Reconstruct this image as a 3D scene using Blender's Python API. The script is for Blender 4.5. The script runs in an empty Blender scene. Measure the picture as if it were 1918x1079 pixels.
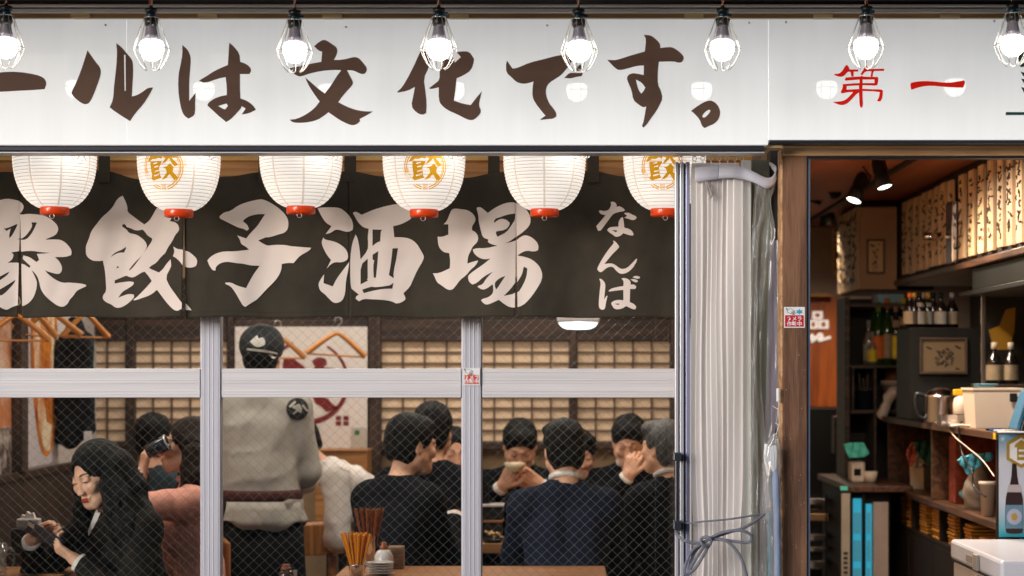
import bpy, bmesh, math, random
import numpy as np
from mathutils import Vector, Matrix, Euler
from mathutils.geometry import delaunay_2d_cdt

random.seed(7)
scene = bpy.context.scene
COL = scene.collection
R = math.radians

# ---------------------------------------------------------------- camera
F = 3600.0          # focal length in pixels of the 1918 px wide picture
CX, CY = 1050.0, 695.0
CAMZ = 1.5
cd = bpy.data.cameras.new('camera')
cd.sensor_width = 36.0
cd.lens = F / 1918.0 * 36.0
cd.shift_x = -(CX - 959.0) / 1918.0
cd.shift_y = (CY - 539.5) / 1918.0
cd.clip_start = 0.1
cd.clip_end = 500.0
cd.dof.use_dof = True
cd.dof.focus_distance = 6.35
cd.dof.aperture_fstop = 2.9
cam = bpy.data.objects.new('camera', cd)
cam.location = (0, 0, CAMZ)
cam.rotation_euler = (R(90), 0, 0)
COL.objects.link(cam)
scene.camera = cam

# ---------------------------------------------------------------- daylight (a dim, covered street at dusk)
world = bpy.data.worlds.new('World')
scene.world = world
world.use_nodes = True
wn = world.node_tree.nodes
wl = world.node_tree.links
wn.clear()
sky = wn.new('ShaderNodeTexSky')
sky.sky_type = 'NISHITA'
sky.sun_disc = False
sky.sun_elevation = R(11)
sky.sun_rotation = R(180 + 40)
sky.altitude = 0
sky.air_density = 1.0
sky.dust_density = 1.2
sky.ozone_density = 1.0
bg = wn.new('ShaderNodeBackground')
bg.inputs['Strength'].default_value = 0.07
out = wn.new('ShaderNodeOutputWorld')
wl.new(sky.outputs['Color'], bg.inputs['Color'])
wl.new(bg.outputs['Background'], out.inputs['Surface'])

sd = bpy.data.lights.new('sun', 'SUN')
sd.energy = 2.1
sd.angle = R(28)
sd.color = (1.0, 0.985, 0.98)
sun = bpy.data.objects.new('sun', sd)
sun.rotation_euler = (R(90 - 11), 0, R(-40))
COL.objects.link(sun)

scene.view_settings.view_transform = 'Standard'
scene.view_settings.look = 'None'
scene.view_settings.exposure = 0.5
scene.view_settings.gamma = 1.0
scene.view_settings.use_curve_mapping = False
scene.render.engine = 'CYCLES'
scene.cycles.use_denoising = True
scene.cycles.max_bounces = 8
scene.cycles.diffuse_bounces = 3
scene.cycles.glossy_bounces = 3
scene.cycles.transparent_max_bounces = 24
scene.cycles.caustics_reflective = False
scene.cycles.caustics_refractive = False
scene.cycles.sample_clamp_indirect = 4.0


# ---------------------------------------------------------------- helpers
def P(px, py, d):
    """the point of the place seen at photograph pixel (px, py), d metres in front of the lens"""
    return Vector(((px - CX) * d / F, d, CAMZ - (py - CY) * d / F))


def wx(px, d):
    return (px - CX) * d / F


def wz(py, d):
    return CAMZ - (py - CY) * d / F


def srgb(r, g, b):
    def f(c):
        c /= 255.0
        return c / 12.92 if c <= 0.04045 else ((c + 0.055) / 1.055) ** 2.4
    return (f(r), f(g), f(b), 1.0)


def nodes_of(name):
    m = bpy.data.materials.new(name)
    m.use_nodes = True
    nt = m.node_tree
    return m, nt.nodes, nt.links, nt.nodes['Principled BSDF']


def mat(name, c, rough=0.6, metal=0.0, var=0.12, scale=6.0, stretch=(1, 1, 1), bump=0.0, bscale=None,
        coat=0.0, spec=0.5, c2=None, emit=None, estr=0.0, detail=4.0, sheen=0.0, trans=0.0, sub=0.0, c2pos=(0.35, 0.65)):
    """principled material whose colour is broken up by stretched noise"""
    m, n, l, b = nodes_of(name)
    c = c if len(c) == 4 else (*c, 1)
    tc = n.new('ShaderNodeTexCoord')
    mp = n.new('ShaderNodeMapping')
    mp.inputs['Scale'].default_value = stretch
    l.new(tc.outputs['Object'], mp.inputs['Vector'])
    nz = n.new('ShaderNodeTexNoise')
    nz.inputs['Scale'].default_value = scale
    nz.inputs['Detail'].default_value = detail
    nz.inputs['Roughness'].default_value = 0.6
    l.new(mp.outputs['Vector'], nz.inputs['Vector'])
    ramp = n.new('ShaderNodeValToRGB')
    if c2 is None:
        lo = tuple(max(0, x * (1 - var)) for x in c[:3]) + (1,)
        hi = tuple(min(1, x * (1 + var)) for x in c[:3]) + (1,)
    else:
        lo, hi = c, (c2 if len(c2) == 4 else (*c2, 1))
    ramp.color_ramp.elements[0].position = c2pos[0]
    ramp.color_ramp.elements[1].position = c2pos[1]
    ramp.color_ramp.elements[0].color = lo
    ramp.color_ramp.elements[1].color = hi
    l.new(nz.outputs['Fac'], ramp.inputs['Fac'])
    l.new(ramp.outputs['Color'], b.inputs['Base Color'])
    b.inputs['Roughness'].default_value = rough
    b.inputs['Metallic'].default_value = metal
    b.inputs['Specular IOR Level'].default_value = spec
    b.inputs['Coat Weight'].default_value = coat
    b.inputs['Coat Roughness'].default_value = 0.03
    if sheen:
        b.inputs['Sheen Weight'].default_value = sheen
    if trans:
        b.inputs['Transmission Weight'].default_value = trans
    if sub:
        b.inputs['Subsurface Weight'].default_value = sub
        b.inputs['Subsurface Radius'].default_value = (0.012, 0.005, 0.003)
        b.inputs['Subsurface Scale'].default_value = 1.0
    if emit is not None:
        b.inputs['Emission Color'].default_value = emit
        b.inputs['Emission Strength'].default_value = estr
    if bump:
        nb = n.new('ShaderNodeTexNoise')
        nb.inputs['Scale'].default_value = bscale or scale * 4
        nb.inputs['Detail'].default_value = 6
        l.new(mp.outputs['Vector'], nb.inputs['Vector'])
        bp = n.new('ShaderNodeBump')
        bp.inputs['Strength'].default_value = bump
        bp.inputs['Distance'].default_value = 0.01
        l.new(nb.outputs['Fac'], bp.inputs['Height'])
        l.new(bp.outputs['Normal'], b.inputs['Normal'])
    return m


def wood(name, dark, light, axis='Z', scale=1.0, rough=0.6, bump=0.15, ring=9.0):
    """long-grained wood, the grain running along one axis"""
    m, n, l, b = nodes_of(name)
    tc = n.new('ShaderNodeTexCoord')
    mp = n.new('ShaderNodeMapping')
    st = {'X': (0.06, 1, 1), 'Y': (1, 0.06, 1), 'Z': (1, 1, 0.06)}[axis]
    mp.inputs['Scale'].default_value = tuple(s * scale for s in st)
    l.new(tc.outputs['Object'], mp.inputs['Vector'])
    nz = n.new('ShaderNodeTexNoise')
    nz.inputs['Scale'].default_value = 7
    nz.inputs['Detail'].default_value = 3
    l.new(mp.outputs['Vector'], nz.inputs['Vector'])
    mul = n.new('ShaderNodeMath')
    mul.operation = 'MULTIPLY'
    mul.inputs[1].default_value = ring
    l.new(nz.outputs['Fac'], mul.inputs[0])
    sn = n.new('ShaderNodeMath')
    sn.operation = 'SINE'
    m2 = n.new('ShaderNodeMath')
    m2.operation = 'MULTIPLY'
    m2.inputs[1].default_value = 6.283
    l.new(mul.outputs[0], m2.inputs[0])
    l.new(m2.outputs[0], sn.inputs[0])
    fine = n.new('ShaderNodeTexNoise')
    fine.inputs['Scale'].default_value = 90
    fine.inputs['Detail'].default_value = 4
    l.new(mp.outputs['Vector'], fine.inputs['Vector'])
    mx = n.new('ShaderNodeMath')
    mx.operation = 'MULTIPLY_ADD'
    mx.inputs[1].default_value = 0.22
    l.new(sn.outputs[0], mx.inputs[0])
    l.new(fine.outputs['Fac'], mx.inputs[2])
    ramp = n.new('ShaderNodeValToRGB')
    ramp.color_ramp.elements[0].position = 0.25
    ramp.color_ramp.elements[1].position = 0.75
    ramp.color_ramp.elements[0].color = dark
    ramp.color_ramp.elements[1].color = light
    l.new(mx.outputs[0], ramp.inputs['Fac'])
    l.new(ramp.outputs['Color'], b.inputs['Base Color'])
    b.inputs['Roughness'].default_value = rough
    if bump:
        bp = n.new('ShaderNodeBump')
        bp.inputs['Strength'].default_value = bump
        bp.inputs['Distance'].default_value = 0.004
        l.new(mx.outputs[0], bp.inputs['Height'])
        l.new(bp.outputs['Normal'], b.inputs['Normal'])
    return m


def glow(name, c, s):
    m, n, l, b = nodes_of(name)
    b.inputs['Base Color'].default_value = c
    b.inputs['Emission Color'].default_value = c
    b.inputs['Emission Strength'].default_value = s
    b.inputs['Roughness'].default_value = 0.4
    return m


def pane_material(name, tint=(1, 1, 1, 1), f0=0.02, f1=0.85, rough=0.0, film=0.0, film_col=(1, 1, 1, 1), back=0.35):
    """clear sheet: transparent with a fresnel reflection, and a little milky film"""
    m = bpy.data.materials.new(name)
    m.use_nodes = True
    n, l = m.node_tree.nodes, m.node_tree.links
    n.clear()
    o = n.new('ShaderNodeOutputMaterial')
    tr = n.new('ShaderNodeBsdfTransparent')
    tr.inputs['Color'].default_value = tint
    gl = n.new('ShaderNodeBsdfGlossy')
    gl.inputs['Roughness'].default_value = rough
    fr = n.new('ShaderNodeLayerWeight')
    fr.inputs['Blend'].default_value = 0.5
    pw = n.new('ShaderNodeMath')
    pw.operation = 'POWER'
    pw.inputs[1].default_value = 4.0
    l.new(fr.outputs['Facing'], pw.inputs[0])
    mr = n.new('ShaderNodeMapRange')
    mr.inputs['To Min'].default_value = f0
    mr.inputs['To Max'].default_value = f1
    l.new(pw.outputs[0], mr.inputs['Value'])
    mx = n.new('ShaderNodeMixShader')
    l.new(mr.outputs['Result'], mx.inputs['Fac'])
    last = tr.outputs[0]
    if film:
        df = n.new('ShaderNodeBsdfDiffuse')
        df.inputs['Color'].default_value = film_col
        tl = n.new('ShaderNodeBsdfTranslucent')
        tl.inputs['Color'].default_value = film_col
        ad = n.new('ShaderNodeMixShader')
        ad.inputs['Fac'].default_value = back
        l.new(df.outputs[0], ad.inputs[1])
        l.new(tl.outputs[0], ad.inputs[2])
        m2 = n.new('ShaderNodeMixShader')
        m2.inputs['Fac'].default_value = film
        l.new(tr.outputs[0], m2.inputs[1])
        l.new(ad.outputs[0], m2.inputs[2])
        last = m2.outputs[0]
    l.new(last, mx.inputs[1])
    l.new(gl.outputs[0], mx.inputs[2])
    l.new(mx.outputs[0], o.inputs['Surface'])
    return m


def inside(loops, x, y):
    c = False
    for l in loops:
        m = len(l)
        for i in range(m):
            x0, y0 = l[i][0], l[i][1]
            x1, y1 = l[(i + 1) % m][0], l[(i + 1) % m][1]
            if (y0 > y) != (y1 > y) and x < (x1 - x0) * (y - y0) / (y1 - y0) + x0:
                c = not c
    return c


def tri2d(loops):
    """outlines with holes -> points and triangles (even-odd)"""
    pts, ed = [], []
    for l in loops:
        k, m = len(pts), len(l)
        pts += [Vector((p[0], p[1])) for p in l]
        ed += [(k + i, k + (i + 1) % m) for i in range(m)]
    v, _, f, _, _, _ = delaunay_2d_cdt(pts, ed, [], 0, 1e-7)
    tris = []
    for t in f:
        cx = sum(v[i].x for i in t) / len(t)
        cy = sum(v[i].y for i in t) / len(t)
        if inside(loops, cx, cy):
            tris.append(tuple(t))
    return v, tris


def origin_of(o):
    v = Vector((0, 0, 0))
    while o is not None:
        v += o.location
        o = o.parent
    return v


def tag(o, label=None, cat=None, group=None, kind=None):
    if label:
        o['label'] = label
    if cat:
        o['category'] = cat
    if group:
        o['group'] = group
    if kind:
        o['kind'] = kind
    return o


def thing(name, loc, label, cat, group=None):
    o = bpy.data.objects.new(name, None)
    o.empty_display_size = 0.05
    o.location = loc
    COL.objects.link(o)
    return tag(o, label, cat, group, 'thing')


class MB:
    """collects shapes in world coordinates and links them as ONE mesh object"""

    def __init__(self):
        self.v, self.f, self.sm = [], [], []

    def add(self, vs, fs, smooth=False):
        k = len(self.v)
        self.v.extend([tuple(p) for p in vs])
        self.f.extend([tuple(i + k for i in f) for f in fs])
        self.sm.extend([smooth] * len(fs))
        return self

    def box(self, a, b, M=None):
        x0, y0, z0 = (min(a[i], b[i]) for i in range(3))
        x1, y1, z1 = (max(a[i], b[i]) for i in range(3))
        vs = [(x0, y0, z0), (x1, y0, z0), (x1, y1, z0), (x0, y1, z0), (x0, y0, z1), (x1, y0, z1), (x1, y1, z1), (x0, y1, z1)]
        if M is not None:
            vs = [M @ Vector(p) for p in vs]
        return self.add(vs, [(0, 3, 2, 1), (4, 5, 6, 7), (0, 1, 5, 4), (1, 2, 6, 5), (2, 3, 7, 6), (3, 0, 4, 7)])

    def bbox(self, a, b, r=0.004, M=None, seg=2):
        """box with rounded edges"""
        bm = bmesh.new()
        lo = [min(a[i], b[i]) for i in range(3)]
        hi = [max(a[i], b[i]) for i in range(3)]
        bmesh.ops.create_cube(bm, size=1.0)
        for w in bm.verts:
            w.co = Vector([lo[i] + (w.co[i] + 0.5) * (hi[i] - lo[i]) for i in range(3)])
        bmesh.ops.bevel(bm, geom=list(bm.edges), offset=min(r, 0.45 * min(hi[i] - lo[i] for i in range(3))), segments=seg, affect='EDGES', profile=0.5)
        if M is not None:
            for w in bm.verts:
                w.co = M @ w.co
        bm.verts.index_update()
        self.add([w.co.copy() for w in bm.verts], [tuple(w.index for w in f.verts) for f in bm.faces])
        bm.free()
        return self

    def tube(self, pts, r, n=8, cap=True, closed=False, smooth=True):
        pts = [Vector(p) for p in pts]
        m = len(pts)
        rs = r if isinstance(r, (list, tuple)) else [r] * m
        vs, up = [], None
        for i in range(m):
            if closed:
                t = (pts[(i + 1) % m] - pts[i - 1])
            else:
                t = pts[min(i + 1, m - 1)] - pts[max(i - 1, 0)]
            if t.length < 1e-9:
                t = Vector((0, 0, 1))
            t.normalize()
            if up is None:
                up = t.orthogonal().normalized()
            up = (up - t * up.dot(t))
            up = up.normalized() if up.length > 1e-6 else t.orthogonal().normalized()
            s = t.cross(up)
            for k in range(n):
                a = 2 * math.pi * k / n
                vs.append(pts[i] + (up * math.cos(a) + s * math.sin(a)) * rs[i])
        fs = []
        for i in range(m if closed else m - 1):
            j = (i + 1) % m
            for k in range(n):
                q = (k + 1) % n
                fs.append((i * n + k, i * n + q, j * n + q, j * n + k))
        self.add(vs, fs, smooth)
        if cap and not closed:
            self.add(vs[:n], [tuple(range(n - 1, -1, -1))])
            self.add(vs[-n:], [tuple(range(n))])
        return self

    def lathe(self, prof, c, n=24, axis=None, smooth=True, M=None):
        """prof = [(radius, height)] turned about z through c"""
        c = Vector(c)
        vs = []
        for (r, h) in prof:
            for k in range(n):
                a = 2 * math.pi * k / n
                p = Vector((r * math.cos(a), r * math.sin(a), h))
                if M is not None:
                    p = M @ p
                vs.append(c + p)
        fs = []
        for i in range(len(prof) - 1):
            for k in range(n):
                q = (k + 1) % n
                fs.append((i * n + k, i * n + q, (i + 1) * n + q, (i + 1) * n + k))
        self.add(vs, fs, smooth)
        return self

    def prism(self, loops, to3, th):
        """flat outline(s) with holes -> slab; to3(u, v) -> point, th = vector of the thickness"""
        v2, tris = tri2d([l for l in loops if len(l) >= 3])
        a = [Vector(to3(p.x, p.y)) for p in v2]
        if th is None:
            return self.add(a, tris)
        th = Vector(th)
        b = [p + th for p in a]
        n = len(a)
        cnt = {}
        for t in tris:
            for i in range(3):
                e = (t[i], t[(i + 1) % 3])
                cnt[e] = 1
        fs = list(tris) + [tuple(i + n for i in reversed(t)) for t in tris]
        fs += [(j, i, i + n, j + n) for (i, j) in cnt if (j, i) not in cnt]
        return self.add(a + b, fs)

    def build(self, name, material, parent=None, label=None):
        me = bpy.data.meshes.new(name)
        off = origin_of(parent) if parent is not None else Vector((0, 0, 0))
        me.from_pydata([(p[0] - off.x, p[1] - off.y, p[2] - off.z) for p in self.v], [], self.f)
        me.polygons.foreach_set('use_smooth', self.sm)
        bm = bmesh.new()
        bm.from_mesh(me)
        bmesh.ops.recalc_face_normals(bm, faces=bm.faces)
        bm.to_mesh(me)
        bm.free()
        if material is not None:
            me.materials.append(material)
        o = bpy.data.objects.new(name, me)
        COL.objects.link(o)
        if parent is not None:
            o.parent = parent
        if label:
            o['label'] = label
        return o


def centre(o):
    """move a top-level mesh's origin to the middle of its base"""
    me = o.data
    co = np.empty(len(me.vertices) * 3)
    me.vertices.foreach_get('co', co)
    co = co.reshape(-1, 3)
    c = np.array([(co[:, 0].min() + co[:, 0].max()) / 2, (co[:, 1].min() + co[:, 1].max()) / 2, co[:, 2].min()])
    me.vertices.foreach_set('co', (co - c).ravel())
    o.location = o.location + Vector(c)
    return o


def single(mb, name, material, label, cat, group=None):
    return tag(centre(mb.build(name, material)), label, cat, group)


def structure(mb, name, material):
    o = mb.build(name, material)
    o['kind'] = 'structure'
    return o


def copy_tree(o, parent=None):
    c = o.copy()
    COL.objects.link(c)
    c.parent = parent
    for ch in list(o.children):
        copy_tree(ch, c)
    return c


def same(proto, loc, parent):
    """another piece that shares the proto's mesh; loc is in the parent's space"""
    c = proto.copy()
    COL.objects.link(c)
    c.parent = parent
    c.location = loc
    return c


def chaikin(l, keep=55):
    """round an outline's soft corners, keep its sharp ones"""
    o = []
    m = len(l)
    for i in range(m):
        a, b, c = l[i - 1], l[i], l[(i + 1) % m]
        u = (b[0] - a[0], b[1] - a[1])
        v = (c[0] - b[0], c[1] - b[1])
        lu, lv = math.hypot(*u), math.hypot(*v)
        if lu < 1e-9 or lv < 1e-9:
            continue
        an = math.degrees(math.acos(max(-1, min(1, (u[0] * v[0] + u[1] * v[1]) / lu / lv))))
        if an > keep or an < 4:
            o.append(b)
        else:
            o.append((b[0] - 0.25 * u[0], b[1] - 0.25 * u[1]))
            o.append((b[0] + 0.25 * v[0], b[1] + 0.25 * v[1]))
    return o
# ---------------------------------------------------------------- brush characters, as outlines in photograph pixels
def gl(ox, oy, s, *loops):
    return [chaikin([(ox + x / s, oy + y / s) for x, y in l]) for l in loops]


K = 2.997
SIGN_CHARS = [
    [gl(0, 0, K, [(-150, 430), (0, 405), (100, 402), (200, 418), (245, 435), (262, 465), (250, 500), (190, 505), (90, 510), (0, 515), (-150, 520)])],
    [gl(120, 70, 5.994, [(262, 145), (300, 200), (360, 285), (400, 330), (415, 385), (400, 460), (340, 620), (290, 730), (240, 755), (190, 735), (130, 690), (85, 635), (85, 610), (130, 520), (180, 400), (220, 280)]),
     gl(120, 70, 5.994, [(585, 65), (640, 105), (700, 175), (755, 240), (773, 290), (775, 400), (765, 560), (760, 665), (830, 645), (890, 605), (945, 565), (998, 563), (960, 640), (890, 750), (800, 850), (740, 940), (650, 885), (560, 825), (512, 785), (550, 700), (560, 560), (580, 380), (590, 280), (595, 150)],
        [(672, 195), (690, 195), (692, 600), (678, 600)])],
    [gl(320, 70, 5.994, [(128, 85), (180, 130), (210, 180), (225, 245), (215, 370), (205, 500), (205, 715), (240, 670), (280, 618), (272, 700), (272, 850), (250, 885), (195, 912), (150, 880), (120, 820), (95, 700), (82, 570), (85, 420), (110, 300), (130, 190)]),
     gl(320, 70, 5.994, [(655, 60), (700, 95), (770, 180), (778, 275), (840, 295), (890, 335), (903, 375), (880, 412), (775, 412), (775, 560), (780, 685), (850, 710), (915, 755), (955, 812), (870, 855), (795, 865), (840, 800), (795, 772), (780, 805), (720, 870), (670, 920), (620, 950), (540, 885), (410, 765), (420, 735), (480, 690), (560, 660), (628, 648), (628, 560), (615, 445), (520, 465), (380, 515), (315, 487), (400, 435), (500, 370), (640, 310), (650, 150)],
        [(530, 770), (625, 742), (640, 770), (610, 808), (590, 805)])],
    [gl(530, 65, 5.994, [(455, 55), (500, 70), (550, 105), (600, 140), (613, 180), (600, 230), (570, 285), (640, 283), (720, 270), (800, 248), (850, 260), (895, 310), (945, 375), (935, 420), (905, 445), (860, 435), (790, 400), (718, 398), (750, 460), (788, 530), (780, 565), (720, 630), (660, 700), (620, 758), (700, 800), (800, 840), (900, 860), (1010, 862), (930, 910), (860, 945), (865, 970), (830, 1005), (780, 1018), (720, 1000), (640, 960), (560, 905), (510, 870), (460, 910), (390, 955), (300, 980), (200, 990), (110, 985), (75, 955), (160, 945), (270, 890), (360, 820), (412, 750), (360, 680), (300, 590), (265, 520), (250, 480), (320, 540), (400, 610), (470, 660), (540, 570), (600, 470), (655, 398), (560, 395), (420, 408), (300, 435), (200, 470), (160, 462), (100, 425), (60, 380), (250, 340), (300, 328), (430, 305), (440, 190), (400, 180), (350, 130), (400, 85)])],
    [gl(735, 70, 5.994, [(330, 120), (430, 220), (410, 335), (350, 460), (370, 600), (385, 740), (378, 850), (335, 872), (270, 845), (210, 775), (235, 650), (253, 555), (170, 600), (60, 620), (55, 610), (110, 560), (180, 440), (250, 300)]),
     gl(735, 70, 5.994, [(560, 240), (650, 250), (700, 170), (780, 155), (860, 160), (905, 220), (920, 255), (885, 370), (800, 425), (720, 460), (705, 600), (690, 710), (790, 745), (880, 760), (940, 680), (1005, 605), (985, 680), (970, 765), (995, 820), (985, 860), (930, 915), (890, 932), (830, 918), (720, 860), (620, 818), (540, 752), (520, 690), (520, 560), (430, 582), (412, 570), (470, 525), (530, 478), (530, 370)])],
    [gl(935, 70, 5.994, [(90, 262), (120, 310), (150, 350), (200, 345), (350, 280), (500, 245), (670, 200), (780, 190), (830, 230), (800, 300), (750, 360), (700, 420), (640, 460), (560, 510), (525, 570), (525, 650), (560, 740), (610, 800), (642, 850), (640, 890), (600, 915), (560, 915), (460, 928), (480, 905), (520, 880), (470, 820), (400, 730), (372, 660), (375, 560), (385, 495), (320, 515), (260, 522), (190, 500), (140, 450), (80, 395), (75, 300)]),
     gl(935, 70, 5.994, [(730, 455), (790, 395), (860, 400), (940, 400), (925, 435), (860, 445), (800, 462)]),
     gl(935, 70, 5.994, [(870, 340), (910, 300), (940, 350), (930, 375), (860, 378)])],
    [gl(1125, 60, 5.679, [(460, 30), (530, 35), (570, 60), (632, 120), (635, 170), (700, 162), (760, 160), (820, 195), (880, 250), (885, 290), (860, 325), (820, 325), (780, 312), (620, 315), (608, 420), (608, 560), (640, 620), (660, 705), (630, 770), (600, 830), (520, 940), (490, 985), (455, 1018), (440, 1000), (460, 940), (485, 790), (455, 803), (400, 770), (345, 720), (330, 620), (290, 530), (278, 490), (295, 455), (340, 437), (400, 445), (458, 458), (460, 355), (380, 360), (280, 390), (195, 408), (150, 380), (70, 295), (140, 300), (180, 295), (320, 250), (470, 207), (485, 75)],
        [(375, 505), (440, 540), (475, 590), (460, 625), (432, 655), (405, 620), (385, 555)])],
    [gl(1125, 60, 5.679, [(962, 838), (1040, 780), (1110, 740), (1170, 725), (1220, 750), (1260, 800), (1275, 860), (1255, 930), (1210, 975), (1150, 1000), (1105, 1022), (1075, 995), (1055, 930), (1000, 870)],
        [(1080, 890), (1110, 850), (1150, 825), (1170, 835), (1150, 870), (1110, 910), (1085, 908)])],
]
RED_CHARS = [
    [gl(1550, 100, 8.99, [(115, 345), (180, 345), (240, 310), (300, 205), (330, 195), (360, 230), (370, 270), (520, 270), (515, 305), (440, 308), (438, 388), (405, 392), (385, 310), (340, 308), (290, 370), (240, 395), (180, 390), (115, 365)]),
     gl(1550, 100, 8.99, [(555, 350), (620, 250), (640, 180), (665, 230), (660, 265), (955, 257), (950, 295), (785, 297), (765, 330), (760, 392), (725, 392), (740, 300), (640, 300), (585, 368)]),
     gl(1550, 100, 8.99, [(290, 440), (310, 405), (440, 395), (560, 388), (570, 370), (590, 390), (700, 395), (850, 398), (855, 440), (845, 520), (820, 545), (720, 538), (590, 535), (585, 595), (760, 605), (900, 605), (932, 625), (930, 700), (915, 770), (890, 808), (845, 808), (835, 795), (870, 730), (880, 650), (760, 638), (590, 632), (590, 760), (598, 850), (585, 910), (555, 910), (540, 870), (530, 660), (480, 690), (410, 770), (340, 840), (270, 870), (210, 868), (140, 845), (90, 820), (180, 812), (260, 800), (320, 770), (400, 690), (430, 650), (330, 655), (240, 675), (222, 650), (255, 580), (255, 515), (300, 515), (420, 505), (540, 500), (540, 440), (420, 450), (300, 460)],
        [(590, 440), (790, 440), (790, 500), (590, 500)], [(322, 550), (530, 538), (530, 600), (322, 610)])],
    [gl(1690, 0, 4.693, [(70, 740), (80, 725), (160, 713), (250, 713), (380, 728), (460, 722), (545, 705), (553, 725), (535, 770), (480, 770), (360, 762), (250, 752), (160, 762), (80, 790)])],
]
GREEN_CHARS = [
    [gl(1690, 0, 4.693, [(912, 985), (1070, 985), (1240, 985), (1240, 1010), (908, 1012)]),
     gl(1690, 0, 4.693, [(1010, 470), (1160, 440), (1190, 560), (1040, 592)]),
     gl(1690, 0, 4.693, [(1040, 630), (1120, 650), (1190, 650), (1190, 690), (1070, 680)]),
     gl(1690, 0, 4.693, [(1045, 690), (1120, 705), (1190, 705), (1190, 745), (1075, 740)]),
     gl(1690, 0, 4.693, [(1045, 765), (1120, 785), (1190, 785), (1190, 825), (1070, 815)])],
]
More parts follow.
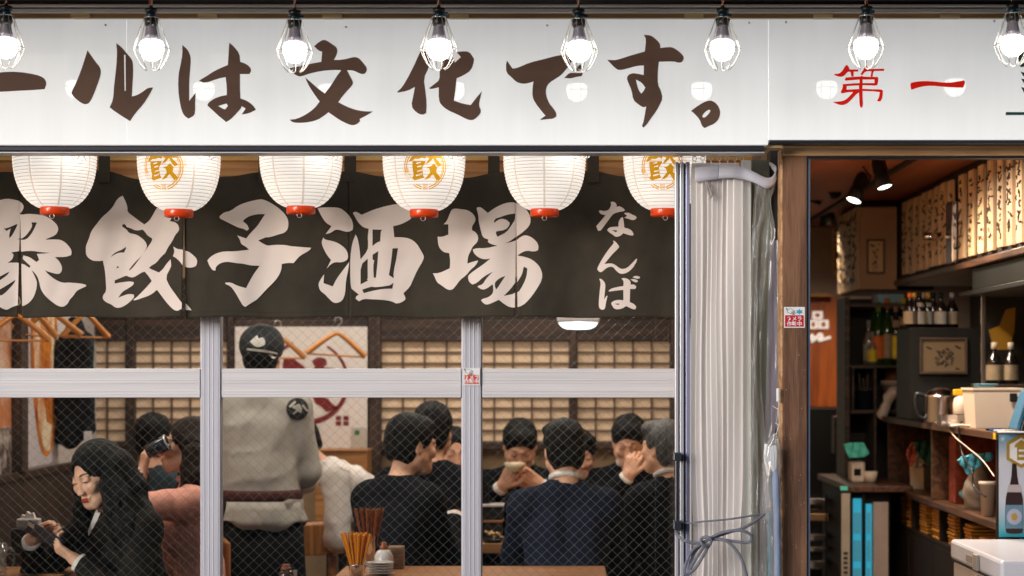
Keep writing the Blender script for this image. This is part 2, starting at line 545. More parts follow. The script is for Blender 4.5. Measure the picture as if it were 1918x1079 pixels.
NOREN_CHARS = [
    [gl(0, 360, 4.494, [(-60, 100), (0, 70), (60, 55), (130, 65), (175, 80), (200, 105), (205, 130), (190, 160), (165, 180), (180, 190), (240, 182), (330, 190), (400, 205), (450, 240), (490, 280), (500, 320), (480, 360), (440, 380), (400, 395), (395, 402), (470, 400), (520, 405), (560, 430), (600, 475), (612, 510), (605, 535), (560, 550), (480, 550), (470, 550), (510, 590), (530, 640), (520, 680), (495, 695), (440, 680), (385, 660), (410, 690), (470, 740), (530, 768), (600, 765), (720, 778), (733, 795), (680, 820), (650, 835), (620, 880), (590, 910), (575, 945), (535, 973), (490, 960), (430, 915), (380, 865), (345, 810), (335, 760), (320, 715), (290, 675), (265, 655), (300, 720), (315, 760), (305, 830), (270, 900), (210, 945), (150, 960), (110, 975), (70, 998), (30, 985), (0, 965), (-60, 940)],
        [(38, 305), (60, 310), (150, 268), (148, 285), (110, 365), (85, 392), (85, 360), (95, 310), (60, 330)],
        [(150, 398), (200, 380), (250, 330), (280, 285), (270, 255), (320, 257), (300, 300), (270, 350), (220, 400)],
        [(105, 510), (190, 495), (280, 493), (340, 505), (430, 513), (380, 518), (315, 520), (335, 570), (310, 588), (250, 545), (190, 530), (185, 560), (255, 620), (245, 635), (180, 595), (75, 598), (115, 570), (125, 530)],
        [(0, 720), (90, 672), (70, 705), (0, 752), (-50, 790), (-50, 750)],
        [(-50, 850), (20, 820), (145, 740), (130, 775), (40, 870), (0, 875), (-50, 880)])],
    [gl(150, 355, 4.496, [(355, 50), (385, 110), (396, 150), (395, 185), (440, 220), (500, 265), (540, 292), (580, 265), (610, 215), (640, 160), (670, 120), (760, 110), (790, 200), (770, 245), (755, 268), (800, 275), (830, 300), (840, 330), (835, 355), (805, 385), (780, 440), (740, 495), (720, 540), (690, 560), (640, 620), (600, 640), (580, 660), (665, 700), (700, 672), (730, 630), (768, 590), (775, 640), (770, 660), (725, 742), (760, 815), (810, 880), (865, 950), (890, 965), (910, 990), (930, 1015), (905, 1012), (870, 1012), (840, 1030), (800, 1018), (740, 960), (700, 910), (650, 845), (610, 878), (560, 900), (520, 910), (460, 930), (445, 925), (500, 880), (560, 820), (605, 770), (580, 730), (545, 690), (520, 695), (470, 725), (440, 738), (405, 730), (385, 720), (340, 740), (292, 762), (290, 790), (340, 778), (420, 768), (452, 778), (445, 800), (400, 830), (355, 855), (318, 908), (360, 890), (410, 873), (450, 880), (455, 900), (430, 930), (380, 970), (330, 993), (290, 990), (260, 965), (220, 950), (190, 925), (192, 890), (220, 858), (218, 780), (213, 700), (205, 650), (195, 600), (160, 605), (110, 603), (70, 575), (55, 545), (57, 480), (68, 455), (85, 410), (100, 360), (130, 315), (150, 290), (190, 235), (240, 190), (280, 140), (300, 95), (325, 65)],
        [(352, 295), (370, 288), (385, 300), (388, 312), (420, 322), (470, 345), (525, 335), (550, 360), (565, 385), (605, 410), (605, 430), (580, 470), (540, 525), (500, 580), (455, 640), (415, 678), (410, 670), (430, 645), (470, 600), (520, 555), (555, 500), (565, 470), (545, 430), (510, 400), (470, 375), (410, 365), (390, 335), (352, 310)],
        [(258, 570), (275, 545), (310, 520), (345, 508), (383, 480), (385, 492), (368, 528), (330, 528), (290, 545)],
        [(303, 660), (315, 640), (327, 655)]),
     gl(150, 355, 4.496, [(790, 482), (825, 505), (865, 510), (910, 520), (960, 560), (985, 590), (985, 620), (970, 650), (920, 658), (880, 650), (850, 610), (815, 580), (788, 565), (802, 525)])],
    [gl(380, 360, 4.905, [(525, 62), (560, 68), (620, 95), (690, 140), (745, 190), (780, 240), (788, 290), (780, 340), (750, 370), (690, 385), (605, 412), (575, 410), (535, 430), (505, 440), (530, 460), (590, 490), (640, 480), (750, 480), (810, 495), (900, 503), (1000, 513), (980, 540), (900, 580), (860, 620), (835, 650), (780, 645), (722, 655), (718, 710), (690, 770), (640, 830), (580, 890), (510, 970), (490, 990), (430, 1030), (395, 1058), (370, 1045), (345, 1000), (300, 920), (262, 870), (215, 850), (215, 838), (265, 835), (320, 865), (400, 885), (440, 800), (480, 730), (520, 675), (440, 675), (370, 660), (320, 658), (270, 650), (230, 645), (170, 655), (125, 690), (122, 725), (95, 722), (65, 680), (45, 630), (70, 600), (130, 565), (200, 550), (300, 550), (425, 530), (400, 505), (355, 480), (345, 440), (320, 402), (400, 428), (430, 385), (495, 315), (530, 260), (568, 200), (500, 200), (430, 220), (385, 250), (372, 272), (410, 300), (425, 340), (405, 357), (380, 340), (330, 330), (270, 300), (210, 270), (160, 245), (158, 225), (200, 190), (260, 178), (330, 125), (420, 88)])],
    [gl(590, 370, 4.905, [(28, 103), (60, 95), (160, 93), (235, 100), (290, 140), (335, 190), (355, 250), (350, 300), (310, 322), (270, 315), (210, 297), (180, 305), (145, 330), (100, 340), (155, 268), (110, 240), (85, 210), (55, 160)]),
     gl(590, 370, 4.905, [(80, 370), (92, 390), (160, 403), (220, 425), (280, 470), (305, 515), (308, 560), (290, 585), (240, 602), (190, 597), (150, 615), (110, 657), (150, 578), (110, 530), (75, 460), (62, 410)]),
     gl(590, 370, 4.905, [(85, 710), (80, 790), (165, 822), (200, 750), (260, 670), (318, 595), (310, 660), (285, 770), (278, 890), (255, 950), (210, 975), (170, 972), (130, 935), (90, 890), (55, 865), (38, 830), (35, 790), (60, 745)]),
     gl(590, 370, 4.905, [(352, 145), (375, 132), (405, 145), (430, 162), (540, 115), (640, 85), (740, 62), (790, 60), (900, 100), (890, 185), (850, 215), (780, 250), (718, 265), (728, 365), (800, 365), (870, 375), (930, 415), (975, 490), (1000, 535), (990, 580), (940, 660), (900, 750), (870, 820), (810, 880), (830, 920), (825, 945), (755, 982), (700, 955), (620, 945), (520, 940), (450, 935), (405, 957), (375, 930), (380, 910), (405, 895), (350, 850), (332, 830), (325, 700), (328, 550), (345, 420), (375, 342), (395, 380), (412, 480), (420, 572), (485, 490), (490, 420), (485, 370), (495, 290), (450, 280), (410, 245), (380, 200)],
        [(530, 297), (618, 300), (605, 320), (600, 405), (565, 420), (528, 450), (530, 380)],
        [(420, 625), (485, 565), (485, 750), (475, 755), (490, 765), (420, 802)],
        [(530, 530), (582, 495), (575, 600), (560, 740), (540, 740), (535, 640), (545, 580), (530, 575)],
        [(712, 470), (762, 467), (745, 570), (720, 690), (722, 745), (678, 715), (695, 620), (705, 540)],
        [(435, 850), (520, 822), (550, 830), (640, 820), (690, 810), (720, 785), (710, 840), (620, 845), (530, 862), (450, 882)])],
    [gl(800, 370, 4.691, [(240, 95), (300, 103), (360, 112), (410, 150), (428, 190), (420, 220), (395, 255), (395, 290), (430, 310), (452, 350), (445, 395), (400, 435), (385, 470), (360, 520), (355, 582), (440, 558), (450, 560), (430, 600), (380, 640), (350, 680), (290, 725), (250, 780), (220, 810), (180, 808), (130, 770), (85, 740), (65, 690), (50, 662), (110, 660), (200, 620), (205, 560), (195, 487), (150, 480), (115, 450), (97, 410), (92, 342), (130, 345), (187, 325), (187, 235), (145, 235), (175, 205), (200, 140), (215, 108)]),
     gl(800, 370, 4.691, [(440, 90), (470, 88), (500, 110), (535, 142), (600, 95), (680, 55), (750, 42), (800, 55), (860, 95), (900, 150), (912, 210), (895, 260), (840, 310), (780, 350), (730, 388), (690, 407), (740, 395), (790, 375), (820, 350), (860, 335), (910, 350), (960, 390), (980, 430), (975, 470), (940, 482), (870, 472), (820, 492), (790, 515), (850, 525), (920, 550), (980, 600), (1012, 660), (1010, 730), (970, 800), (920, 870), (860, 935), (800, 968), (740, 970), (690, 945), (635, 905), (580, 930), (530, 950), (500, 938), (475, 910), (490, 895), (540, 885), (585, 845), (582, 780), (575, 770), (520, 812), (480, 815), (445, 790), (450, 780), (490, 770), (520, 720), (580, 658), (500, 700), (440, 755), (400, 768), (370, 745), (358, 700), (375, 675), (440, 630), (500, 590), (557, 543), (500, 550), (450, 530), (410, 490), (402, 460), (440, 448), (520, 452), (620, 430), (560, 415), (535, 395), (540, 375), (490, 355), (475, 300), (455, 220), (450, 150), (435, 100)],
        [(775, 142), (772, 200), (740, 250), (700, 310), (620, 352), (605, 320), (612, 303), (690, 290), (725, 250), (728, 225), (700, 200), (660, 190), (620, 205), (595, 228), (588, 215), (605, 190), (640, 180), (700, 155)],
        [(845, 612), (878, 630), (870, 700), (840, 770), (790, 845), (680, 870), (700, 850), (740, 810), (790, 740), (830, 680)],
        [(600, 750), (640, 715), (695, 692), (670, 730), (620, 805), (608, 815), (597, 780)])],
    [gl(1100, 370, 9.81, [(430, 85), (470, 75), (520, 100), (540, 140), (540, 180), (575, 160), (630, 180), (680, 220), (690, 240), (660, 260), (580, 270), (480, 300), (430, 360), (340, 480), (260, 590), (235, 608), (195, 605), (175, 550), (165, 525), (210, 470), (290, 380), (335, 320), (290, 315), (245, 300), (215, 260), (220, 238), (250, 235), (300, 250), (360, 240), (400, 220), (440, 140)]),
     gl(1100, 370, 9.81, [(672, 300), (700, 285), (760, 287), (840, 330), (890, 350), (905, 380), (880, 415), (820, 425), (760, 400), (680, 378), (720, 350), (725, 335)]),
     gl(1100, 370, 9.81, [(630, 368), (655, 372), (668, 450), (680, 560), (760, 580), (820, 620), (850, 680), (835, 705), (770, 700), (660, 660), (620, 700), (550, 728), (500, 715), (465, 680), (400, 640), (365, 600), (390, 560), (450, 540), (570, 538), (575, 450), (600, 400)],
        [(450, 600), (540, 605), (550, 615), (525, 640)])],
    [gl(1100, 440, 6.745, [(325, 75), (345, 78), (385, 120), (405, 155), (375, 190), (320, 240), (270, 300), (215, 365), (290, 358), (340, 370), (400, 420), (440, 437), (500, 425), (560, 370), (615, 308), (630, 310), (620, 350), (570, 430), (510, 480), (450, 498), (405, 490), (360, 450), (325, 405), (280, 400), (230, 425), (185, 465), (160, 468), (130, 440), (125, 420), (160, 350), (220, 250), (280, 170), (335, 105)])],
    [gl(1100, 440, 6.745, [(150, 550), (175, 550), (215, 590), (230, 630), (222, 720), (212, 810), (245, 765), (255, 770), (235, 860), (222, 930), (195, 945), (160, 930), (145, 900), (147, 800), (160, 680), (170, 600)]),
     gl(1100, 440, 6.745, [(430, 555), (470, 548), (520, 565), (548, 600), (545, 635), (590, 632), (620, 660), (605, 690), (540, 690), (537, 790), (535, 855), (590, 880), (620, 920), (605, 948), (570, 945), (490, 905), (440, 935), (385, 945), (340, 935), (310, 890), (300, 860), (340, 830), (400, 823), (455, 830), (455, 700), (390, 703), (275, 715), (268, 705), (300, 678), (380, 660), (455, 650), (460, 590)],
        [(350, 870), (400, 870), (408, 880), (380, 888)]),
     gl(1100, 440, 6.745, [(545, 568), (580, 562), (630, 575), (640, 595), (615, 610), (580, 595)]),
     gl(1100, 440, 6.745, [(570, 540), (610, 522), (655, 530), (668, 548), (650, 563), (600, 555)])],
]
# crest on the lanterns, in units of its ring's radius, centre (0, 0), v up
def crest(*loops):
    return [[((x - 640) / 262.0, (290 - y) / 262.0) for x, y in l] for l in loops]


CREST = [
    crest([(540, 40), (600, 60), (650, 140), (640, 190), (600, 170), (560, 190), (520, 185), (470, 215), (430, 225), (450, 190), (490, 130)]),
    crest([(480, 215), (640, 215), (640, 235), (602, 290), (610, 380), (625, 415), (520, 440), (500, 445), (465, 420), (490, 380), (480, 300)],
          [(530, 235), (580, 225), (585, 237), (530, 250)], [(538, 278), (592, 265), (592, 280), (538, 292)],
          [(538, 330), (600, 318), (600, 334), (538, 346)], [(522, 380), (600, 362), (600, 378), (522, 396)]),
    crest([(655, 100), (735, 110), (735, 40), (795, 40), (792, 110), (850, 130), (845, 165), (765, 175), (850, 260), (800, 280), (760, 230), (735, 180), (690, 230), (640, 255), (690, 175), (650, 160)]),
    crest([(655, 285), (700, 280), (745, 240), (790, 290), (775, 340), (850, 420), (790, 445), (735, 370), (690, 420), (625, 440), (700, 350), (690, 310)]),
]
# ---------------------------------------------------------------- materials of the front
M_sign = mat('sign acrylic', (0.72, 0.73, 0.75), rough=0.018, var=0.035, scale=2.5, stretch=(5, 1, 0.35), spec=0.5, emit=(0.93, 0.965, 1.0, 1), estr=0.26)
M_ink = mat('brown sign ink', srgb(70, 54, 46), rough=0.55, var=0.3, scale=3.0, stretch=(1, 1, 2), spec=0.12, emit=srgb(84, 62, 52), estr=0.35)
M_red_ink = mat('red sign ink', srgb(190, 22, 8), rough=0.5, var=0.08, spec=0.12, emit=srgb(200, 24, 8), estr=0.3)
M_green_ink = mat('green sign ink', srgb(26, 62, 52), rough=0.1, var=0.1)
M_alu = mat('brushed aluminium', (0.66, 0.64, 0.64), rough=0.4, metal=0.35, var=0.06, scale=12, stretch=(0.1, 1, 8))
M_white_alu = mat('white anodised aluminium', srgb(214, 211, 216), rough=0.38, metal=0.05, var=0.09, scale=3, stretch=(0.3, 1, 14), bump=0.03, bscale=30)
M_blue_alu = mat('silver anodised mullion', srgb(196, 196, 208), rough=0.36, metal=0.2, var=0.07, scale=4, stretch=(14, 1, 0.2), bump=0.03, bscale=30)
M_dark_trim = mat('dark bronze trim', srgb(44, 46, 58), rough=0.35, metal=0.4, var=0.15, scale=8, stretch=(0.1, 1, 4))
M_soffit = mat('dark soffit', srgb(34, 27, 24), rough=0.55, var=0.5, scale=3, stretch=(0.3, 4, 6), c2=srgb(70, 58, 50))
M_black = mat('black plastic', (0.012, 0.013, 0.015), rough=0.35, var=0.2)
M_steel = mat('galvanised wire', (0.75, 0.72, 0.68), rough=0.28, metal=0.85, var=0.1, scale=40)
M_bulb = glow('lit bulb', (1.0, 0.95, 0.87, 1), 7.0)
M_bulb_neck = mat('bulb heat sink', srgb(150, 146, 160), rough=0.35, metal=0.3, var=0.1)
M_wood_pale = wood('pale header wood', srgb(186, 122, 68), srgb(224, 168, 106), 'X', rough=0.55)
M_wood_batten = wood('lamplit batten', srgb(228, 172, 92), srgb(246, 204, 126), 'X', rough=0.5, ring=5)  # glow of the back lamps is put into this wood's colour
M_wood_post = wood('weathered brown post', srgb(92, 62, 46), srgb(132, 94, 70), 'Z', rough=0.8, bump=0.3, scale=2.2, ring=3.0)
M_wood_lintel = wood('pale lintel', srgb(160, 118, 80), srgb(208, 164, 120), 'X', rough=0.6, ring=7)
M_wood_table = wood('oiled table wood', srgb(150, 98, 58), srgb(190, 134, 88), 'X', rough=0.35, ring=6)
M_glass = pane_material('window glass', (0.97, 0.985, 0.98, 1), 0.028, 0.8, 0.0)
M_wire = mat('glass mesh wire', (0.22, 0.22, 0.21), rough=0.4, metal=0.6, var=0.1)

# ---------------------------------------------------------------- ground, so that the street throws light back
b = MB().box((-16, -12, -0.2), (16, 6.72, 0.0))
structure(b, 'pavement', mat('street paving', (0.075, 0.073, 0.07), rough=0.85, var=0.3, scale=1.5, bump=0.2, bscale=30))
b = MB().box((-5, 6.72, -0.2), (5, 13.2, -0.004))
structure(b, 'floor', mat('dark shop floor', (0.06, 0.05, 0.045), rough=0.5, var=0.3, scale=2))

# ---------------------------------------------------------------- sign board
SY = 6.0
sign = thing('shop_sign', P(700, 272, SY), 'long white backlit sign board with brown brush characters above the lanterns', 'sign')
def sign_panel(x0, x1, y0, y1, parent):
    return MB().bbox(P(x0, y0, SY), P(x1, y1, SY) + Vector((0, 0.07, 0)), 0.001).build('sign_panel', M_sign, parent)
sign_panel(-780, 236.85, 35, 271, sign)
sign_panel(237.15, 1438.9, 35, 271, sign)
for ch in SIGN_CHARS:
    b = MB()
    for loops in ch:
        b.prism(loops, lambda u, v: P(u, v, SY - 0.0015), (0, 0.0013, 0))
    b.build('character', M_ink, sign)
b = MB().bbox(P(-780, 273.5, SY - 0.012), P(1432, 284, SY) + Vector((0, 0.10, 0)), 0.003)
b.build('bottom_trim', M_dark_trim, sign)
b = MB().bbox(P(-780, 271.2, SY - 0.006), P(1432, 273.3, SY) + Vector((0, 0.05, 0)), 0.001)
b.bbox(P(-780, 284.2, SY - 0.004), P(1432, 287, SY) + Vector((0, 0.08, 0)), 0.001)
b.build('edge_strip', M_alu, sign)
for x, y in ((198, 47), (648, 51), (1025, 48), (1403, 43)):
    MB().lathe([(0.0, 0.004), (0.0035, 0.003), (0.0035, -0.001)], P(x, y, SY), 10, M=Matrix.Rotation(R(90), 3, 'X')).build('screw', M_steel, sign)

sign2 = thing('shop_sign', P(1680, 266, SY), 'white backlit sign board with red and green brush characters over the doorway', 'sign')
b = MB().bbox(P(1439.3, 33, SY), P(2520, 262, SY) + Vector((0, 0.07, 0)), 0.001)
b.build('sign_panel', M_sign, sign2)
for chs, m in ((RED_CHARS, M_red_ink), (GREEN_CHARS, M_green_ink)):
    for ch in chs:
        b = MB()
        for loops in ch:
            b.prism(loops, lambda u, v: P(u, v, SY - 0.0015), (0, 0.0013, 0))
        b.build('character', m, sign2)
b = MB().bbox(P(1440, 262.4, SY - 0.008), P(2520, 268.5, SY) + Vector((0, 0.08, 0)), 0.002)
b.build('bottom_trim', M_dark_trim, sign2)
for x, y in ((1472, 42), (1862, 40)):
    MB().lathe([(0.0, 0.004), (0.0035, 0.003), (0.0035, -0.001)], P(x, y, SY), 10, M=Matrix.Rotation(R(90), 3, 'X')).build('screw', M_steel, sign2)

# canopy above the sign
can = thing('canopy', P(900, 34, 5.95), 'dark canopy edge with silver rails and brown strip along the top of the sign', 'canopy')
M_can_strip = mat('brown canopy strip', srgb(160, 128, 88), rough=0.3, metal=0.3, var=0.35, scale=1.2, stretch=(1, 1, 8))
b = MB().box((-3.6, 5.05, 2.646), (3.4, 6.3, 2.70))  # carried forward out of view to shade the top of the sign
o = b.build('soffit_board', M_soffit, can)
for (y0, y1, yy, m, nm) in ((8, 13, 5.955, M_alu, 'rail'), (16.2, 24, 5.965, M_alu, 'rail'), (13, 16.2, 5.985, M_black, 'gap_strip'), (24, 34, 5.98, M_can_strip, 'wood_strip')):
    MB().bbox(P(-780, y0, yy), P(2520, y1, yy) + Vector((0, 0.08, 0)), 0.0015).build(nm, m, can)
M_block = wood('pale wood block', srgb(176, 150, 112), srgb(214, 190, 150), 'X')
for x in (150, 388, 622, 860, 1300, 1542, 1780):
    MB().bbox(P(x - 18, 24.5, 5.972), P(x + 18, 33.5, 5.972) + Vector((0, 0.03, 0)), 0.001).build('block', M_block, can)

# ---------------------------------------------------------------- caged lamps
LS = 5.59 / F


def make_lamp(px, label, group):
    c = P(px, 92.5, 5.59)
    root = thing('caged_lamp', c, label, 'lamp', group)
    def at(r, y):
        return (r * LS, -(y - 92.5) * LS)
    b = MB().lathe([at(0.1, 8), at(2.5, 10), at(5, 15), at(11.5, 15.3), at(11.8, 24), at(8, 24.5), at(8, 32), at(13, 33), at(12.6, 44), at(10.5, 49.5), at(0.1, 49.5)], c, 24)
    sock = b.build('socket', M_black, root)
    b = MB().lathe([at(8.6, 25), at(9.6, 26), at(9.6, 31), at(8.6, 32)], c, 20)
    b.tube([c + Vector((8 * LS, -0.004, 66 * LS)), c + Vector((17 * LS, -0.006, 66 * LS))], 0.0045, 8)
    b.build('clamp', M_clamp, sock)
    b = MB().lathe([at(9.8, 49.5), at(10.6, 55), at(12.5, 65), at(16.3, 76), at(0.1, 76)], c, 24)
    b.build('bulb_neck', M_bulb_neck, root)
    b = MB().lathe([at(16.5, 76.2), at(20.5, 78), at(22.6, 84), at(22.6, 92), at(20.8, 100), at(16.5, 107), at(9.5, 112), at(0.05, 113.6)], c, 28)
    b.build('bulb', M_bulb, root)
    b = MB()
    n = 10
    for k in range(n // 2):
        line = []
        for s in (0, 1):
            a = 2 * math.pi * (2 * k + s + 0.25) / n
            seg = [(13, 33), (24, 62), (34.5, 92), (31, 104), (24, 118), (17, 127)]
            pts = [Vector((r * LS * math.cos(a), r * LS * math.sin(a), -(y - 92.5) * LS)) for r, y in seg]
            if s == 0:
                line = pts
                am = 2 * math.pi * (2 * k + 0.75) / n
                mid = Vector((11.5 * LS * math.cos(am), 11.5 * LS * math.sin(am), -(131 - 92.5) * LS))
            else:
                line = line + [mid] + pts[::-1]
        b.tube([c + p for p in line], 0.00115, 5)
    for rr, y in ((34.5, 92), (13, 33)):
        b.tube([c + Vector((rr * LS * math.cos(t), rr * LS * math.sin(t), -(y - 92.5) * LS)) for t in [2 * math.pi * i / 24 for i in range(24)]], 0.0012, 5, closed=True)
    b.build('cage', M_steel, root)
    for s, m in ((1, M_cable_red), (-1, M_cable_white)):
        pts = []
        for i in range(14):
            t = i / 13.0
            y = 10 - t * 60
            a = t * 9 + (0 if s > 0 else math.pi)
            pts.append(c + Vector((2.0 * LS * math.cos(a), 2.0 * LS * math.sin(a), -(y - 92.5) * LS)))
        MB().tube(pts, 0.0018, 5).build('cable', m, root)
    return root


M_clamp = mat('teal clamp', srgb(22, 58, 78), rough=0.3, metal=0.4)
M_cable_red = mat('red cable', srgb(196, 70, 46), rough=0.5)
M_cable_white = mat('pinkish cable', srgb(214, 190, 180), rough=0.5)
LG = 'caged lamps along the sign'
front_lamps = [(10, 89, 'caged bulb lamp at the left end of the sign, by the long dash'),
               (284, 93, 'caged bulb lamp over the gap just right of the second brown character'),
               (552, 97, 'caged bulb lamp touching the left arm of the crossed brown character'),
               (822, 92.5, 'caged bulb lamp with a small white paper tag on its cage'),
               (1085, 95.5, 'caged bulb lamp covering the end of the brown hooked character'),
               (1353, 93, 'caged bulb lamp above the little brown full stop circle'),
               (1622, 90, 'caged bulb lamp above the many-stroked red character'),
               (1897, 85, 'caged bulb lamp over the dark green character at the right end')]
proto = make_lamp(*front_lamps[3][::2], LG)
proto_loc = proto.location.copy()
for i, (px, py, lab) in enumerate(front_lamps):
    if i == 3:
        continue
    c = copy_tree(proto)
    c.location = P(px, py, 5.59)
    c.rotation_euler = (R(random.uniform(-1, 1)), R(random.uniform(-1.5, 1.5)), random.uniform(0, 6))
    c['label'] = lab
tagp = MB().prism([[(P(851, 92, 5.56).x, P(851, 92, 5.56).z), (P(863, 107, 5.56).x, P(863, 107, 5.56).z), (P(852, 117, 5.56).x, P(852, 117, 5.56).z), (P(846, 100, 5.56).x, P(846, 100, 5.56).z)]], lambda u, v: (u, 5.56, v), (0, 0.0006, 0))
tagp.build('paper_tag', mat('paper tag', (0.75, 0.73, 0.76), rough=0.7), [c_ for c_ in proto.children if c_.name.startswith('cage')][0])
back_lamps = [(150, 'caged bulb lamp behind the sign, its wires over the leftmost paper lantern'),
              (386, 'caged bulb lamp behind the sign, its wires over the second paper lantern from the left'),
              (622, 'caged bulb lamp behind the sign, its wires over the third paper lantern from the left'),
              (856, 'caged bulb lamp behind the sign, its wires over the fourth paper lantern from the left'),
              (1088, 'caged bulb lamp behind the sign, its wires over the fifth paper lantern from the left')]
for px, lab in back_lamps:
    c = copy_tree(proto)
    for ch in list(c.children_recursive):
        if ch.name.startswith('paper_tag'):
            bpy.data.objects.remove(ch)
    c.location = P(px, 298, 6.31) + Vector((0, 0, (131 - 92.5) * LS))
    c.rotation_euler = (0, 0, random.uniform(0, 6))
    c['label'] = lab
    c['group'] = 'caged lamps behind the sign'

# ---------------------------------------------------------------- paper lanterns
LY = 6.49
QS = LY / F
M_paper = mat('lantern paper', (0.80, 0.74, 0.68), rough=0.85, var=0.02, scale=30, emit=(1.0, 0.915, 0.83, 1), estr=0.48)
M_seam = mat('doubled lantern paper', (0.70, 0.63, 0.56), rough=0.85, var=0.03, scale=30, emit=(1.0, 0.86, 0.74, 1), estr=0.28)
M_rib = mat('lantern rib wire', (0.42, 0.38, 0.34), rough=0.7)
M_gold = mat('gold lantern print', srgb(240, 176, 20), rough=0.7, var=0.04, emit=srgb(240, 170, 16), estr=0.22)
M_redring = mat('orange red lacquer', srgb(240, 74, 14), rough=0.28, var=0.06, coat=0.3)


def lr(dy):
    t = min(1.0, abs(dy) / 107.0)
    return 77.0 * (1 - t ** 2.4) ** (1 / 2.4)


def lantern(px, ring_y, label, crest_px, spin):
    cy = ring_y - 101
    c = P(px, cy, LY)
    root = thing('paper_lantern', c + Vector((0, 0, -118 * QS)), label, 'lantern', 'paper lanterns in front of the curtain')
    nd = (LY - 74 * QS)          # the front of the shade is nearer than its middle
    off_px = ((crest_px or px) - CX) * nd / LY - (px - CX) if crest_px is not None else 0.0
    a0 = -math.pi / 2 + math.asin(max(-0.99, min(0.99, off_px / 77.0)))
    if crest_px is not None:
        spin = a0
    prof = []
    step = 6.1
    k = -int(101 / step)
    ribs = []
    while k * step < 100:
        a, b_ = k * step, (k + 1) * step
        ribs.append(a)
        prof.append((lr(a) - 0.55, a))
        prof.append((lr(a + step * 0.3) + 0.25, a + step * 0.3))
        prof.append((lr(a + step * 0.7) + 0.25, a + step * 0.7))
        k += 1
    prof.append((27.5, 100.5))
    shade = MB().lathe([(r * QS, -dy * QS) for r, dy in prof], c, 48).build('paper_shade', M_paper, root)
    b = MB()
    for a in ribs[1:]:
        r = lr(a) - 0.25
        b.tube([c + Vector((r * QS * math.cos(t), r * QS * math.sin(t), -a * QS)) for t in [2 * math.pi * i / 40 for i in range(40)]], 0.00075, 4, closed=True)
    o = b.build('ribs', M_rib, shade)
    o['kind'] = 'stuff'
    for k in range(8):
        ang = spin + k * math.pi / 4
        if math.sin(ang) > 0.35:
            continue
        if crest_px is not None and abs(math.sin(ang) - math.sin(a0)) + abs(math.cos(ang) - math.cos(a0)) < 0.5:
            continue
        b = MB()
        vs, fs = [], []
        for i in range(60):
            dy = -100 + i * 200 / 59.0
            r = (lr(dy) + 0.8) * QS
            w = 2.0 * QS / max(r, 0.03)
            for s in (-1, 1):
                vs.append(c + Vector((r * math.cos(ang + s * w), r * math.sin(ang + s * w), -dy * QS)))
        fs = [(2 * i, 2 * i + 1, 2 * i + 3, 2 * i + 2) for i in range(59)]
        b.add(vs, fs, True).build('seam', M_seam, shade)
    # red rings, bottom and top
    for s in (1, -1):
        b = MB().lathe([(26.5 * QS, -s * 101 * QS), (27 * QS, -s * 103 * QS), (27 * QS, -s * 113 * QS), (26 * QS, -s * 115.5 * QS), (23 * QS, -s * 115.5 * QS), (22.5 * QS, -s * 103 * QS), (26.5 * QS, -s * 101 * QS)], c, 32)
        ring_o = b.build('ring', M_redring, root)
        if s == 1:
            ring_low = ring_o
    b = MB()
    b.tube([c + Vector((4.4 * QS * math.cos(t), -20 * QS, -119.5 * QS + 4.4 * QS * math.sin(t))) for t in [2 * math.pi * i / 16 for i in range(16)]], 0.0011, 5, closed=True)
    b.build('hook', M_steel, ring_low)
    if crest_px is not None:
        # the crest is printed round the shade
        R0 = 77 * QS
        rr = 39.5 * QS
        def on(u, v):
            x, h = u * rr, v * rr
            dy = (313 + 8.4 - cy) - h / QS
            r = (lr(dy) + 0.9) * QS
            a = a0 + x / R0
            return c + Vector((r * math.cos(a), r * math.sin(a), -dy * QS))
        b = MB()
        def flat(loops):
            fl, tris = tri2d(loops)
            bm = bmesh.new()
            vv = [bm.verts.new((p[0], p[1], 0)) for p in fl]
            for t in tris:
                try:
                    bm.faces.new([vv[i] for i in t])
                except ValueError:
                    pass
            for i in range(-8, 9):
                for no in ((1, 0, 0), (0, 1, 0)):
                    bmesh.ops.bisect_plane(bm, geom=bm.verts[:] + bm.edges[:] + bm.faces[:], plane_co=(i * 0.16 + 0.01, i * 0.16 + 0.01, 0), plane_no=no)
            bm.verts.index_update()
            b.add([on(w.co.x, w.co.y) for w in bm.verts], [tuple(w.index for w in f.verts) for f in bm.faces])
            bm.free()
        for loops in CREST:
            flat([[(u * 1.0, v * 1.0) for u, v in l] for l in loops])
        def arc(r, t0, t1, w):
            w *= 1.4
            n = max(4, int(abs(t1 - t0) / 6))
            ts = [R(t0 + (t1 - t0) * i / n) for i in range(n + 1)]
            flat([[((r - w) * math.cos(t), (r - w) * math.sin(t)) for t in ts] + [((r + w) * math.cos(t), (r + w) * math.sin(t)) for t in ts[::-1]]])
        for r in (0.90, 1.0):
            arc(r, -78, 30, 0.018)
            arc(r, -102, -128 if r > 0.95 else -122, 0.018)
            arc(r, 150, 195, 0.018)
            arc(r, 30, 90, 0.018)
            arc(r, 90, 150, 0.018)
        arc(0.83, -55, 30, 0.010)
        for i in range(4):
            x = -0.10 + 0.065 * i
            flat([[(x - 0.014, -1.02), (x + 0.014, -1.02), (x + 0.014, -0.74), (x - 0.014, -0.74)]])
        for i in range(6):
            t = R(184 + 5.5 * i)
            for r in (0.84, 0.96, 1.06):
                x, y = r * math.cos(t), r * math.sin(t)
                flat([[(x - 0.03, y + 0.03), (x + 0.01, y + 0.02), (x + 0.03, y - 0.03), (x - 0.01, y - 0.02)]])
        for i in range(6):
            y = 0.06 + 0.07 * i
            for x in (1.08, 1.14):
                flat([[(x - 0.02, y), (x + 0.02, y + 0.02), (x + 0.02, y + 0.05), (x - 0.02, y + 0.03)]])
        b.build('crest', M_gold, shade)
    return root


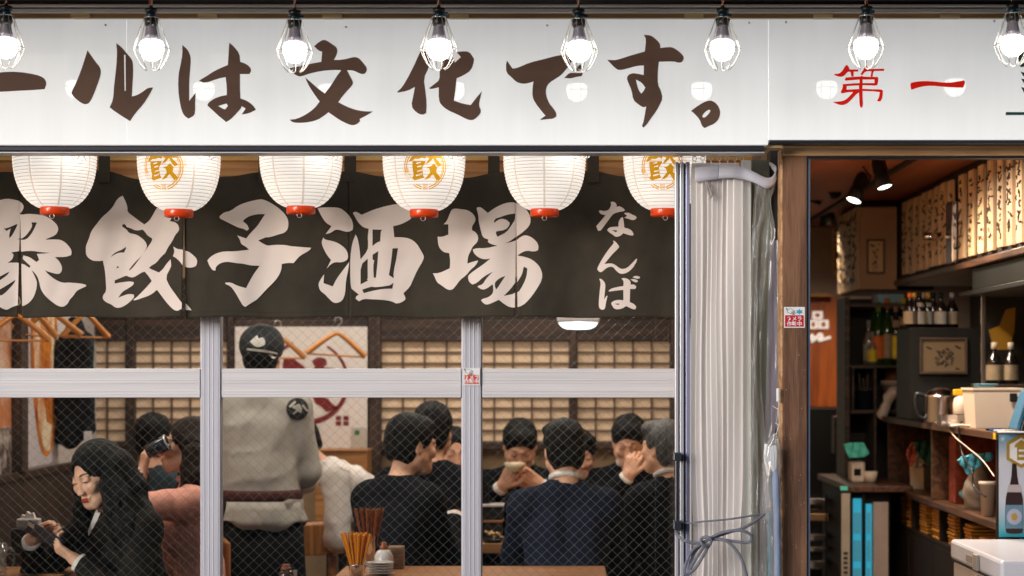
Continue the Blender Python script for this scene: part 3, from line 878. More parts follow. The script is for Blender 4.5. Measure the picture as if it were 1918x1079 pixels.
lantern(102.5, 388, 'plain white paper lantern, leftmost of the row', None, -1.57 - 0.37)
lantern(335, 392.5, 'white paper lantern whose gold crest is turned to the left', 303, -1.25)
lantern(563.5, 386.5, 'plain white paper lantern between the two lanterns with fully shown gold crests', None, -1.57 - 0.58)
lantern(794, 392.5, 'white paper lantern with its gold crest facing straight out', 797, -2.3)
lantern(1020, 391.5, 'plain white paper lantern above the dark cloth right of the big characters', None, -1.57)
lantern(1245, 391, 'white paper lantern with a gold crest, half hidden by the aluminium door edge', 1240, -2.25)

# ---------------------------------------------------------------- dark shop curtain (noren)
NY = 6.68
M_noren = mat('charcoal noren cloth', srgb(55, 51, 45), rough=0.95, var=0.12, scale=3.5, bump=0.35, bscale=420, spec=0.12, c2=srgb(70, 64, 55), sheen=0.05, detail=8)
M_noren_ink = mat('off white noren dye', srgb(228, 214, 207), rough=0.95, var=0.03, scale=5, bump=0.12, bscale=420, spec=0.15)
TOP = [(-140, 322), (40, 322), (195, 320), (260, 335), (345, 337), (430, 331), (490, 322), (560, 321), (656, 322), (720, 331), (800, 336), (870, 333), (945, 323), (1020, 320), (1111, 321), (1171, 331), (1262, 334), (1340, 334)]
SEAMS = [(38, 5.0, 400), (345, 3.0, 395), (655, 0.4, 330), (967, 2.8, 400)]


def ytop(x):
    for (a, p), (b_, q) in zip(TOP, TOP[1:]):
        if a <= x <= b_:
            t = (x - a) / (b_ - a)
            t = t * t * (3 - 2 * t)
            return p + (q - p) * t
    return 330


def noren_at(x, y, panel, lift=0.0):
    """cloth surface: soft vertical folds below the tabs, slightly open slits"""
    a, b_ = panel
    t = max(0.0, min(1.0, (y - 325) / 270.0))
    for (sx, w, y0) in SEAMS:
        k = max(0.0, min(1.0, (y - y0) / (594.0 - y0))) * w
        if abs(sx - b_) < 1 and x > sx - 45:
            x -= k * (1 - (sx - x) / 45.0)
        if abs(sx - a) < 1 and x < sx + 45:
            x += k * (1 - (x - sx) / 45.0)
    ph = a * 0.013
    d = 0.011 * math.sin(x * 0.030 + ph + 0.0015 * y + 0.9 * math.sin(x * 0.011 + ph * 3)) + 0.004 * math.sin(x * 0.061 + 1.3 + ph * 2 - 0.003 * y) * (1.25 - t)
    d += 0.004 * math.sin(x * 0.017 - y * 0.012 + ph) + 0.0007 * math.sin(x * 0.13 + 2.0 * math.sin(y * 0.031 + x * 0.02)) + 0.0006 * math.sin(y * 0.09 + 1.8 * math.sin(x * 0.04 + ph))
    for tx in (195, 495, 656, 925, 1111):
        d -= 0.012 * math.exp(-((x - tx) / 26.0) ** 2) * (1 - t) ** 1.5
    e = max(0.0, 1 - min(abs(x - a), abs(x - b_)) / 10.0)
    d -= 0.004 * e * t
    y = y + 1.2 * math.sin(x * 0.03 + ph) * t
    p = P(x, y, NY)
    p.y += d - lift
    return p


noren = thing('shop_curtain', P(650, 595, NY), 'charcoal cloth shop curtain with large off-white brush characters', 'curtain')
PANELS = [(-140, 38), (38, 345), (345, 655), (655, 967), (967, 1335)]
for a, b_ in PANELS:
    nx, ny = max(8, int((b_ - a) / 4)), 66
    vs, fs = [], []
    for j in range(ny + 1):
        for i in range(nx + 1):
            x = a + (b_ - a) * i / nx
            y0 = ytop(x)
            y = y0 + (594.5 - y0) * j / ny
            vs.append(noren_at(x, y, (a, b_)))
    for j in range(ny):
        for i in range(nx):
            q = j * (nx + 1) + i
            fs.append((q, q + 1, q + nx + 2, q + nx + 1))
    m = MB().add(vs, fs, True)
    o = m.build('cloth_panel', M_noren, noren)
    sol = o.modifiers.new('thickness', 'SOLIDIFY')
    sol.thickness = 0.0012
    sol.offset = 1
    # hem stitched along the bottom
    h = MB()
    for yy in (583.5, 584.6):
        pass
    vs = []
    for i in range(nx + 1):
        x = a + (b_ - a) * i / nx
        for yy in (584.0, 584.9):
            vs.append(noren_at(x, yy, (a, b_), 0.0007))
    h.add(vs, [(2 * i, 2 * i + 1, 2 * i + 3, 2 * i + 2) for i in range(nx)], True)
    h.build('hem_stitch', mat('hem thread', srgb(40, 36, 30), rough=0.9) if 'M_thread' not in globals() else M_thread, o)
    M_thread = bpy.data.materials['hem thread']
for ch in NOREN_CHARS:
    b = MB()
    for loops in ch:
        fl, tris = tri2d(loops)
        bm = bmesh.new()
        vv = [bm.verts.new((p[0], p[1], 0)) for p in fl]
        for t in tris:
            try:
                bm.faces.new([vv[i] for i in t])
            except ValueError:
                pass
        x0, x1 = min(p[0] for p in fl), max(p[0] for p in fl)
        y0, y1 = min(p[1] for p in fl), max(p[1] for p in fl)
        cuts = [((x, 0, 0), (1, 0, 0)) for x in np.arange(math.ceil(x0 / 6) * 6, x1, 6)] + [((0, y, 0), (0, 1, 0)) for y in np.arange(math.ceil(y0 / 6) * 6, y1, 6)]
        cuts += [((s[0], 0, 0), (1, 0, 0)) for s in SEAMS if x0 < s[0] < x1]
        for co, no in cuts:
            bmesh.ops.bisect_plane(bm, geom=bm.verts[:] + bm.edges[:] + bm.faces[:], plane_co=co, plane_no=no)
        for (a, b_) in PANELS:
            fs_ = [f for f in bm.faces if a < f.calc_center_median().x < b_]
            if not fs_:
                continue
            ix, vs = {}, []
            fs = []
            for f in fs_:
                g = []
                for w in f.verts:
                    if w not in ix:
                        ix[w] = len(vs)
                        vs.append(noren_at(w.co.x, w.co.y, (a, b_), 0.0030))
                    g.append(ix[w])
                fs.append(tuple(g))
            b.add(vs, fs, True)
        bm.free()
    b.build('character', M_noren_ink, noren)
for x in (195, 656, 1111, 495, 925):
    b = MB()
    for yy0, yy1, l in ((276, 342, 0.016),):
        b.bbox(P(x - 11, yy0, NY - l - 0.003), P(x + 11, yy1, NY - l - 0.003) + Vector((0, 0.003, 0)), 0.001)
    tab_o = b.build('tab', M_noren, noren)
    b = MB()
    for p, q in (((x - 9, 326), (x + 9, 341)), ((x + 9, 326), (x - 9, 341)), ((x - 9, 325), (x + 9, 325)), ((x - 9, 341), (x + 9, 341))):
        b.tube([P(*p, NY - 0.0195), P(*q, NY - 0.0195)], 0.0006, 4)
    b.build('tab_stitch', M_thread, tab_o)
MB().tube([P(-140, 276, NY), P(1340, 276, NY)], 0.012, 12).build('rod', wood('bamboo rod', srgb(150, 110, 60), srgb(190, 150, 90), 'X'), noren)

# header wood behind the curtain
hb = thing('header_beam', P(600, 345, 6.79), 'batten in lamplit yellow and grained brown plank above the dark curtain', 'beam')
MB().bbox(P(-200, 270, 6.735), P(1410, 300.5, 6.735) + Vector((0, 0.05, 0)), 0.003).build('batten', M_wood_batten, hb)
MB().bbox(P(-200, 301, 6.765), P(1410, 346, 6.765) + Vector((0, 0.06, 0)), 0.002).build('plank', M_wood_pale, hb)

# ---------------------------------------------------------------- wired glass window
WY = 6.80
win = thing('window', P(650, 1300, WY), 'wide shop window of wired glass in white and silver aluminium frames', 'window')
def vbar(x0, x1, y0, y1, m, nm):
    b = MB().bbox(P(x0, y0, WY), P(x1, y1, WY) + Vector((0, 0.06, 0)), 0.002)
    w = x1 - x0
    for k in (0.16, 0.40, 0.62, 0.86):
        x = x0 + w * k
        b.bbox(P(x - 1.1, y0, WY - 0.0012), P(x + 1.1, y1, WY - 0.0012) + Vector((0, 0.004, 0)), 0.0009)
    b.bbox(P(x0 - 1.8, y0, WY + 0.012), P(x0 - 0.1, y1, WY + 0.012) + Vector((0, 0.04, 0)), 0.0008)
    b.bbox(P(x1 + 0.1, y0, WY + 0.012), P(x1 + 1.8, y1, WY + 0.012) + Vector((0, 0.04, 0)), 0.0008)
    return b.build(nm, m, win)
for x0, x1 in ((-135, -100), (377, 412.5), (866, 901), (1290, 1326)):
    vbar(x0, x1, 347, 1340, M_blue_alu, 'mullion')
for x0, x1 in ((-98, 375), (414.5, 864), (903, 1288)):
    b = MB().bbox(P(x0, 690.5, WY + 0.006), P(x1, 745, WY + 0.006) + Vector((0, 0.045, 0)), 0.003)
    for y in (697, 712, 717, 733, 738):
        b.bbox(P(x0, y - 0.9, WY + 0.0045), P(x1, y + 0.9, WY + 0.0045) + Vector((0, 0.003, 0)), 0.0008)
    b.build('rail', M_white_alu, win)
    for y0, y1, nm in ((347, 356, 'head'), (1318, 1340, 'sill')):
        MB().bbox(P(x0, y0, WY + 0.004), P(x1, y1, WY + 0.004) + Vector((0, 0.05, 0)), 0.002).build(nm, M_white_alu, win)
    for y0, y1 in ((356.5, 690), (745.5, 1317.5)):
        g = MB().box(P(x0, y0, WY + 0.03), P(x1, y1, WY + 0.03) + Vector((0, 0.001, 0)))
        g.build('glass_pane', M_glass, win)
        b = MB()
        A, B_ = P(x0, y1, WY + 0.034), P(x1, y0, WY + 0.034)
        W, H = B_.x - A.x, B_.z - A.z
        p = 0.0385
        for sgn in (1, -1):
            k = -int((H + W) / p) - 2
            while k * p < W + H:
                # u = k p + sgn * v * 1.06 across the pane
                t0, t1 = 0.0, H
                u0, u1 = k * p, k * p + sgn * H * 1.06
                # clip to 0..W
                def clip(u, v, du, dv):
                    lo, hi = 0.0, 1.0
                    for q, r in ((-du, u), (du, W - u)):
                        if abs(q) < 1e-12:
                            if r < 0:
                                return None
                        else:
                            s = r / q
                            if q < 0:
                                lo = max(lo, s)
                            else:
                                hi = min(hi, s)
                    return (lo, hi) if lo < hi else None
                c = clip(u0, 0, u1 - u0, H)
                if c and (c[1] - c[0]) * H > 0.004:
                    q0 = Vector((A.x + u0 + (u1 - u0) * c[0], A.y + (0.0012 if sgn > 0 else 0), A.z + H * c[0]))
                    q1 = Vector((A.x + u0 + (u1 - u0) * c[1], A.y + (0.0012 if sgn > 0 else 0), A.z + H * c[1]))
                    b.tube([q0, q1], 0.00042, 3, cap=False, smooth=False)
                k += 1
        o = b.build('wire_mesh', M_wire, win)
        o['kind'] = 'stuff'


# ---------------------------------------------------------------- camera notices
def glyph_loops(text, size):
    cu = bpy.data.curves.new('g', 'FONT')
    cu.body = text
    cu.size = size
    cu.align_x = 'CENTER'
    cu.offset = size * 0.022
    ob = bpy.data.objects.new('g', cu)
    COL.objects.link(ob)
    dg = bpy.context.evaluated_depsgraph_get()
    me = bpy.data.meshes.new_from_object(ob.evaluated_get(dg))
    vs = [v.co.copy() for v in me.vertices]
    fs = [tuple(p.vertices) for p in me.polygons]
    bpy.data.objects.remove(ob)
    bpy.data.curves.remove(cu)
    bpy.data.meshes.remove(me)
    return vs, fs


M_stick = mat('sticker white', (0.82, 0.82, 0.85), rough=0.35, var=0.02)
M_stick_red = mat('sticker red', srgb(196, 24, 36), rough=0.35, var=0.03)
M_stick_red2 = mat('sticker faded red', srgb(206, 66, 36), rough=0.35, var=0.05)
M_stick_ink = mat('sticker ink', (0.02, 0.02, 0.03), rough=0.4)
M_stick_blue = mat('sticker blue', srgb(60, 160, 190), rough=0.4)


def notice(x0, y0, x1, y1, ysplit, d, red, label, blue):
    s = d / F
    root = thing('camera_notice', P((x0 + x1) / 2, y1, d), label, 'sticker', 'camera notices')
    MB().box(P(x0, y0, d), P(x1, y1, d) + Vector((0, 0.0008, 0))).build('sheet', M_stick, root)
    MB().box(P(x0 + 2, ysplit, d - 0.0006), P(x1 - 2, y1 - 2, d - 0.0006) + Vector((0, 0.0005, 0))).build('red_field', red, root)
    red_o = [c_ for c_ in root.children if c_.name.startswith('red_field')][0]
    h = (y1 - ysplit - 4) / 2.0
    for k, t in enumerate(('カメラ', '作動中')):
        vs, fs = glyph_loops(t, 9.6 * s)
        b = P((x0 + x1) / 2, ysplit + 1.2 + h * (k + 0.88), d - 0.0012)
        MB().add([b + Vector((v.x, 0, v.y)) for v in vs], fs).build('lettering', M_stick, red_o)
    # little camera drawing
    cx = x0 + (x1 - x0) * 0.34
    cy = y0 + (ysplit - y0) * 0.55
    b = MB()
    e = d - 0.001
    b.tube([P(cx - 8, cy - 4, e), P(cx - 1, cy - 5.5, e), P(cx + 7, cy - 1, e), P(cx + 7, cy + 5, e), P(cx, cy + 4.5, e), P(cx - 7, cy + 1, e)], 0.0006, 4, closed=True)
    b.tube([P(cx + 4 + 3.4 * math.cos(t), cy + 2.5 + 3.4 * math.sin(t), e) for t in [i * 0.524 for i in range(12)]], 0.0006, 4, closed=True)
    b.lathe([(0.0025, -0.0002), (0.0025, 0.0004)], P(cx + 4, cy + 2.5, e), 10, M=Matrix.Rotation(R(90), 3, 'X'))
    b.lathe([(0.0001, 0.0004), (0.0025, 0.0004)], P(cx + 4, cy + 2.5, e), 10, M=Matrix.Rotation(R(90), 3, 'X'))
    b.tube([P(cx - 9, cy - 6, e), P(cx - 7, cy - 2, e)], 0.0016, 5)
    b.build('camera_drawing', M_stick_ink, root)
    if blue:
        q = P(x0 + (x1 - x0) * 0.74, cy + 0.5, e)
        MB().prism([[(q.x + r * s * math.cos(t), q.z + r * s * 0.72 * math.sin(t)) for r, t in [(7.5 if i % 2 else 4.2, i * math.pi / 6) for i in range(12)]]], lambda u, v: (u, e, v), (0, 0.0005, 0)).build('blue_blot', M_stick_blue, root)
    return root


notice(868, 689.5, 899, 721.5, 702, WY - 0.0045, M_stick_red2, 'small faded camera notice stuck on the silver window mullion', False)

# ---------------------------------------------------------------- wooden post, lintel and doorway edge
PY_ = 6.10
post = thing('door_post', P(1488, 1300, PY_), 'weathered brown wooden post beside the doorway', 'post')
MB().bbox(P(1467, 284, PY_), P(1512, 1360, PY_) + Vector((0, 0.10, 0)), 0.003).build('post_face', M_wood_post, post)
MB().bbox(P(1462.5, 278, PY_ + 0.004), P(1466.6, 1360, PY_ + 0.004) + Vector((0, 0.09, 0)), 0.002).build('edge_board', M_wood_lintel, post)
MB().bbox(P(1512.6, 296, PY_ + 0.01), P(1517.6, 1360, PY_ + 0.01) + Vector((0, 0.04, 0)), 0.001).build('metal_strip', mat('blue grey strip', srgb(110, 124, 150), rough=0.4, metal=0.4), post)
lin = thing('door_lintel', P(1700, 296, PY_), 'pale grained wooden lintel above the open doorway', 'beam')
MB().bbox(P(1467, 268.8, PY_ - 0.006), P(2300, 292, PY_ - 0.006) + Vector((0, 0.12, 0)), 0.003).build('beam', M_wood_lintel, lin)
MB().bbox(P(1513, 292.4, PY_ + 0.002), P(2225, 296, PY_ + 0.002) + Vector((0, 0.05, 0)), 0.001).build('metal_edge', M_dark_trim, lin)
MB().bbox(P(1434, 270, SY + 0.02), P(1466, 277.5, SY + 0.02) + Vector((0, 0.07, 0)), 0.002).build('end_block', M_block, lin)
notice(1468.5, 575, 1507.5, 614, 590.5, PY_ - 0.0016, M_stick_red, 'red and white camera notice stuck on the brown wooden post', True)
post2 = thing('door_post', P(2260, 1300, PY_), 'brown wooden post on the far right side of the doorway, outside the picture', 'post')
MB().bbox(P(2230, 293, PY_), P(2290, 1360, PY_) + Vector((0, 0.10, 0)), 0.003).build('post_face', M_wood_post, post2)
# nicks and paint flecks on the post
b = MB()
for i in range(26):
    x, y = random.uniform(1470, 1508), random.uniform(640, 1075)
    w, h = random.uniform(0.5, 1.2), random.uniform(0.6, 3.2)
    b.box(P(x, y, PY_ - 0.0006), P(x + w, y + h, PY_ - 0.0006) + Vector((0, 0.002, 0)))
o = b.build('paint_flecks', mat('pale fleck', srgb(190, 160, 140), rough=0.8), post)
o['kind'] = 'stuff'
# ---------------------------------------------------------------- aluminium door edge, clear vinyl curtain, rope, hanging bag
DY = 6.17
door = thing('sliding_door', P(1278, 1360, DY), 'silver edge of a sliding door with a long steel pull handle', 'door')
M_silver = mat('pale silver extrusion', srgb(206, 206, 216), rough=0.28, metal=0.35, var=0.05, scale=3, stretch=(10, 1, 0.2))
M_lav = mat('lavender silver extrusion', srgb(158, 158, 190), rough=0.3, metal=0.35, var=0.06, scale=3, stretch=(10, 1, 0.2))
M_tealgap = mat('blue grey recess', srgb(40, 66, 88), rough=0.4, metal=0.3, var=0.1)
MB().box(P(1265.5, 306, DY + 0.014), P(1290, 1360, DY + 0.014) + Vector((0, 0.05, 0))).build('recess', M_tealgap, door)
for x0, x1, m in ((1264.5, 1271, M_silver), (1273.5, 1281, M_silver), (1284.5, 1292, M_lav)):
    MB().bbox(P(x0, 303, DY), P(x1, 1360, DY) + Vector((0, 0.03, 0)), 0.002).build('rail_face', m, door)
MB().lathe([(0.0, 0.003), (0.003, 0.0025), (0.0035, -0.001)], P(1269, 325, DY), 8, M=Matrix.Rotation(R(90), 3, 'X')).build('screw', M_steel, door)
M_handle = mat('dark steel handle', srgb(96, 98, 108), rough=0.25, metal=0.8, var=0.1)
h = MB().tube([P(1267.5, 856, DY - 0.045), P(1267.5, 982, DY - 0.045)], 0.0085, 16).build('handle', M_handle, door)
for y in (855, 983):
    b = MB().bbox(P(1261.5, y - 7, DY - 0.055), P(1274, y + 7, DY - 0.001) + Vector((0, 0, 0)), 0.003)
    b.bbox(P(1272, y - 4, DY - 0.02), P(1280, y + 8, DY - 0.001), 0.002)
    b.build('bracket', M_handle, h)

frame = thing('side_post', P(1425, 1360, 6.5), 'grey green side post with a bright white strip behind the clear vinyl', 'post')
MB().bbox(P(1408, 300, 6.27), P(1442, 1360, 6.27) + Vector((0, 0.1, 0)), 0.003).build('post_face', mat('grey green paint', srgb(112, 116, 100), rough=0.5, var=0.12, scale=2, stretch=(1, 1, 0.3)), frame)
MB().bbox(P(1390, 300, 6.205), P(1407, 1360, 6.205) + Vector((0, 0.06, 0)), 0.003).build('white_strip', mat('greenish white strip', (0.93, 0.94, 0.91), rough=0.25, var=0.03), frame)
MB().bbox(P(1442.5, 281, 6.3), P(1468, 1360, 6.3) + Vector((0, 0.1, 0)), 0.003).build('jamb', mat('dark jamb', srgb(52, 46, 44), rough=0.5, var=0.2), frame)
MB().bbox(P(1296, 305, 6.245), P(1385, 1360, 6.245) + Vector((0, 0.05, 0)), 0.003).build('side_panel', mat('pinkish white panel', srgb(240, 228, 224), rough=0.6, var=0.04), frame)

M_vinyl = pane_material('folded clear vinyl', (1, 1, 1, 1), 0.03, 0.5, 0.2, film=0.80, film_col=(0.985, 0.93, 0.915, 1), back=0.10)
M_flap = pane_material('loose clear vinyl', (0.99, 1, 1, 1), 0.04, 0.6, 0.06, film=0.20, film_col=(0.85, 0.87, 0.86, 1))
M_lavflap = pane_material('lavender vinyl edge', (0.95, 0.95, 1, 1), 0.05, 0.9, 0.08, film=0.5, film_col=(0.50, 0.49, 0.62, 1))
M_hem = mat('lavender hem tape', srgb(214, 214, 230), rough=0.5, var=0.04, scale=4)
CYV = 6.16
vin = thing('vinyl_curtain', P(1345, 1100, CYV), 'folded clear vinyl curtain gathered beside the doorway and tied with rope', 'curtain')
path = []
rnd = random.Random(3)
x = 1294.0
k = 0
while x < 1385:
    path.append((x, 0.004 + 0.008 * rnd.random()))
    path.append((x + rnd.uniform(10, 19), 0.017 + 0.008 * rnd.random()))
    x += rnd.uniform(7, 12)
path.append((1391, 0.012))
def sm(path, n=4):
    o = []
    for i in range(len(path) - 1):
        p0, p1, p2, p3 = path[max(i - 1, 0)], path[i], path[i + 1], path[min(i + 2, len(path) - 1)]
        for k in range(n):
            t = k / n
            o.append(tuple(0.5 * (2 * p1[j] + (p2[j] - p0[j]) * t + (2 * p0[j] - 5 * p1[j] + 4 * p2[j] - p3[j]) * t * t + (3 * p1[j] - p0[j] - 3 * p2[j] + p3[j]) * t ** 3) for j in range(len(p1))))
    o.append(path[-1])
    return o
sp = sm(path, 5)
ys = [316 + i * 26 for i in range(31)]
vs = []
for j, y in enumerate(ys):
    for i, (x, d) in enumerate(sp):
        u = (x - 1294) / 99.0
        sway = 1.6 * math.sin(y * 0.006 + u * 2.0) + 1.0 * math.sin(y * 0.013 + u * 7.0)
        pin = math.exp(-((y - 1005) / 70.0) ** 2)
        xx = 1343 + (x - 1343) * (1 - 0.10 * pin) + sway * (0.3 + 0.7 * min(1, (y - 310) / 300)) * (1 - abs(2 * u - 1) ** 4)
        vs.append(P(xx, y, CYV + d * (1 + 0.15 * math.sin(y * 0.008 + u * 9)) + 0.002 * math.sin(y * 0.012 + u * 5)))
n = len(sp)
MB().add(vs, [(j * n + i, j * n + i + 1, (j + 1) * n + i + 1, (j + 1) * n + i) for j in range(len(ys) - 1) for i in range(n - 1)], True).build('sheet', M_vinyl, vin)
# hem tape along the top, twisting up at its free end
top = sm([(1302, 314, 341, 0.0), (1325, 312, 338, -0.004), (1344, 311, 336, 0.002), (1346, 309, 335, 0.004), (1370, 311, 333, -0.004), (1392, 313, 336, 0.0), (1412, 322, 342, -0.006), (1432, 332, 352, 0.0), (1444, 332, 351, 0.010), (1452, 322, 342, 0.02), (1453, 312, 330, 0.032), (1447, 306, 318, 0.045), (1441, 303, 309, 0.05)], 5)
vs = []
for x, y0, y1, d in top:
    for q in range(4):
        vs.append(P(x + (0.5 * math.sin(q * 1.3 + x)), y0 + (y1 - y0) * q / 3.0, CYV - 0.006 + d))
n = len(top)
o = MB().add(vs, [(4 * i + q, 4 * i + q + 1, 4 * i + q + 5, 4 * i + q + 4) for i in range(n - 1) for q in range(3)], True).build('hem', M_hem, vin)
so = o.modifiers.new('thickness', 'SOLIDIFY')
so.thickness = 0.0015
# loose end of the sheet
def flap(rows, name, m, cols, amp, seed, dd):
    rn = random.Random(seed)
    rows = sm(rows, 6)
    ph = [rn.uniform(0, 6.28) for _ in range(8)]
    vs = []
    for y, xl, xr in rows:
        for i in range(cols + 1):
            u = i / cols
            d = amp * (math.sin(u * 9 + ph[0] + y * 0.012) + 0.7 * math.sin(u * 17 + ph[1] - y * 0.025) + 0.45 * math.sin(u * 5 + y * 0.06 + ph[2]) + 0.35 * math.sin(y * 0.11 + u * 12 + ph[3]))
            vs.append(P(xl + (xr - xl) * u, y, CYV + dd + d))
    n = cols + 1
    return MB().add(vs, [(j * n + i, j * n + i + 1, (j + 1) * n + i + 1, (j + 1) * n + i) for j in range(len(rows) - 1) for i in range(cols)], True).build(name, m, vin)
flap([(340, 1409, 1453), (358, 1418, 1450), (378, 1428, 1444), (415, 1420, 1450), (440, 1408, 1452), (470, 1406, 1447), (520, 1405, 1441), (600, 1403, 1430), (700, 1402, 1426), (800, 1403, 1432), (900, 1404, 1440), (1000, 1405, 1442), (1110, 1405, 1442)], 'loose_flap', M_flap, 26, 0.006, 5, 0.02)
flap([(350, 1414, 1436), (400, 1410, 1426), (480, 1408, 1420), (600, 1406, 1418), (760, 1405, 1418), (900, 1404, 1420), (1110, 1405, 1420)], 'loose_flap', M_flap, 18, 0.008, 9, 0.0)
flap([(450, 1441, 1458), (560, 1438, 1459), (680, 1436, 1459), (780, 1433, 1455), (850, 1428, 1446), (920, 1424, 1438), (1110, 1422, 1436)], 'edge_flap', M_lavflap, 8, 0.002, 4, 0.05)
# little loop of tape sewn under the hem
MB().tube([P(1322, 340, CYV - 0.008), P(1326, 356, CYV - 0.014), P(1331, 372, CYV - 0.014), P(1335, 364, CYV - 0.016), P(1329, 352, CYV - 0.014), P(1325, 341, CYV - 0.008)], 0.0035, 6).build('tape_loop', mat('grey tape', srgb(150, 140, 140), rough=0.5), vin)
# runners and hooks
for i, x in enumerate((1276, 1301, 1316, 1331, 1347, 1362, 1376, 1389)):
    b = MB().bbox(P(x - 5, 286.5, CYV - 0.004), P(x + 5, 291.5, CYV - 0.004) + Vector((0, 0.014, 0)), 0.001)
    b.build('runner', M_black, vin)
    b = MB().tube([P(x + 3.6 * math.cos(t), 297 + 4.4 * math.sin(t), CYV + 0.002) for t in [q * 0.5236 for q in range(12)]], 0.0012, 5, closed=True)
    b.tube([P(x, 301, CYV), P(x + 1.5, 305, CYV - 0.002), P(x - 1, 312, CYV - 0.004)], 0.0014, 5)
    b.tube([P(x, 290, CYV + 0.002), P(x, 294, CYV + 0.002)], 0.0014, 5)
    b.build('hook', M_steel, vin)

M_rope = mat('grey blue rope', srgb(128, 130, 144), rough=0.7, var=0.3, scale=400, bump=0.5, bscale=900)
def RP(x, y, d=6.06):
    return P(1240 + x / 2.163, 580 + y / 2.163, d)
rope = MB()
def ropeline(pts, r=0.0050):
    rope.tube(sm([tuple(RP(*p)) for p in pts], 6), r, 8)
ropeline([(58, 890, 6.16), (60, 912, 6.10), (88, 934), (130, 946), (180, 938)])
ropeline([(180, 938), (235, 906, 6.05), (315, 894, 6.04), (360, 914, 6.05), (350, 942, 6.06), (285, 938, 6.06), (205, 926)])
ropeline([(180, 938), (122, 978, 6.05), (92, 1045, 6.04), (98, 1074, 6.04), (138, 1044, 6.05), (192, 952)])
ropeline([(160, 950), (128, 990, 6.06), (112, 1050, 6.05), (130, 1020, 6.05), (176, 950, 6.05)])
ropeline([(200, 930), (262, 938, 6.05), (312, 992, 6.05), (335, 1050, 6.05), (346, 1100, 6.06), (350, 1150, 6.07)])
ropeline([(200, 926), (270, 902, 6.07), (340, 880, 6.09), (416, 826, 6.14), (424, 800, 6.22)])
ropeline([(60, 870, 6.2), (150, 860, 6.105), (280, 848, 6.10), (400, 828, 6.14)], 0.003)
rope.tube(sm([tuple(RP(178 + 22 * math.cos(t), 938 + 17 * math.sin(t), 6.045 + 0.006 * math.sin(2 * t))) for t in [i * 0.785 for i in range(9)]], 4), 0.0052, 8)
single(rope, 'rope', M_rope, 'grey rope tied in a bow round the folded vinyl curtain', 'rope')

bag = thing('hanging_bag', P(1447, 1120, 6.05), 'clear plastic bag with a pale blue roll hanging from a white hook', 'bag')
M_bag = pane_material('crumpled bag film', (1, 1, 1, 1), 0.08, 1.0, 0.06, film=0.28, film_col=(0.86, 0.87, 0.9, 1))
MB().bbox(P(1454.5, 727, 6.085), P(1460.5, 753, 6.085) + Vector((0, 0.01, 0)), 0.003).build('wall_hook', M_stick, bag)
b = MB().tube([P(1458, 750, 6.08), P(1459, 762, 6.07), P(1455, 766, 6.07), P(1447, 760, 6.07)], 0.0012, 5)
b.tube([P(1457, 764, 6.07), P(1455, 790, 6.07), P(1456, 806, 6.07), P(1453, 816, 6.07)], 0.0009, 5)
b.tube([P(1458, 764, 6.07), P(1460, 795, 6.07), P(1456, 808, 6.07)], 0.0009, 5)
b.tube([P(1452, 792, 6.07), P(1460, 797, 6.07)], 0.0014, 5)
b.build('string', M_stick, bag)
rn = random.Random(11)
rows = sm([(812, 1447, 1458), (826, 1440, 1461), (845, 1432, 1463), (880, 1430, 1463), (940, 1431, 1462), (985, 1436, 1462), (1060, 1438, 1463), (1120, 1438, 1464)], 6)
vs = []
C = 20
for j, (y, xl, xr) in enumerate(rows):
    for i in range(C):
        a = 2 * math.pi * i / C
        rr = 1 + 0.10 * math.sin(5 * a + y * 0.09) + 0.07 * math.sin(9 * a - y * 0.17) + rn.uniform(-0.05, 0.05)
        vs.append(P((xl + xr) / 2 + (xr - xl) / 2 * math.cos(a) * rr, y, 6.055 + 0.022 * math.sin(a) * rr))
MB().add(vs, [(j * C + i, j * C + (i + 1) % C, (j + 1) * C + (i + 1) % C, (j + 1) * C + i) for j in range(len(rows) - 1) for i in range(C)], True).build('film', M_bag, bag)
MB().tube(sm([tuple(P(1450, 838, 6.055)), tuple(P(1453, 900, 6.055)), tuple(P(1456, 1000, 6.055)), tuple(P(1457, 1120, 6.055))], 5), [0.006, 0.0085, 0.009, 0.009, 0.009] + [0.0115] * 11, 12).build('roll', mat('pale blue roll', srgb(150, 172, 212), rough=0.5, var=0.06), bag)
MB().tube([P(1440, 960, 6.05), P(1441, 1120, 6.05)], 0.005, 8).build('teal_rod', mat('teal rod', srgb(20, 120, 140), rough=0.3), bag)
b = MB()
for i in range(5):
    b.tube(sm([tuple(P(1436 + 4 * i, 836 + rn.uniform(-4, 4), 6.05)), tuple(P(1434 + 5 * i, 856, 6.045)), tuple(P(1440 + 3 * i, 880 + rn.uniform(-6, 10), 6.05))], 4), 0.006, 8)
o = b.build('white_cloth', mat('white cloth', (0.8, 0.8, 0.83), rough=0.9), bag)
o['kind'] = 'stuff'
# ---------------------------------------------------------------- dining room shell
M_dkwood = wood('dark stained wood', srgb(40, 28, 22), srgb(72, 50, 38), 'Z', rough=0.5, bump=0.1)
M_dkwoodx = wood('dark stained rail', srgb(40, 28, 22), srgb(72, 50, 38), 'X', rough=0.5, bump=0.1)
M_wallwhite = mat('off white plaster', srgb(206, 196, 190), rough=0.9, var=0.05, scale=3)
M_tan = mat('tan plaster', srgb(176, 146, 112), rough=0.9, var=0.08, scale=4)
M_wains = mat('dark wainscot', srgb(58, 44, 40), rough=0.55, var=0.25, scale=2, stretch=(1, 1, 0.2))
M_ceil = mat('dark ceiling', srgb(52, 40, 34), rough=0.8, var=0.2)
BW = 10.3
SX = -2.49
structure(MB().box((-3.0, 6.86, 2.60), (0.78, 10.9, 2.7)), 'ceiling', M_ceil)
structure(MB().box((-3.0, BW + 0.06, 0.0), (0.78, BW + 0.16, 2.6)), 'back_wall', M_tan)
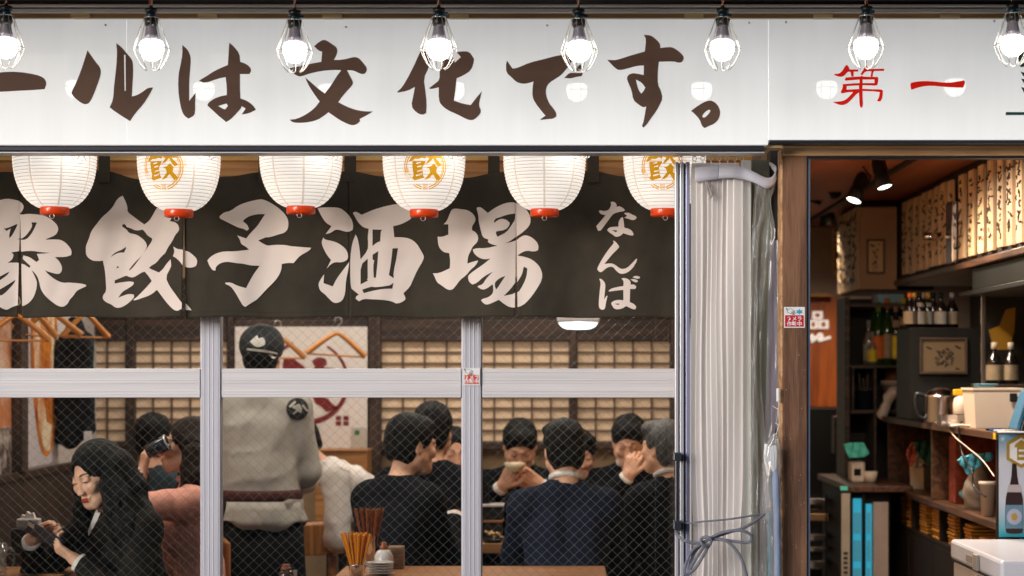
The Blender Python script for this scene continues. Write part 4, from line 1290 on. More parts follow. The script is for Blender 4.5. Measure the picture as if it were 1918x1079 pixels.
structure(MB().box((SX - 0.12, 6.9, 0.0), (SX, BW + 0.06, 2.6)), 'side_wall', M_wallwhite)
structure(MB().box((0.70, 6.66, 0.0), (0.76, BW + 0.06, 2.6)), 'partition_wall', M_tan)
# dark lower boarding of the side wall and the back wall
wa = thing('wainscot', (SX + 0.02, 8.6, 0), 'dark brown boarding along the bottom of the side wall', 'panelling')
for i in range(9):
    y0 = 6.95 + i * 0.375
    MB().bbox((SX + 0.001, y0, 0.0), (SX + 0.02, y0 + 0.371, 1.005), 0.003).build('board', M_wains, wa)
MB().bbox((SX + 0.001, 6.95, 1.006), (SX + 0.035, BW + 0.05, 1.04), 0.003).build('cap_rail', M_dkwood, wa)
# shoji screens on the back wall
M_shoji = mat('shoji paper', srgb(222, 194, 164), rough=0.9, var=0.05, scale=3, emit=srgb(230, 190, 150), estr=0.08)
M_lattice = mat('shoji lattice', srgb(96, 70, 54), rough=0.6, var=0.1)
wk = thing('back_partition', (wx(700, BW), BW, 0), 'dark timber frame of the back wall with tan plaster below the paper screens', 'partition')
def bx(x0, y0, x1, y1, d, th, m, nm, par, r=0.003):
    return MB().bbox(P(x0, y0, d), P(x1, y1, d) + Vector((0, th, 0)), r).build(nm, m, par)
for x0, x1 in ((236, 251), (426, 438), (690, 713), (878, 890), (1067, 1080), (1256, 1272)):
    bx(x0, 520, x1, 1150, BW - 0.04, 0.08, M_dkwood, 'post', wk)
for x0, x1 in ((100, 235.5), (251.5, 425.5), (438.5, 689.5), (713.5, 877.5), (890.5, 1066.5), (1080.5, 1255.5)):
    bx(x0, 598, x1, 638, BW - 0.03, 0.06, M_dkwoodx, 'lintel', wk)
    bx(x0, 829, x1, 841, BW - 0.03, 0.06, M_dkwoodx, 'sill', wk)
    bx(x0, 520, x1, 597.5, BW - 0.02, 0.05, M_ceil, 'transom_panel', wk)
bar_v = bar_h = pane = None
def shoji(x0, x1, label):
    global bar_v, bar_h, pane
    root = thing('shoji_screen', P((x0 + x1) / 2, 829, BW), label, 'screen', 'shoji screens along the back wall')
    s = BW / F
    cw, ch = 37.5, 21.0
    nx = max(1, round((x1 - x0) / cw))
    ny = 9
    cw = (x1 - x0) / nx
    base = root.location
    for i in range(nx):
        for j in range(ny):
            loc = Vector(((x0 + cw * (i + 0.5) - (x0 + x1) / 2) * s, 0.02, (829 - (638.5 + ch * (j + 0.5))) * s))
            if pane is None:
                w, h_ = 37.5 * s / 2, ch * s / 2
                m_ = MB().box(base + loc + Vector((-w, 0, -h_)), base + loc + Vector((w, 0.002, h_)))
                # mesh centred on its own middle
                me_o = m_.build('paper_pane', M_shoji, root)
                for vtx in me_o.data.vertices:
                    vtx.co -= loc
                me_o.location = loc
                pane = me_o
            else:
                c = same(pane, loc, root)
                c.scale = (cw / 37.5, 1, 1)
    for i in range(nx + 1):
        loc = Vector(((x0 + cw * i - (x0 + x1) / 2) * s, 0.0, (829 - 733.5) * s))
        if bar_v is None:
            m_ = MB().box(base + loc + Vector((-0.0045, 0, -95 * s)), base + loc + Vector((0.0045, 0.018, 95 * s)))
            bar_v = m_.build('lattice_bar', M_lattice, root)
            for vtx in bar_v.data.vertices:
                vtx.co -= loc
            bar_v.location = loc
        else:
            same(bar_v, loc, root)
    for j in range(ny + 1):
        loc = Vector((0, 0.003, (829 - (638.5 + ch * j)) * s))
        if bar_h is None:
            m_ = MB().box(base + loc + Vector((-94 * s, 0, -0.004)), base + loc + Vector((94 * s, 0.015, 0.004)))
            bar_h = m_.build('lattice_bar', M_lattice, root)
            for vtx in bar_h.data.vertices:
                vtx.co -= loc
            bar_h.location = loc
            bar_h['_'] = 1
            del bar_h['_']
        else:
            same(bar_h, loc, root)
        if len(root.children):
            pass
    for ch_ in root.children:
        if ch_.data == bar_h.data:
            ch_.scale = ((x1 - x0) / 188.0, 1, 1)
    return root
shoji(1080.5, 1255.5, 'paper screen right of the dark post, behind the men in the right hand window')
shoji(890.5, 1066.5, 'paper screen behind the man holding a bowl')
shoji(713.5, 877.5, 'paper screen right of the white crest banner, behind the dark haired pair')
shoji(251.5, 425.5, 'paper screen behind the woman in the salmon top')
shoji(165, 235.5, 'narrow paper screen beside the hanging black coat')
# white banner with a red brush crest
M_banner = mat('white banner cloth', srgb(226, 216, 210), rough=0.85, var=0.03, scale=4)
M_crimson = mat('crimson print', srgb(120, 32, 34), rough=0.85, var=0.15, scale=20)
ban = thing('banner', P(612, 842, BW - 0.06), 'white banner with a crimson brush crest in a ring behind the standing cook', 'banner')
ban_cloth = bx(440, 612, 688, 842, BW - 0.06, 0.004, M_banner, 'cloth', ban)
e = BW - 0.0625
def crimson(loops, nm='crest_stroke'):
    MB().prism([chaikin(l) for l in loops], lambda u, v: P(u, v, e), (0, 0.002, 0)).build(nm, M_crimson, ban_cloth)
def ringarc(cx, cy, r, t0, t1, w0, w1):
    n = 18
    o_, i_ = [], []
    for k in range(n + 1):
        t = R(t0 + (t1 - t0) * k / n)
        w = w0 + (w1 - w0) * k / n
        o_.append((cx + (r + w) * math.cos(t), cy + (r + w) * math.sin(t)))
        i_.append((cx + (r - w) * math.cos(t), cy + (r - w) * math.sin(t)))
    crimson([o_ + i_[::-1]], 'crest_ring')
ringarc(575, 715, 76, -60, 110, 2, 6)
ringarc(575, 715, 76, 112, 250, 6, 3)
crimson([[(531, 672), (545, 668), (556, 676), (572, 688), (580, 704), (560, 716), (540, 702), (528, 690)]])
crimson([[(584, 676), (596, 668), (610, 672), (613, 682), (605, 688), (628, 690), (622, 702), (596, 706), (570, 700), (590, 688)]])
crimson([[(586, 742), (612, 744), (622, 756), (634, 764), (612, 772), (600, 760), (590, 756)]])
crimson([[(545, 730), (562, 722), (560, 744), (545, 766), (530, 770), (540, 750)]])
for (x0, y0) in ((628, 778), (642, 778), (628, 788), (642, 788)):
    MB().box(P(x0 + 1, y0 + 1, e), P(x0 + 11, y0 + 9, e) + Vector((0, 0.002, 0))).build('red_stamp', M_crimson, ban_cloth)
pl = thing('pinned_notice', P(672, 840, BW - 0.07), 'small pale notice with a green leaf mark pinned on the white banner', 'notice')
bx(659, 801, 687, 841, BW - 0.07, 0.003, mat('pale notice', srgb(186, 178, 168), rough=0.8), 'sheet', pl)
MB().prism([[(P(669 + 5 * math.cos(t), 0, e).x, P(0, 810 + 5 * math.sin(t), e).z) for t in [i * 0.7 for i in range(9)]]], lambda u, v: (u, BW - 0.0725, v), (0, 0.001, 0)).build('leaf_mark', mat('leaf green', srgb(46, 110, 56), rough=0.8), pl)
cab = thing('low_cabinet', P(655, 1100, BW - 0.3), 'honey coloured wooden cabinet below the white banner', 'cabinet')
M_honey = wood('honey wood', srgb(150, 98, 50), srgb(188, 132, 72), 'X', rough=0.5)
bx(590, 846, 688, 1000, BW - 0.30, 0.22, M_honey, 'carcass', cab)
bx(586, 842.5, 690, 846, BW - 0.31, 0.24, M_honey, 'top', cab)
bx(600, 856, 680, 880, BW - 0.303, 0.0025, M_honey, 'drawer', cab)

# posters on the side wall (they recede from the window)
M_post_w = mat('poster paper', srgb(206, 196, 200), rough=0.5, var=0.03)
def wallpt(px, zz, off=0.004):
    d = SX * F / (px - CX)
    return Vector((SX + off, d, zz))
def wz_at(px, py):
    d = SX * F / (px - CX)
    return wz(py, d)
ps = thing('gyoza_poster', wallpt(70, 1.05), 'pale wall poster with a big golden fried dumpling on it', 'poster')
ya, yb = wallpt(36, 0).y, wallpt(106, 0).y
MB().box((SX + 0.002, ya, 1.05), (SX + 0.006, yb, 2.2)).build('sheet', M_post_w, ps)
M_food = mat('fried dumpling print', srgb(206, 116, 40), rough=0.5, scale=9, stretch=(1, 1, 0.4), c2=srgb(240, 220, 186), c2pos=(0.42, 0.56), detail=3)
M_food2 = mat('browned dumpling print', srgb(150, 64, 22), rough=0.5, scale=6, c2=srgb(226, 140, 40), c2pos=(0.35, 0.6))
def wallpoly(pts, m, nm, par, off):
    MB().prism([chaikin([(wallpt(x, 0).y, wz_at(x, y)) for x, y in pts])], lambda u, v: (SX + off, u, v), (-0.001, 0, 0)).build(nm, m, par)
wallpoly([(56, 560), (104, 560), (104, 700), (103, 800), (96, 840), (86, 856), (76, 850), (68, 820), (60, 750), (54, 680)], M_food2, 'dumpling', ps, 0.0075)
wallpoly([(62, 560), (80, 600), (76, 700), (84, 790), (97, 800), (95, 836), (86, 848), (78, 838), (70, 800), (63, 730), (58, 650)], M_food, 'dumpling', ps, 0.009)
wallpoly([(84, 600), (92, 640), (90, 700), (96, 720), (100, 690), (102, 620), (98, 570)], M_food, 'dumpling', ps, 0.009)
ps2 = thing('beer_poster', wallpt(8, 0.95), 'orange food and beer mug poster at the left edge of the room', 'poster')
MB().box((SX + 0.002, wallpt(-60, 0).y, 1.0), (SX + 0.006, wallpt(19, 0).y, 2.2)).build('sheet', mat('warm photo poster', srgb(196, 120, 70), rough=0.5, scale=4, c2=srgb(226, 190, 166), c2pos=(0.4, 0.6)), ps2)
wallpoly([(-20, 805), (18, 800), (18, 905), (-20, 920)], mat('mug photo', srgb(72, 58, 56), rough=0.4, scale=14, c2=srgb(190, 176, 166), c2pos=(0.42, 0.6)), 'mug_photo', ps2, 0.0075)
ps3 = thing('price_list', wallpt(40, 0.98), 'narrow brownish price strip hanging over the foot of the dumpling poster', 'notice')
wallpoly([(32, 797), (45, 795), (46, 888), (33, 890)], mat('brown price strip', srgb(120, 104, 86), rough=0.8, scale=30, stretch=(1, 1, 0.4), c2=srgb(160, 142, 116)), 'sheet', ps3, 0.011)
wp = thing('wall_post', wallpt(27, 0), 'dark timber post between the two food posters', 'post')
MB().bbox((SX, wallpt(20.5, 0).y, 1.041), (SX + 0.05, wallpt(33, 0).y, 2.6), 0.003).build('post_face', M_dkwood, wp)

# hangers on a rail and a black coat
M_hanger = mat('varnished hanger wood', srgb(190, 122, 50), rough=0.35, var=0.15, scale=10)
def hanger(c, w, ang, label, tilt=0.0):
    root = thing('coat_hanger', c, label, 'hanger', 'wooden coat hangers')
    M = Matrix.Translation(c) @ Matrix.Rotation(ang, 4, 'Z') @ Matrix.Rotation(tilt, 4, 'Y')
    pts = [(-w, 0, -0.115), (-w * 0.6, 0, -0.065), (-w * 0.2, 0, -0.02), (0, 0, -0.008), (w * 0.2, 0, -0.02), (w * 0.6, 0, -0.065), (w, 0, -0.115)]
    bar_o = MB().tube([M @ Vector(p) for p in sm(pts, 3)], [0.009 + 0.007 * abs(i - 9) / 9.0 for i in range(19)], 8).build('shoulder_bar', M_hanger, root)
    MB().tube([M @ Vector((-w * 0.9, 0, -0.118)), M @ Vector((w * 0.9, 0, -0.118))], 0.005, 6).build('trouser_bar', M_hanger, root)
    MB().tube([M @ Vector(p) for p in [(0, 0, -0.01), (0, 0, 0.03), (0.02, 0, 0.05), (0.012, 0, 0.075), (-0.012, 0, 0.075), (-0.018, 0, 0.055)]], 0.0016, 5).build('hook', M_steel, bar_o)
    return root
hy = 8.75
hanger(P(30, 588, hy - 0.25), 0.15, 0.5, 'wooden coat hanger at the left edge, under the curtain slit')
hanger(P(60, 580, hy + 0.05), 0.14, 0.9, 'wooden coat hanger between the left edge and the dumpling poster', 0.05)
hanger(P(92, 582, hy + 0.3), 0.15, 0.25, 'wooden coat hanger over the dumpling poster')
hanger(P(160, 586, hy + 0.5), 0.12, 0.7, 'wooden coat hanger right of the black coat')
hanger(P(632, 622, 9.7), 0.15, 0.25, 'wooden coat hanger in front of the white crest banner', 0.06)
hanger(P(520, 628, 9.9), 0.15, 0.5, 'wooden coat hanger just right of the black cap')
# ---------------------------------------------------------------- the black coat on the wall
DCO = 9.45
M_coat = mat('black coat cloth', srgb(26, 28, 32), rough=0.85, var=0.2, scale=12, bump=0.2, bscale=120, spec=0.2)
# ---------------------------------------------------------------- people: smooth-blended bodies meshed from a signed distance field
import openvdb as vdb


class Field:
    def __init__(self, lo, hi, h):
        self.lo, self.h = np.array(lo, float), h
        n = np.ceil((np.array(hi) - self.lo) / h).astype(int) + 1
        self.n = n
        self.a = np.full(n, 9.0, dtype=np.float32)
        self.ax = [self.lo[i] + h * np.arange(n[i]) for i in range(3)]

    def win(self, lo, hi):
        i0 = np.clip(np.floor((np.array(lo) - self.lo) / self.h).astype(int), 0, self.n)
        i1 = np.clip(np.ceil((np.array(hi) - self.lo) / self.h).astype(int) + 1, 0, self.n)
        if np.any(i1 <= i0):
            return None
        sl = tuple(slice(i0[i], i1[i]) for i in range(3))
        X = self.ax[0][sl[0]][:, None, None]
        Y = self.ax[1][sl[1]][None, :, None]
        Z = self.ax[2][sl[2]][None, None, :]
        return sl, X, Y, Z

    def put(self, sl, d, k, cut=False):
        a = self.a[sl]
        if cut:
            d = -d
            h = np.clip(0.5 - 0.5 * (a - d) / k, 0, 1) if k else None
            self.a[sl] = np.maximum(a, d) if not k else a * (1 - h) + d * h + k * h * (1 - h)
        elif k:
            h = np.clip(0.5 + 0.5 * (a - d) / k, 0, 1)
            self.a[sl] = a * (1 - h) + d * h - k * h * (1 - h)
        else:
            self.a[sl] = np.minimum(a, d)

    def capsule(self, a, b, r1, r2=None, k=0.02, cut=False):
        r2 = r1 if r2 is None else r2
        a, b = np.array(a, float), np.array(b, float)
        m = max(r1, r2) + 3 * k + 3 * self.h
        w = self.win(np.minimum(a, b) - m, np.maximum(a, b) + m)
        if w is None:
            return
        sl, X, Y, Z = w
        ba = b - a
        L = max(ba @ ba, 1e-12)
        t = np.clip(((X - a[0]) * ba[0] + (Y - a[1]) * ba[1] + (Z - a[2]) * ba[2]) / L, 0, 1)
        d = np.sqrt((X - a[0] - t * ba[0]) ** 2 + (Y - a[1] - t * ba[1]) ** 2 + (Z - a[2] - t * ba[2]) ** 2) - (r1 + (r2 - r1) * t)
        self.put(sl, d.astype(np.float32), k, cut)

    def ellipsoid(self, c, rad, Rm=None, k=0.02, cut=False):
        c, rad = np.array(c, float), np.array(rad, float)
        m = rad.max() + 3 * k + 3 * self.h
        w = self.win(c - m, c + m)
        if w is None:
            return
        sl, X, Y, Z = w
        x, y, z = X - c[0], Y - c[1], Z - c[2]
        if Rm is not None:
            Q = np.array(Rm.to_3x3().transposed())
            x, y, z = (Q[0, 0] * x + Q[0, 1] * y + Q[0, 2] * z, Q[1, 0] * x + Q[1, 1] * y + Q[1, 2] * z, Q[2, 0] * x + Q[2, 1] * y + Q[2, 2] * z)
        q = np.sqrt((x / rad[0]) ** 2 + (y / rad[1]) ** 2 + (z / rad[2]) ** 2)
        g = np.sqrt((x / rad[0] ** 2) ** 2 + (y / rad[1] ** 2) ** 2 + (z / rad[2] ** 2) ** 2) + 1e-6
        d = q * (q - 1) / g
        self.put(sl, d.astype(np.float32), k, cut)

    def below(self, p, n, k=0.01):
        """keep only what lies behind the plane through p with normal n"""
        p, n = np.array(p, float), np.array(n, float)
        n = n / np.linalg.norm(n)
        X, Y, Z = self.ax[0][:, None, None], self.ax[1][None, :, None], self.ax[2][None, None, :]
        d = ((X - p[0]) * n[0] + (Y - p[1]) * n[1] + (Z - p[2]) * n[2]).astype(np.float32)
        self.a = np.maximum(self.a, d)

    def ripple(self, fn):
        X, Y, Z = self.ax[0][:, None, None], self.ax[1][None, :, None], self.ax[2][None, None, :]
        near = np.abs(self.a) < 0.05
        self.a = np.where(near, self.a + fn(X, Y, Z).astype(np.float32), self.a)

    def mesh(self):
        # close the field at its walls so that the surface has no holes
        for i in range(3):
            s = [slice(None)] * 3
            for e in (0, -1):
                s[i] = e
                self.a[tuple(s)] = np.maximum(self.a[tuple(s)], self.h * 0.5)
        g = vdb.FloatGrid(1.0)
        g.copyFromArray(np.clip(self.a, -3 * self.h, 3 * self.h))
        pts, tri, quad = g.convertToPolygons(isovalue=0.0, adaptivity=0.0)
        pts = np.array(pts) * self.h + self.lo
        fs = [tuple(int(i) for i in q) for q in quad] + [tuple(int(i) for i in t) for t in tri]
        return pts, fs


def cloth(m, strength=0.45, scale=8.0):
    """adds sharp, drawn-out creases to a cloth material"""
    n, l = m.node_tree.nodes, m.node_tree.links
    b = n['Principled BSDF']
    tc = n.new('ShaderNodeTexCoord')
    mp = n.new('ShaderNodeMapping')
    mp.inputs['Scale'].default_value = (1, 1, 0.3)
    mp.inputs['Rotation'].default_value = (0, R(8), 0)
    l.new(tc.outputs['Object'], mp.inputs['Vector'])
    nz = n.new('ShaderNodeTexNoise')
    nz.inputs['Scale'].default_value = scale
    nz.inputs['Detail'].default_value = 3
    nz.inputs['Distortion'].default_value = 0.9
    l.new(mp.outputs['Vector'], nz.inputs['Vector'])
    a = n.new('ShaderNodeMath')
    a.operation = 'SUBTRACT'
    a.inputs[1].default_value = 0.5
    l.new(nz.outputs['Fac'], a.inputs[0])
    c = n.new('ShaderNodeMath')
    c.operation = 'ABSOLUTE'
    l.new(a.outputs[0], c.inputs[0])
    d = n.new('ShaderNodeMath')
    d.operation = 'POWER'
    d.inputs[1].default_value = 0.6
    l.new(c.outputs[0], d.inputs[0])
    bp = n.new('ShaderNodeBump')
    bp.inputs['Strength'].default_value = strength
    bp.inputs['Distance'].default_value = 0.05
    l.new(d.outputs[0], bp.inputs['Height'])
    if b.inputs['Normal'].is_linked:
        l.new(b.inputs['Normal'].links[0].from_socket, bp.inputs['Normal'])
    l.new(bp.outputs['Normal'], b.inputs['Normal'])
    return m


def V(*a):
    return Vector(a)


SKIN = mat('skin', srgb(226, 174, 144), rough=0.5, var=0.05, scale=12, spec=0.35)
HAIR_B = mat('black hair', (0.006, 0.0055, 0.0055), rough=0.42, var=0.3, scale=120, stretch=(1, 1, 0.12), bump=0.8, bscale=260, spec=0.14)
HAIR_BR = mat('dark brown hair', (0.022, 0.013, 0.009), rough=0.42, var=0.4, scale=120, stretch=(1, 1, 0.12), bump=0.8, bscale=260, spec=0.14)
HAIR_G = mat('greying hair', srgb(70, 68, 68), rough=0.55, var=0.5, scale=120, stretch=(1, 1, 0.2), bump=0.4, bscale=150)
SUIT_N = mat('navy suit cloth', srgb(26, 31, 46), rough=0.85, var=0.15, scale=30, bump=0.15, bscale=300, spec=0.1)
SUIT_K = mat('black suit cloth', srgb(19, 20, 25), rough=0.85, var=0.15, scale=30, bump=0.15, bscale=300, spec=0.1)
SHIRT_W = mat('white shirt cloth', srgb(222, 214, 208), rough=0.8, var=0.04, scale=12)
TEAL_S = mat('dark teal shirt', srgb(30, 48, 56), rough=0.8, var=0.15, scale=12)
BROWN_S = mat('brown patterned knit', srgb(92, 62, 50), rough=0.9, scale=14, c2=srgb(128, 98, 80))
SALMON = mat('salmon blouse', srgb(230, 160, 140), rough=0.7, var=0.08, scale=8)
GREIGE = mat('greige work shirt', srgb(172, 166, 158), rough=0.85, var=0.06, scale=6, bump=0.1, bscale=200)
for m_ in (GREIGE, SHIRT_W, SALMON, SUIT_N, SUIT_K, TEAL_S):
    cloth(m_, 0.22, 8.0 if m_ is SALMON else 5.0)
APRON = mat('black apron', srgb(24, 24, 26), spec=0.1, rough=0.8, var=0.2, scale=6)
MAROON = mat('maroon sash', srgb(74, 36, 32), rough=0.8, var=0.15, scale=10)
LIPS = mat('lipstick', srgb(150, 44, 48), rough=0.4)
LASH = mat('lashes and brows', (0.02, 0.016, 0.014), rough=0.8)
PLAID = mat('dark plaid blazer', srgb(24, 23, 24), rough=0.85, scale=16, stretch=(1, 1, 1), c2=srgb(44, 38, 32), bump=0.12, bscale=260, spec=0.1)


def ik(s, h, l1, l2, pole):
    """elbow position between shoulder and wrist, bent towards pole"""
    d = h - s
    L = min(d.length, (l1 + l2) * 0.999)
    u = d.normalized()
    h = s + u * L
    a = (l1 * l1 - l2 * l2 + L * L) / (2 * L)
    r = math.sqrt(max(0.0, l1 * l1 - a * a))
    p = (pole - u * pole.dot(u))
    p = p.normalized() if p.length > 1e-5 else u.orthogonal().normalized()
    return s + u * a + p * r, h


def hand_prims(w, fwd, nrm, side, curl, spread=0.0, thumb=0.5, sc=1.0):
    """wrist, direction of the fingers, direction the palm faces, side +-1 (thumb side = nrm x fwd * side), curl per finger in degrees"""
    fwd = fwd.normalized()
    nrm = (nrm - fwd * nrm.dot(fwd)).normalized()
    lat = fwd.cross(nrm) * side
    out = []
    offs = (0.030, 0.010, -0.010, -0.028)
    lens = ((0.042, 0.026, 0.021), (0.046, 0.029, 0.022), (0.043, 0.027, 0.021), (0.034, 0.020, 0.018))
    palm = (0.088, 0.090, 0.085, 0.078)
    for i in range(4):
        base = w + (lat * offs[i] * 0.55) * sc
        kn = w + (fwd * palm[i] + lat * offs[i]) * sc
        out.append((base, kn, 0.0135 * sc, 0.0105 * sc))
        d = (fwd + lat * offs[i] * spread * 10).normalized()
        p = kn
        c = curl[i] if isinstance(curl, (list, tuple)) else curl
        for j in range(3):
            d = (Matrix.Rotation(R(c * (1.0 if j else 0.8)) , 3, fwd.cross(nrm)) @ d) if True else d
            q = p + d * lens[i][j] * sc
            out.append((p, q, (0.0088 - 0.0009 * j) * sc, (0.0080 - 0.0010 * j) * sc))
            p = q
    t0 = w + (fwd * 0.022 + lat * 0.024) * sc
    t1 = t0 + (fwd * 0.034 + lat * 0.026 + nrm * 0.012 * thumb) * sc
    t2 = t1 + (fwd * 0.030 + lat * 0.008 + nrm * 0.016 * thumb) * sc
    t3 = t2 + (fwd * 0.024 - lat * 0.002 + nrm * 0.014 * thumb) * sc
    out += [(t0, t1, 0.0135 * sc, 0.0105 * sc), (t1, t2, 0.0102 * sc, 0.0092 * sc), (t2, t3, 0.0092 * sc, 0.0076 * sc)]
    return out


def add_field(b, f):
    pts, fs = f.mesh()
    b.add([tuple(p) for p in pts], fs, True)


def person(label, head, yaw, kind='man', lean=0.0, twist=0.0, pitch=0.0, hyaw=0.0, roll=0.0, hands=None, hair='short', hair_mat=None,
           top=SUIT_K, bottom=SUIT_K, seated=True, width=1.0, sleeves='long', collar=True, vneck=False, fine=False, group=None, hem=None, ripple=0.004, top_name='jacket', legs=True, poles=None, size=1.0, cuffs=None, hipk=1.0):
    """head = centre of the head (world); yaw 0 looks at the street (-y), +90 looks to +x.  hands: {'l': (wrist, fwd, nrm, curl...), 'r': ...} in world space"""
    hair_mat = hair_mat or HAIR_B
    Rb = Matrix.Rotation(R(yaw), 3, 'Z')
    S = size
    up = V(0, 0, 1)
    f0 = Rb @ V(0, -1, 0)
    s0 = Rb @ V(1, 0, 0)          # the person's left
    Rl = Matrix.Rotation(R(lean), 3, s0)
    tu = Rl @ up                   # torso axis (leans forward)
    tf = Rl @ f0
    Rh = Matrix.Rotation(R(yaw + hyaw), 3, 'Z') @ Matrix.Rotation(R(pitch), 3, 'X') @ Matrix.Rotation(R(roll), 3, 'Y')
    hc = Vector(head)
    neck_top = hc + Rh @ V(0, 0.025, -0.075) * S
    c7 = neck_top - (tu * 0.62 + up * 0.38).normalized() * 0.075 * S + (Rb @ V(0, 0.012, 0)) * S
    pel = c7 - tu * 0.50 * S
    sw = (0.175 if kind == 'man' else 0.152) * width * S
    st = Matrix.Rotation(R(twist), 3, 'Z')
    sl = st @ s0
    sd_ = (0.078 if kind == 'man' else 0.066) * S
    sh = {'l': c7 - tu * sd_ + sl * sw, 'r': c7 - tu * sd_ - sl * sw}
    hw = (0.085 if kind == 'man' else 0.09) * S
    hip = {'l': pel + s0 * hw, 'r': pel - s0 * hw}
    base = Vector((pel.x, pel.y, 0.0))
    root = thing('person', base, label, 'person', group)
    # ---- arms
    arm = {}
    l1, l2 = 0.285 * S, 0.25 * S
    for q, sg in (('l', 1), ('r', -1)):
        if hands and q in hands:
            w = Vector(hands[q][0])
            pole = Vector(poles[q]) if poles and q in poles else (sl * sg * 0.5 - up * 1.0 - f0 * 0.3)
        else:
            if seated:
                w = pel + f0 * 0.30 * S + s0 * sg * 0.13 * S + up * 0.17 * S
            else:
                w = sh[q] - up * 0.50 * S + s0 * sg * 0.05 * S + f0 * 0.07 * S
            pole = sl * sg * 0.5 - up * (0.6 if seated else 0.0) - f0 * 0.6
        e, w2 = ik(sh[q], w, l1, l2, pole)
        arm[q] = (sh[q], e, w2)
    # ---- legs
    leg = {}
    for q, sg in (('l', 1), ('r', -1)):
        if seated:
            kn = hip[q] + f0 * 0.42 * S + s0 * sg * 0.04 - up * 0.02
            an = Vector((kn.x - f0.x * 0.03, kn.y - f0.y * 0.03, 0.09))
        else:
            an = Vector((hip[q].x, hip[q].y, 0.09)) + s0 * sg * 0.02
            kn = (hip[q] + an) / 2 + f0 * 0.02
        leg[q] = (hip[q], kn, an)
    allp = [hc, c7, pel] + [p for t in arm.values() for p in t] + [p for t in leg.values() for p in t]
    lo = np.min([list(p) for p in allp], axis=0) - 0.22
    hi = np.max([list(p) for p in allp], axis=0) + 0.22
    lo[2] = max(lo[2], -0.02)
    wc = 0.82 if kind == 'man' else 0.70       # waist
    def torso(f, g, k=0.05, low=None):
        ch = c7 - tu * 0.17 * S
        wa = c7 - tu * 0.36 * S
        for sg in (1, -1):
            f.capsule(c7 - tu * 0.05 * S + sl * sg * sw * 0.25, sh['l' if sg > 0 else 'r'], 0.050 * S + g, 0.052 * S + g, k)
            f.capsule(ch + sl * sg * 0.075 * S * width + tf * 0.012, wa + s0 * sg * 0.06 * S * width * wc / 0.82, 0.098 * S + g, 0.088 * S * wc / 0.82 + g, k)
            f.capsule(wa + s0 * sg * 0.055 * S * width, pel + s0 * sg * 0.075 * S, 0.088 * S * wc / 0.82 + g, 0.105 * S + g, k)
            f.capsule(c7 - tu * 0.01 * S, sh['l' if sg > 0 else 'r'] - sl * sg * 0.02, 0.042 * S + g, 0.046 * S + g, k)
            if kind == 'woman':
                f.ellipsoid(ch + sl * sg * 0.07 * S + tf * 0.085 * S - tu * 0.02, (0.055 * S + g,) * 3, None, 0.04)
    def arms(f, g, upto=1.0, k=0.03):
        for q in 'lr':
            a, e, w = arm[q]
            f.capsule(a, e, 0.050 * S + g, 0.041 * S + g, k)
            if upto > 0:
                f.capsule(e, e + (w - e) * upto, 0.040 * S + g, (0.040 - 0.012 * upto) * S + g, k)
    def legsf(f, g, k=0.04):
        for q in 'lr':
            a, kn, an = leg[q]
            f.capsule(a, kn, 0.085 * S + g, 0.058 * S + g, k)
            f.capsule(kn, an, 0.055 * S + g, 0.040 * S + g, k)
            f.capsule(an - up * 0.045, an - up * 0.05 + f0 * 0.15, 0.035, 0.032, k)
    # ---- the body: coarse below, fine head and hands in the same mesh
    b = MB()
    f = Field(lo, hi, 0.014)
    torso(f, -0.012)
    arms(f, -0.004)
    legsf(f, -0.012)
    f.capsule(c7 - tu * 0.02, neck_top, 0.050 * S, 0.047 * S, 0.03)
    add_field(b, f)
    hh = 0.0036 if fine else 0.0058
    ext = 0.165 * S
    fh = Field(hc - Vector((ext, ext, ext * 1.15)), hc + Vector((ext, ext, ext)), hh)
    def H(x, y, z):
        return hc + Rh @ V(x, y, z) * S
    fem = kind == 'woman'
    fh.ellipsoid(H(0, 0.016, 0.028), (0.073 * S, 0.092 * S, 0.083 * S), Rh, 0.02)
    fh.ellipsoid(H(0, -0.026, -0.030), (0.060 * S, 0.064 * S, 0.072 * S), Rh, 0.03)
    fh.capsule(H(-0.014, -0.066, -0.088), H(0.014, -0.066, -0.088), 0.018 * S if fem else 0.022 * S, None, 0.03)
    for sg in (1, -1):
        fh.capsule(H(sg * 0.050, -0.005, -0.055), H(sg * 0.018, -0.062, -0.088), (0.018 if fem else 0.022) * S, 0.016 * S, 0.03)
        fh.ellipsoid(H(sg * 0.034, -0.072, -0.024), (0.024 * S, 0.018 * S, 0.020 * S), Rh, 0.02)
        fh.ellipsoid(H(sg * 0.031, -0.098, 0.006), (0.020 * S, 0.014 * S, 0.012 * S), Rh, 0.012, cut=True)
        fh.ellipsoid(H(sg * 0.031, -0.078, 0.004), (0.0145 * S, 0.0135 * S, 0.0115 * S), Rh, 0.004)
        fh.ellipsoid(H(sg * 0.073, 0.012, -0.012), (0.009 * S, 0.018 * S, 0.030 * S), Rh, 0.006)
        fh.ellipsoid(H(sg * 0.080, 0.006, -0.010), (0.005 * S, 0.009 * S, 0.016 * S), Rh, 0.004, cut=True)
        fh.capsule(H(sg * 0.012, -0.088, 0.022), H(sg * 0.044, -0.074, 0.022), (0.005 if fem else 0.008) * S, (0.003 if fem else 0.006) * S, 0.012)
        fh.ellipsoid(H(sg * 0.0085, -0.1, -0.037), (0.0075 * S, 0.0085 * S, 0.006 * S), Rh, 0.006)
    fh.capsule(H(0, -0.087, 0.010), H(0, -0.099 if fem else -0.103, -0.032), 0.0068 * S, 0.0088 * S if fem else 0.0105 * S, 0.012)
    fh.capsule(H(-0.017, -0.088, -0.061), H(0.017, -0.088, -0.061), 0.0065 * S, None, 0.006)
